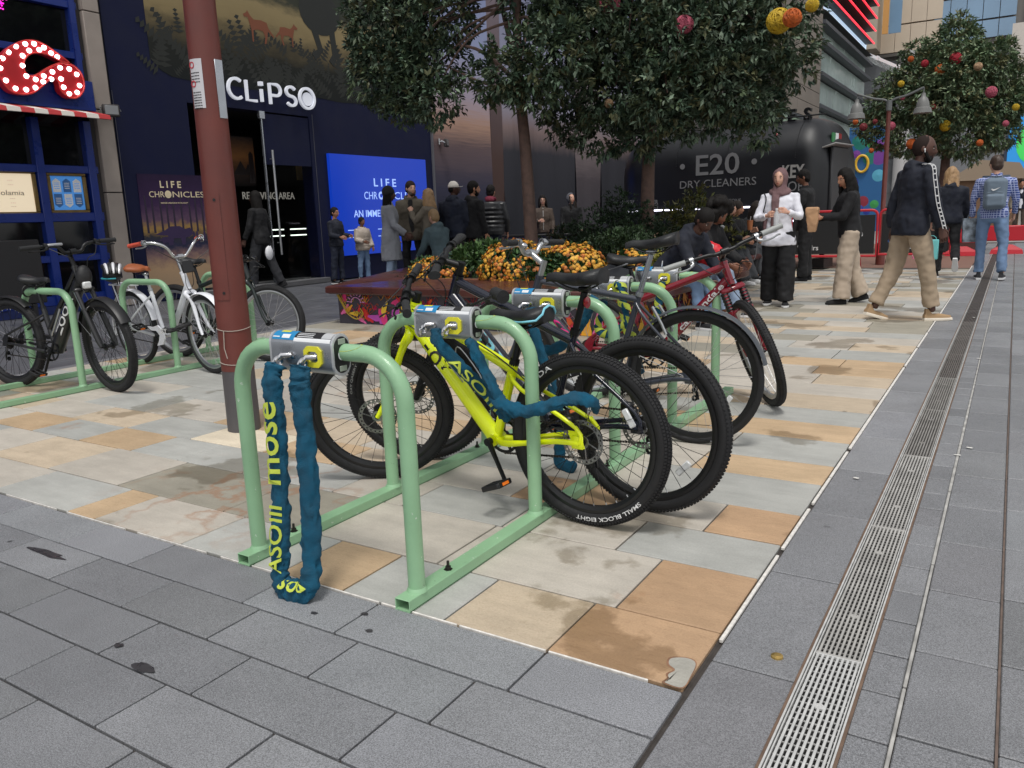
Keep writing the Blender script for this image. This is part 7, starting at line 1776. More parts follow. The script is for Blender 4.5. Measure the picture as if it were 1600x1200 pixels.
    # ---- clothes
    if bottom:
        kind, mt_ = bottom[0], bottom[1]; m_ = MB(); loose = dict(slim=.006, jeans=.012, loose=.03, wide=.045, cargo=.026)[kind]; torso(m_, .006, [(-.10, .14, .09, 0), (-.05, .162, .108, -.005), (.06, .16, .108, -.004), (.12, .148, .1, 0)])
        for i in range(2):
            hem = {'slim': .05, 'jeans': .066, 'loose': .088, 'wide': .115, 'cargo': .078}[kind]*k; cut = ankles[i]+(knees[i]-ankles[i]).normalized()*(.02*k if kind != 'cargo' else .05*k)-(V((0, 0, .03*k)) if kind in ('wide', 'loose') else V())
            m_.tube([hips[i]+V((0, 0, .03)), hips[i].lerp(knees[i], .45), knees[i], knees[i].lerp(cut, .5), cut], [.090*k+loose*.6, .076*k+loose*.8, .058*k+loose, (.056*k+loose if kind in ('slim', 'jeans') else hem*.92), hem], 14)
        remesh(m_, vox, 3, .006 if kind == 'slim' else .019, 8, len(label)).build('trousers', mt_, t, ang=70)
    if shoes:
        for i in range(2):
            a = ankles[i]; rot = MX.Rotation(toes[i], 3, 'Y'); q_ = MX.Rotation((.12 if i == 0 else -.12), 3, 'Z') @ rot; base = a-V((0, 0, ah))
            if toes[i] > 0: base = a-q_@V((0, 0, ah))
            else: base.z = max(0.0, base.z)
            f = lambda x, y, z: base+q_@(V((x, y, z))*k); m_ = MB()
            outl = [(-.075, .03), (-.04, .038), (.03, .040), (.09, .048), (.15, .044), (.185, .02)]; ring2 = lambda z, g_: [f(x*(1 if x < .1 else g_), y*g_, z) for x, y in outl]+[f(x*(1 if x < .1 else g_), -y*g_, z) for x, y in outl[::-1]]
            m_.loft([ring2(.0, .94), ring2(.006, 1.0), ring2(.026, 1.0), ring2(.03, .96)]); so = m_.build('shoe', shoes[1], t, ang=35)
            m_ = MB(); m_.loft([ring2(.028, .95), ring2(.05, .9)]+[[f(x*(.85-.25*g_) - .02*g_, y*(.88-.25*g_), .05+.035*g_+(.03*g_ if x < 0.03 else -.02*g_)) for x, y in outl]+[f(x*(.85-.25*g_)-.02*g_, -y*(.88-.25*g_), .05+.035*g_+(.03*g_ if x < .03 else -.02*g_)) for x, y in outl[::-1]] for g_ in (.35, .7, 1)])
            m_.build('shoe_upper', shoes[0], so, ang=50)
    if top:
        kind, mt_ = top[0], top[1]; opt = top[2] if len(top) > 2 else {}; g = opt.get
        off = dict(shirt=.016, jacket=.036, puffer=.052, coat=.04, hoodie=.034)[kind]; low = g('low', {'shirt': -.12, 'jacket': -.06, 'puffer': -.07, 'coat': -.48, 'hoodie': -.05}[kind]); m_ = MB()
        st = [s_ for s_ in ST if s_[0] > max(low, -.09)+.01 and s_[0] < .55]
        if low < -.1 and sit is None:
            fl_ = g('flare', .0); st = [(z_, g('bw', .150)+fl_*(-z_), g('bd', .118)+fl_*(-z_)*.8, 0) for z_ in [low+(0-low)*j/4 for j in range(4)]]+[s_ for s_ in ST if 0 < s_[0] < .55]
        else: st = [(low, .158, .108, -.004)]+st
        torso(m_, off, st)
        for i in range(2):
            sl = .034*k+off*.55; s = 1 if i == 0 else -1; e1 = elb[i].lerp(wri[i], .94)
            m_.tube([shs[i]-lf*s*.05*k, shs[i]+lf*s*.0, shs[i].lerp(elb[i], .5), elb[i], elb[i].lerp(e1, .5), e1], [.06*k, .058*k+off*.4, .046*k+off*.6, .040*k+off*.6, .038*k+off*.55, .032*k+off*.5], 12)
        if g('hood'): m_.loft([ringe(nk-up*.075*k-fw*.06*k, .085*k, .05*k), ringe(nk-up*.03*k-fw*.075*k, .10*k, .066*k), ringe(nk+up*.02*k-fw*.065*k, .085*k, .05*k)]); m_.tube([nk+fw*math.cos(a)*.075*k+lf*math.sin(a)*.085*k+up*(.0-.02*math.cos(a))*k for a in [2*PI*i/14 for i in range(14)]], .028*k, 8, closed=True)
        elif g('collar', kind != 'shirt'): m_.lathe([(.060*k, -.02*k), (.078*k, -.02*k), (.074*k, .045*k), (.060*k, .045*k)], nk-up*.015*k, up, n=18, closed=True)
        if kind == 'puffer':
            for z in (.0, .08, .16, .24, .32, .40):
                c_ = Hc+up*z*k; m_.tube([c_+lf*math.cos(a)*(.155*k*w+off*.75)+fw*math.sin(a)*(.105*k+off*.75) for a in [2*PI*i/20 for i in range(20)]], .027*k, 8, closed=True)
            for i in range(2):
                for u_ in (.3, .65): m_.ell(shs[i].lerp(elb[i], u_), .062*k); m_.ell(elb[i].lerp(wri[i], u_), .056*k)
        tp = remesh(m_, vox, 2 if kind == 'puffer' else 3, .0035 if kind == 'puffer' else .015, 9, len(label)+3).build('top_garment', mt_, t, ang=75)
        if g('zip'):
            m_ = MB(); m_.tube([Hc+up*z*k+fw*((.098+off)*k+.012) for z in (.02, .12, .22, .32, .42)]+[nk+fw*.075*k-up*.02], .004, 5); m_.build('zip', g('zip'), tp)
        if g('cuff'):
            for i in range(2): m_ = MB(); m_.tube([elb[i].lerp(wri[i], .90), elb[i].lerp(wri[i], .99)], .034*k, 10); m_.build('cuff', g('cuff'), tp)
        if g('hoodcol'):
            m_ = MB(); m_.tube([nk+fw*math.cos(a)*.07*k+lf*math.sin(a)*.08*k+up*(.02-.02*math.cos(a))*k for a in [2*PI*i/14 for i in range(14)]], .034*k, 8, closed=True); m_.ell(nk-fw*.075*k-up*.0*k, (.06*k, .085*k, .06*k)); remesh(m_, .014, 2, .004, 12).build('hood', g('hoodcol'), tp)
        if inner:
            m_ = MB(); m_.loft([[Hc+up*z*k+fw*(.103*k+off+d_)+lf*y*k for y, d_ in ((-wd, -.02), (-wd*.5, .0), (0, .006), (wd*.5, 0), (wd, -.02), (wd, -.05), (-wd, -.05))] for z, wd in ((-.03, .05), (.15, .055), (.35, .06), (.47, .045), (.53, .03))]); m_.build('shirt_front', inner, tp)
        tw = dict(tp=tp)
    # ---- hair
    P = lambda x, y, z: hc+hrot@(V((x, y, z))*k)
    if hair:
        kind, mt_ = hair[0], hair[1]; m_ = MB(); q = random.Random(len(label))
        def cap(ox, oz, rx, ry, rz, amp=.0): m_.ell(P(ox, 0, oz), (rx*k, ry*k, rz*k), 0, 20, 14, hrot)
        if kind in ('short', 'crop'):
            cap(-.010, .030, .100, .084, .106 if kind == 'short' else .098)
            m_.ell(P(-.040, 0, -.012), (.064*k, .0795*k, .085*k), 0, 14, 8, hrot)
            if kind == 'short': remesh_ok = True; m_ = remesh(m_, .011, 1, .006, 34)
            m_.build('hair', mt_, t)
        elif kind == 'bald':
            m_.ell(P(-.012, 0, .014), (.0935*k, .0765*k, .1065*k), 0, 20, 14, hrot); m_.build('stubble', mt_, t)
        elif kind in ('long', 'dreads', 'curly', 'wavy'):
            cap(-.012, .028, .103, .088, .110); L_ = {'long': .30, 'dreads': .42, 'curly': .0, 'wavy': .2}[kind]*(hair[2] if len(hair) > 2 else 1)
            if kind == 'curly':
                for _ in range(46): d = rdir(q); d.x -= .35; d.z += .25; d.normalize(); m_.ell(P(-.035+d.x*.125, d.y*.135, .03+d.z*.125), (.05*k, .05*k, .05*k), 0, 7, 5)
            else:
                n_ = 30 if kind == 'dreads' else 34
                for j in range(n_):
                    a = -2.2+4.4*j/(n_-1); x0, y0 = -math.cos(a)*.085-.012, math.sin(a)*.082; L2 = L_*(.8+.3*q.random()); wob = q.uniform(-.02, .02)
                    sp_ = .012 if kind == 'dreads' else .02
                    pts = [P(x0*.8, y0*.9, .06), P(x0, y0*1.08, -.01), P(x0*1.1+wob*.5, y0*1.15, -.09)]; b_ = pts[-1]; pts += [b_+V((wob-.02*j/n_, wob*.6, -L2*.5*k)), b_+V((-.02+wob, wob, -L2*k))]
                    m_.tube(smooth_path(pts, 3), [sp_*k*(1.1 if i_ < 9 else .8) for i_ in range(13)], 6)
            m_ = remesh(m_, .0105, 1, .007 if kind != 'dreads' else .003, 30); m_.build('hair', mt_, t)
        elif kind == 'bun':
            cap(-.010, .028, .101, .085, .107); m_.ell(P(-.09, 0, -.03), (.035*k, .04*k, .045*k)); m_.build('hair', mt_, t)
        elif kind == 'cap':
            m_ = MB(); m_.lathe([(.0, .118), (.035, .114), (.07, .09), (.092, .05), (.097, .015), (.094, .008)], P(-.006, 0, .012), hrot@V((0, 0, 1)), n=22); 
            br_ = [P(.07+.085*math.cos(a)*1.0, .078*math.sin(a), .026+.012*math.cos(a)) for a in [-1.35+2.7*i/12 for i in range(13)]]; c0 = P(.05, 0, .03); m_.add([c0]+br_, [(0, i+1, i+2) for i in range(12)]); m_.tube(br_, .004, 5); cp_ = m_.build('baseball_cap', mt_, t)
            m_ = MB(); m_.ell(P(-.045, 0, -.01), (.052*k, .074*k, .06*k), 0, 14, 8, hrot); m_.build('hair', hair[2], t)
        elif kind == 'beanie':
            m_.ell(P(-.016, 0, .035), (.106*k, .09*k, .115*k), 0, 20, 14, hrot); m_.lathe([(.088, -.02), (.102, -.02), (.104, .02), (.098, .03)], P(-.012, 0, .035), hrot@V((-.12, 0, 1)), n=22, closed=True); m_.build('beanie', mt_, t)
            m_ = MB()
            for j in range(22):
                a = -1.7+3.4*j/21; x0, y0 = -math.cos(a)*.085-.012, math.sin(a)*.08; pts = [P(x0, y0, .0), P(x0*1.1, y0*1.05, -.08), P(x0*1.2, y0*1.05, -.2), P(x0*1.2+q.uniform(-.02, .02), y0, -.34-.06*q.random())]; m_.tube(smooth_path(pts, 3), .009*k, 5)
            m_.build('braids', hair[2], t)
        elif kind == 'hood':
            m_.ell(P(-.022, 0, .012), (.112*k, .104*k, .135*k), 0, 20, 14, hrot); m_ = remesh(m_, .013, 2, .005, 14); m_.v = [v for v in m_.v]; 
            inv = hrot.transposed(); keep = [f for f in m_.f if not ((inv@((sum((m_.v[i] for i in f), V())/len(f))-hc)).x > .045*k and abs((inv@((sum((m_.v[i] for i in f), V())/len(f))-hc)).z) < .10*k)]
            o2 = MB(); o2.add(m_.v, keep); o2.build('hood', mt_, t); m_ = MB()
            for j in range(20):
                a = -1.2+2.4*j/19; s = 1 if a > 0 else -1; pts = [P(.055-.02*abs(a), s*(.05+.01*abs(a)), .05), P(.06, s*(.066), -.04), P(.07+q.uniform(-.02, .02), s*(.05+q.uniform(0, .04)), -.16), P(.07, s*(.03+q.uniform(0, .06)), -.28)]; m_.tube(smooth_path(pts, 3), .010*k, 5)
            m_.build('hair', hair[2], t)
        elif kind == 'hijab':
            m_.ell(P(-.020, 0, .014), (.108*k, .096*k, .126*k), 0, 22, 16, hrot); m_.tube([P(-.01, 0, -.03), P(-.005, 0, -.09), nk+fw*.01-up*.03*k], [.088*k, .082*k, .11*k], 16)
            m_.tube([nk+fw*math.cos(a)*.085*k+lf*math.sin(a)*.105*k-up*(.015+.03*math.cos(a))*k for a in [2*PI*i/18 for i in range(18)]], .034*k, 10, closed=True)
            m_.loft([[nk+fw*(x+.0)*k+lf*y*k-up*z*k for x, y in ((f0+.02, -.09), (f0+.028, -.05), (f0+.022, 0.0), (f0-.01, .0), (f0-.01, -.09))] for z, f0 in ((.02, .08), (.12, .118), (.25, .128), (.38, .122), (.50, .118))])
            m_.loft([[nk+fw*x*k+lf*y*k-up*z*k for x, y in ((-.10, -.10), (-.06, -.17), (.0, -.205), (.05, -.18), (.03, -.14), (-.05, -.11))] for z in (.30, .45, .6, .70)])
            m_ = remesh(m_, .0105, 2, .007, 13); inv = hrot.transposed(); keep = []
            for f in m_.f:
                c_ = inv@((sum((m_.v[i] for i in f), V())/len(f))-hc)
                if c_.x > .035*k and (c_.y/(.062*k))**2+((c_.z+.012*k)/(.098*k))**2 < 1: continue
                keep.append(f)
            o2 = MB(); o2.add(m_.v, keep); o2.build('headscarf', mt_, t, ang=80)
    info = dict(t=t, hc=hc, hrot=hrot, wri=wri, elb=elb, shs=shs, Hc=Hc, up=up, fw=fw, lf=lf, nk=nk, k=k, P=P, pal=pal, ankles=ankles)
    return t, info
def beard(t, I, mt_):
    m_ = MB(); P = I['P']; k = I['k']
    m_.ell(P(.045, 0, -.085), (.05*k, .052*k, .045*k), 0, 14, 8, I['hrot'])
    for s in (-1, 1): m_.tube([P(.02, s*.066, -.03), P(.045, s*.058, -.07), P(.07, s*.035, -.1)], .016*k, 7)
    m_.build('beard', mt_, t)
def glasses(t, I):
    m_ = MB(); P = I['P']
    for s in (-1, 1): m_.tube([P(.098, s*.031+math.cos(a)*.02, .006+math.sin(a)*.016) for a in [2*PI*i/14 for i in range(14)]], .0022, 5, closed=True); m_.tube([P(.094, s*.05, .01), P(.0, s*.078, .008)], .0018, 5)
    m_.tube([P(.1, -.011, .01), P(.1, .011, .01)], .002, 5); m_.build('glasses', M_BLKP, t)
def cloth_m(n, c, rough=.85, bump=.2, bs=220, var=.08): return mat('cloth_'+n, c, rough, var=var, vs=6, bump=bump, bs=bs)
C_BLACK = cloth_m('black', S(19, 19, 22)); C_NAVY = cloth_m('navy', S(23, 27, 40)); C_NAVY2 = cloth_m('ink', S(27, 33, 50)); C_CHAR = cloth_m('charcoal', S(40, 41, 45)); C_OLIVE = cloth_m('olive', S(70, 64, 54)); C_TAUPE = cloth_m('taupe', S(112, 104, 92))
C_GREYC = cloth_m('grey_wool', S(134, 136, 142), .95, .35, 260, .12); C_TEAL = cloth_m('grey_teal', S(74, 92, 98)); C_WHITE = cloth_m('white', S(222, 222, 230)); C_JEAN = cloth_m('denim', S(104, 128, 160), .9, .3, 300, .14); C_LJEAN = cloth_m('pale_denim', S(140, 158, 182)); C_DJEAN = cloth_m('washed_black', S(62, 64, 68))
C_SAND = cloth_m('sand', S(176, 160, 142)); C_KHAKI = cloth_m('khaki', S(160, 142, 120)); C_PUFF = mat('champagne_puffer', S(168, 156, 144), .35, var=.12, vs=8, bump=.15, bs=40); C_BPUFF = mat('black_puffer', S(32, 33, 37), .4, var=.1, vs=8); C_BROWN = cloth_m('brown', S(76, 64, 56)); C_MAUVE = cloth_m('mauve', S(112, 86, 88)); C_MAROON = cloth_m('maroon', S(110, 30, 52)); C_CHECK = cloth_m('blue_check', S(80, 98, 158))
H_BLACK = mat('hair_black', S(20, 17, 16), .75, spec=.25, bump=.4, bs=160); H_BROWN = mat('hair_brown', S(62, 46, 36), .5); H_BLOND = mat('hair_blond', S(160, 128, 92), .5, var=.2, vs=20); H_SANDY = mat('hair_sandy', S(150, 122, 88), .55); H_STUB = mat('hair_stubble', S(40, 30, 27), .8, spec=.2); H_DKBR = mat('hair_dark_brown', S(36, 28, 24), .7, spec=.3, bump=.4, bs=160)
def check_cloth(mt):      # woven check: two crossed sets of pale lines
    n, l = mt.node_tree.nodes, mt.node_tree.links; b = n['Principled BSDF']; tc = n.new('ShaderNodeTexCoord'); sx = n.new('ShaderNodeSeparateXYZ'); l.new(tc.outputs['Object'], sx.inputs[0]); fs = []
    ad = n.new('ShaderNodeMath'); ad.operation = 'ADD'; l.new(sx.outputs[0], ad.inputs[0]); l.new(sx.outputs[1], ad.inputs[1])
    for so in (ad.outputs[0], sx.outputs[2]):
        w_ = n.new('ShaderNodeMath'); w_.operation = 'PINGPONG'; w_.inputs[1].default_value = .017; l.new(so, w_.inputs[0]); c_ = n.new('ShaderNodeMath'); c_.operation = 'LESS_THAN'; c_.inputs[1].default_value = .0045; l.new(w_.outputs[0], c_.inputs[0]); fs.append(c_.outputs[0])
    mx = n.new('ShaderNodeMath'); mx.operation = 'MAXIMUM'; l.new(fs[0], mx.inputs[0]); l.new(fs[1], mx.inputs[1]); c2 = n.new('ShaderNodeMix'); c2.data_type = 'RGBA'; l.new(mx.outputs[0], c2.inputs[0]); c2.inputs[6].default_value = S(60, 78, 140); c2.inputs[7].default_value = S(170, 180, 214); l.new(c2.outputs[2], b.inputs['Base Color'])
check_cloth(C_CHECK)
SB = (C_BLACK, M_WTXT); SBB = (C_BLACK, C_BLACK); SWW = (cloth_m('trainer_white', S(214, 214, 214)), M_WTXT); SBR = (cloth_m('trainer_tan', S(158, 130, 98)), cloth_m('sole_cream', S(224, 214, 198)))
def face(x, y, tx, ty): return math.atan2(ty-y, tx-x)
VIEW = lambda x, y: math.atan2(-y, -x)
QG = 'people queueing by the attraction'
# man entering the attraction
t, I = person('man with long dreadlocks in black bomber jacket walking out of the glass entrance', (-12.0, 10.45, 0), R(200), 1.82, 'dark', ((16, 8), (-14, 10)), ((12, 10, 14, 0), (-8, 10, 14, 0)), 2, top=('jacket', C_BLACK, dict(low=-.10)), bottom=('loose', C_CHAR), shoes=SBB, hair=('dreads', H_BLACK), group=QG)
w_ = MB(); w_.ell((0, 0, -.10), (.05, .09, .13)); w_.tube([(0, 0, .03), (0, -.05, -.02)], .01, 6); w_.tube([(0, .05, .02), (0, 0, .0)], .01, 6); o = w_.build('white_bag', mat('white_plastic', S(226, 226, 230), .35)); p = t.matrix_basis@I['wri'][1]
o.location = (-11.70, 10.35, .78); tag(o, 'small white carrier bag held by the man at the glass entrance', 'bag')
t, I = person('boy in dark navy jacket waiting beside the blue screen', (-11.25, 11.65, 0), R(5), 1.47, 'mid', ((2, 2), (-2, 3)), ((8, 8, 75, 12), (8, 8, 70, 10)), 0, w=.9, top=('jacket', C_NAVY), bottom=('jeans', C_NAVY2), shoes=SB, hair=('short', H_BLACK), group=QG); glasses(t, I)
t, I = person('girl in shiny champagne puffer jacket and jeans waiting by the blue screen', (-11.2, 12.35, 0), R(-8), 1.27, 'brown', ((2, 2), (-2, 3)), ((6, 12, 30, 8), (10, 12, 70, 10)), 0, w=.92, top=('puffer', C_PUFF, dict(hood=1)), bottom=('jeans', C_JEAN), shoes=SWW, hair=('bun', H_BLACK), group=QG)
t, I = person('woman in long light grey coat and black beanie with braids at the queue', (-8.85, 10.45, 0), R(40), 1.72, 'dark', ((3, 3), (-4, 4)), ((10, 10, 35, 5), (14, 8, 38, 5)), 0, w=.94, top=('coat', C_GREYC, dict(low=-.38, flare=.08)), bottom=('slim', C_LJEAN), shoes=SB, hair=('beanie', cloth_m('knit_black', S(22, 22, 25)), H_BLACK), head=(15, 0), group=QG)
t, I = person('bearded man in open olive parka facing the woman in the grey coat', (-9.10, 11.35, 0), R(-55), 1.85, 'light', ((2, 2), (-2, 2)), ((5, 9, 12, 0), (5, 9, 12, 0)), 0, top=('jacket', C_OLIVE, dict(hood=1, low=-.14)), inner=C_BLACK, bottom=('jeans', C_BLACK), shoes=SBB, hair=('crop', H_STUB), head=(30, 4), group=QG); beard(t, I, H_BROWN)
t, I = person('woman with fair hair in taupe coat holding her hand to her mouth', (-8.5, 11.1, 0), R(190), 1.68, 'light', ((3, 3), (-3, 3)), ((40, 8, 105, 25), (10, 8, 20, 0)), 0, w=.93, top=('jacket', C_TAUPE, dict(low=-.2)), bottom=('jeans', C_CHAR), shoes=SB, hair=('wavy', H_BLOND), head=(0, 0), group=QG)
t, I = person('man in white baseball cap and navy hooded jacket seen from behind', (-8.25, 11.45, 0), R(95), 1.80, 'dark', ((2, 2), (-3, 3)), ((4, 10, 12, 0), (2, 10, 14, 0)), 0, w=1.06, top=('jacket', C_NAVY2, dict(hood=1, low=-.1)), bottom=('jeans', C_BLACK), shoes=SBB, hair=('cap', mat('cap_cream', S(216, 210, 202), .8), H_BLACK), head=(-45, 0), group=QG)
t, I = person('dark bearded man in black jacket turning right between cap and puffer men', (-7.95, 11.6, 0), R(70), 1.79, 'mid', ((2, 2), (-3, 3)), ((5, 8, 10, 0), (5, 8, 10, 0)), 0, w=1.03, top=('jacket', C_BLACK, dict(hood=1, low=-.1)), bottom=('jeans', C_BLACK), shoes=SBB, hair=('short', H_BLACK), head=(-25, 3), group=QG); beard(t, I, H_BLACK)
t, I = person('man in black quilted jacket with maroon hood seen from behind', (-8.3, 12.7, 0), R(112), 1.76, 'mid', ((3, 3), (-3, 3)), ((3, 12, 12, 0), (4, 14, 16, 0)), 2, w=1.1, top=('puffer', C_BPUFF, dict(hoodcol=C_MAROON)), bottom=('jeans', C_NAVY2), shoes=SB, hair=('short', H_BLACK), head=(-12, 0), group=QG)
t, I = person('fair-haired man in grey-teal hoodie sitting on the left bench edge', (-8.15, 10.95, 0), R(168), 1.78, 'light', ((84, 80), (84, 78)), ((22, 8, 35, 5), (22, 8, 35, 5)), 14, sit=.52, top=('hoodie', C_TEAL, dict(hood=1)), bottom=('jeans', C_CHAR), shoes=SB, hair=('short', H_SANDY), head=(0, 8), group='people sitting on the planter')
# two women behind the planter
t, I = person('woman with glasses in brown zipped hoodie behind the planter', (-9.0, 15.9, 0), R(-58), 1.62, 'light', ((2, 2), (-2, 2)), ((6, 10, 20, 0), (15, 8, 80, 30)), 0, w=.95, top=('hoodie', C_BROWN, dict(zip=M_WTXT)), bottom=('jeans', C_NAVY), shoes=SB, hair=('long', H_BLACK, .4), group=QG); glasses(t, I)
t, I = person('woman with grey hood up and long dark hair behind the planter', (-8.55, 16.4, 0), R(-50), 1.64, 'light', ((2, 2), (-2, 2)), ((6, 8, 16, 0), (6, 8, 16, 0)), 0, w=.97, top=('jacket', C_BLACK, dict(low=-.12)), bottom=('jeans', C_LJEAN), shoes=SB, hair=('hood', cloth_m('hood_grey', S(86, 86, 92)), H_DKBR), head=(20, -8), group=QG)
m_ = MB(); m_.box((0, 0, .78), (2.2, .5, .04), bev=.01); m_.box((0, -.22, .55), (2.1, .02, .42), 1)
for x in (-.95, .95): m_.box((x, 0, .38), (.05, .4, .76))
o = m_.build('display_table', [M_BLKP, mat('dotted_cloth', S(36, 44, 78), .8, var=.6, vs=40)]); o.location = (-8.4, 15.3, 0); o.rotation_euler.z = R(25); tag(o, 'low dark table with a dotted blue cloth before the two women', 'table')
# seated on the right-hand bench
SGR = 'people sitting on the planter'
t, I = person('person in dark navy padded jacket bent over on the bench', (-3.05, 7.95, 0), R(-12), 1.74, 'dark', ((80, 62), (80, 66)), ((42, 6, 50, 12), (42, 6, 46, 12)), 40, sit=.54, top=('jacket', C_NAVY, dict(hood=1)), bottom=('jeans', C_JEAN), shoes=SB, hair=('crop', H_BLACK), head=(-15, 22), group=SGR)
t, I = person('woman with big dark curly hair bent forward beside the navy jacket', (-3.05, 8.75, 0), R(-10), 1.68, 'brown', ((80, 66), (80, 70)), ((38, 6, 55, 12), (38, 6, 50, 12)), 28, sit=.54, w=.93, top=('jacket', C_BLACK), bottom=('jeans', C_LJEAN), shoes=SB, hair=('curly', H_BLACK), head=(-15, 20), group=SGR)
t, I = person('young woman in black top with white sleeve badge drinking on the far bench', (-3.95, 12.5, 0), R(-8), 1.66, 'light', ((82, 60), (82, 64)), ((45, 8, 75, 12), (40, 8, 60, 12)), 16, sit=.54, w=.93, top=('hoodie', C_BLACK), bottom=('wide', C_DJEAN), shoes=SWW, hair=('long', H_DKBR, 1.1), head=(5, 6), group=SGR)
m_ = MB(); sp_ = I['shs'][1].lerp(I['elb'][1], .45)-I['lf']*.075
for a in (0, 1): m_.ell(sp_+V((.02*a, 0, -.035+.07*a)), (.045, .014, .028), rot=MX.Rotation(.4, 3, 'Y'))
m_.build('sleeve_badge', M_WTXT, t)
def cup(label, loc, c, h_=.17, r_=.045, straw=True, juice=None):
    o_ = thing('drink_cup', label, 'cup', loc); m_ = MB(); m_.lathe([(0, 0), (r_*.76, 0), (r_, h_), (r_*1.05, h_), (r_*1.05, h_*1.05), (0, h_*1.05)], n=20); m_.build('cup_body', c, o_)
    if straw: m_ = MB(); m_.tube([(0, 0, h_), (.012, .0, h_*1.45)], .005, 6); m_.build('straw', M_WTXT, o_)
    return o_
cup('plastic cup of orange drink held by the woman with the sleeve badge', (-3.40, 12.35, .86), mat('orange_drink', S(176, 110, 70), .3), .14)
t, I = person('young woman in black jacket in the middle of the far bench trio', (-3.95, 13.05, 0), R(-20), 1.64, 'mid', ((82, 66), (82, 70)), ((30, 8, 60, 12), (30, 8, 60, 12)), 14, sit=.54, w=.93, top=('jacket', C_BLACK), bottom=('jeans', C_BLACK), shoes=SB, hair=('bun', H_DKBR), head=(20, 4), group=SGR)
t, I = person('young woman with long dark hair eating at the end of the far bench', (-3.8, 13.6, 0), R(-35), 1.64, 'light', ((82, 66), (82, 70)), ((35, 8, 70, 14), (35, 8, 66, 14)), 18, sit=.54, w=.93, top=('hoodie', C_BLACK), bottom=('wide', C_DJEAN), shoes=SWW, hair=('long', H_DKBR), head=(10, 12), group=SGR)
cup('bright blue paper cup with a straw standing on the bench by the red bike', (-2.96, 7.60, .45), mat('blue_cup', S(60, 150, 210), .5), .17, .05)
m_ = MB(); q = random.Random(2); m_.ell((0, 0, .12), (.085, .16, .13), 0, 16, 10); m_ = remesh(m_, .014, 1, .03, 11); pbg = m_.build('paper_bag', mat('red_bag', S(206, 30, 44), .6, var=.1), None, ang=30); pbg.location = (-2.72, 8.30, .62); pbg.rotation_euler.z = R(-68); tag(pbg, 'bright red snack bag with white lettering on the curly haired woman lap', 'bag')
text('bag_lettering', 'Pretzels', M_WTXT, pbg, (.115, .0, .10), (0, 1, 0), (0, .0, 1), w=.2, h=.055, ext=.003, bold=.02)
m_ = MB()
for s in (-1, 1): m_.tube([V((.118, s*.025+math.cos(a)*.025, .185+math.sin(a)*.022)) for a in [2*PI*i/14 for i in range(14)]], .006, 5, closed=True)
m_.build('bag_emblem', M_WTXT, pbg)
# woman in mauve headscarf
WG = 'people walking in the street'
t, I = person('woman in mauve headscarf, white top and black trousers holding a bottle', (-2.40, 9.98, 0), R(-82), 1.62, 'light', ((9, 6), (-6, 4)), ((20, 16, 88, 32), (16, 16, 84, 34)), 0, w=.95, top=('shirt', C_WHITE, dict(low=-.13, flare=.12, bw=.19, bd=.145)), bottom=('wide', C_BLACK), shoes=SB, hair=('hijab', C_MAUVE), head=(-12, 0), vox=.0125, mouth=.7, group=WG)
bt = thing('water_bottle', 'clear water bottle in the hands of the woman in white', 'bottle', t.matrix_basis@(I['wri'][0].lerp(I['wri'][1], .5)+I['fw']*.10+V((0, 0, -.04)))); m_ = MB(); m_.lathe([(0, -.09), (.03, -.09), (.032, .03), (.014, .07), (.014, .085), (0, .085)], n=16); m_.build('bottle_body', mat('clear_plastic', S(226, 230, 234), .1, alpha=.5), bt); m_ = MB(); m_.lathe([(0, .085), (.016, .085), (.016, .105), (0, .105)], n=14); m_.build('bottle_cap', M_WTXT, bt)
m_ = MB(); m_.tube(smooth_path([I['shs'][1]-I['lf']*.01+I['up']*.05+I['fw']*.03, I['shs'][1]+I['lf']*.02+I['fw']*.09-I['up']*.02, I['shs'][1]+I['fw']*.10-I['up']*.14, I['shs'][1]+I['fw']*.02-I['up']*.2-I['lf']*.02], 4), .007, 6); m_.build('bag_strap', C_BLACK, t)
t, I = person('man in black jacket looking down beside the trailer behind the headscarf', (-2.85, 13.6, 0), R(190), 1.75, 'brown', ((2, 2), (-2, 2)), ((22, 8, 80, 12), (20, 8, 78, 12)), 2, w=1.1, top=('jacket', C_BLACK, dict(low=-.12)), bottom=('loose', C_BLACK), shoes=SBB, hair=('short', H_BLACK), head=(0, 10), group=WG)
t, I = person('woman with dark wavy hair, black sweater and sand trousers with paper bag', (-1.68, 10.44, 0), R(200), 1.61, 'mid', ((9, 5), (-8, 14)), ((22, 8, 70, 10), (26, 8, 62, 10)), 4, w=.98, top=('hoodie', C_BLACK), bottom=('wide', C_SAND), shoes=SBB, hair=('wavy', H_BLACK, 1.2), head=(25, 16), group=WG)
m_ = MB(); m_.loft([[V((a*.07*s_, b*.045*s_, z)) for a, b in ((-1, -1), (1, -1), (1, 1), (-1, 1))] for z, s_ in ((-.16, .62), (-.02, .95), (.10, 1.08), (.13, 1.0))]); m_ = remesh(m_, .012, 0, .008, 16); o = m_.build('paper_bag', mat('kraft_paper', S(186, 146, 110), .8, var=.1), ang=25)
pw = t.matrix_basis@(I['wri'][0]+I['pal'][0][0]*.10); o.location = pw; tag(o, 'brown paper bag held by the woman in sand trousers', 'bag')
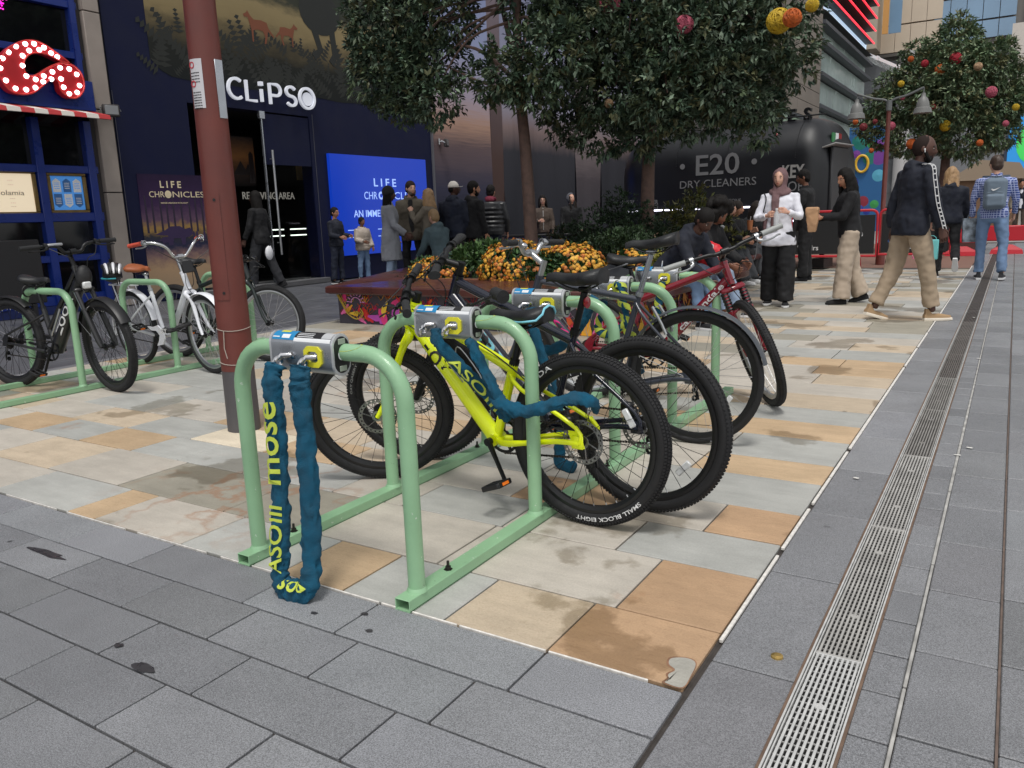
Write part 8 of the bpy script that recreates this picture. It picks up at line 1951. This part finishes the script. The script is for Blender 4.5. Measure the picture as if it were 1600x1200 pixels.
# striding man
t, I = person('tall man with shaved head striding right in navy tracksuit top and khaki trousers', (-.88, 9.07, 0), R(33), 1.84, 'dark', ((-12, 12), (15, 4)), ((-14, 14, 14, 0), (8, 10, 12, 0)), 3, w=1.12, top=('jacket', C_NAVY, dict(hood=1, low=-.09)), bottom=('cargo', C_KHAKI), shoes=SBR, hair=('bald', H_STUB), head=(-30, 8), vox=.0135, group=WG); beard(t, I, H_BLACK)
m_ = MB(); m2 = MB(); A, B, Cc = I['shs'][1]-I['lf']*.068+V((0, 0, .02)), I['elb'][1]-I['lf']*.068, I['wri'][1]-I['lf']*.058
Pth = smooth_path([I['nk']-I['lf']*.07+I['up']*.0, A+I['lf']*.02+I['up']*.045, A.lerp(B, .3)-I['lf']*.006, B, B.lerp(Cc, .5), Cc], 6)
for d_ in (-.016, .016): m_.tube([p+I['fw']*d_ for p in Pth], .004, 5)
for i in range(2, len(Pth)-1, 2): m2.box(Pth[i], (.02, .011, .012))
m_.build('sleeve_piping', M_WTXT, t); m2.build('sleeve_tape', M_WTXT, t, smooth=False)
m_ = MB(); m_.ell(I['P'](.012, -.084, -.012), (.008, .008, .012)); m_.tube([I['P'](.014, -.088, -.014), I['P'](.018, -.088, -.036)], .004, 6); m_.build('earbud', M_WTXT, t)
o = MB(); o.box((0, 0, 0), (.07, .03, .03), bev=.008); o = o.build('blue_wrapper', mat('wrapper_blue', S(50, 110, 190), .4)); o.location = t.matrix_basis@(I['wri'][0]+I['pal'][0][0]*.12); tag(o, 'small blue wrapper in the hand of the striding man', 'wrapper')
# seen from behind
t, I = person('woman with long fair hair, navy jacket and black trousers walking away', (-.88, 14.4, 0), R(96), 1.69, 'light', ((6, 4), (-12, 52)), ((4, 10, 14, 0), (8, 10, 20, 0)), 2, w=1.0, top=('jacket', C_NAVY, dict(hood=1)), bottom=('jeans', C_BLACK), shoes=SB, hair=('long', H_BLOND, .75), group=WG)
m_ = MB(); m_.loft([[V((a*.16*s_, b*.05*s_, z)) for a, b in ((-1, -1), (1, -1), (1, 1), (-1, 1))] for z, s_ in ((-.36, .9), (-.05, 1.0), (0, .95))])
hd_ = MB()
for y in (-.03, .03): m_.tube(arc((0, y, 0), .09, 0, PI, 10), .008, 6)
o = m_.build('floral_bag', mat('floral_print', S(120, 130, 140), .6, var=.7, vs=14)); o.location = (-.52, 14.25, .92); o.rotation_euler.z = .2; tag(o, 'patterned tote bag hanging beside the blonde woman', 'bag')
for x, c, nm, lab in ((-1.22, S(214, 120, 150), 'pink', 'pink paper carrier bag left of the blonde woman legs'), (-1.05, S(110, 190, 190), 'turquoise', 'turquoise paper carrier bag left of the blonde woman legs')):
    m_ = MB(); m_.box((0, 0, -.15), (.19, .09, .30), bev=.01); m_.tube(arc((0, 0, 0), .06, 0, PI, 8), .005, 5); o = m_.build('carrier_bag', mat('bag_'+nm, c, .6)); o.location = (x, 13.9+.1*(nm == 'pink'), .62); tag(o, lab, 'bag', 'bags carried by the blonde woman')
t, I = person('man in blue checked shirt and jeans walking away with a grey backpack', (-.28, 14.12, 0), R(92), 1.81, 'light', ((5, 4), (-6, 8, 6)), ((4, 12, 14, 0), (8, 14, 30, 0)), 1, w=1.05, top=('shirt', C_CHECK, dict(low=-.05, collar=1)), bottom=('jeans', C_JEAN), shoes=(C_CHAR, M_WTXT), hair=('short', H_BROWN), head=(25, 4), group=WG); glasses(t, I)
k = I['k']
bp = MB(); bc = I['Hc']+I['up']*.30*k-I['fw']*.20*k; rot = FRM(I['up'], -I['fw'])
for (dx, dz, sx, sy, sz) in ((0, 0, .13, .30, .46), (.075, -.10, .07, .25, .20)): bp.box(bc+rot@V((dx, 0, dz)), (sx, sy, sz), bev=.05, rot=rot)
bp = remesh(bp, .013, 3, .005, 10); bk = thing('backpack', 'grey-blue backpack with a white tick logo on the checked shirt man', 'backpack', t.location, t.rotation_euler.z); bp.build('bag_body', cloth_m('backpack', S(104, 118, 132)), bk)
m_ = MB(); n0 = bc+rot@V((.078, 0, .06)); f_ = lambda y, z: n0+rot@V((0, y, z))
m_.add([f_(-.055, .0), f_(-.03, -.022), f_(.0, -.012), f_(.065, .032), f_(-.01, .002), f_(-.04, .004), f_(-.045, .016)], [(0, 1, 5, 6), (1, 2, 4, 5), (2, 3, 4)]); m_.build('tick_logo', M_WTXT, bk)
m_ = MB(); m_.tube([f_(-.10, -.055), f_(0, -.045), f_(.10, -.055)], .004, 5); m_.tube([bc+rot@V((.0, -.02, .23)), bc+rot@V((.02, 0, .27)), bc+rot@V((.0, .02, .23))], .008, 6)
for s in (-1, 1): m_.tube(smooth_path([bc+rot@V((-.05, s*.09, .22)), I['shs'][0 if s > 0 else 1]-I['lf']*s*.05+I['up']*.065, I['shs'][0 if s > 0 else 1]-I['lf']*s*.05+I['fw']*.115, I['Hc']+I['up']*.15+I['lf']*s*.16, bc+rot@V((-.05, s*.13, -.2))], 4), .018, 6, sq=.3)
m_.build('strap', cloth_m('strap_grey', S(84, 94, 106)), bk)
t, I = person('distant person in dark jacket walking nearer at the right edge', (.12, 30.5, 0), R(-90), 1.78, 'mid', ((6, 4), (-6, 8)), ((8, 10, 20, 0), (8, 10, 70, 14)), 0, top=('jacket', C_NAVY), inner=C_WHITE, bottom=('jeans', C_BROWN), shoes=SBB, hair=('short', H_BLACK), vox=.02, group=WG)
t, I = person('distant person hidden behind the backpack man, walking nearer', (-.35, 29.0, 0), R(-90), 1.72, 'mid', ((6, 4), (-6, 8)), ((8, 10, 20, 0), (8, 10, 20, 0)), 0, top=('jacket', C_TAUPE), bottom=('jeans', C_BLACK), shoes=SBB, hair=('crop', H_BROWN), vox=.02, group=WG)
bpy.data.scenes.remove(TMP)
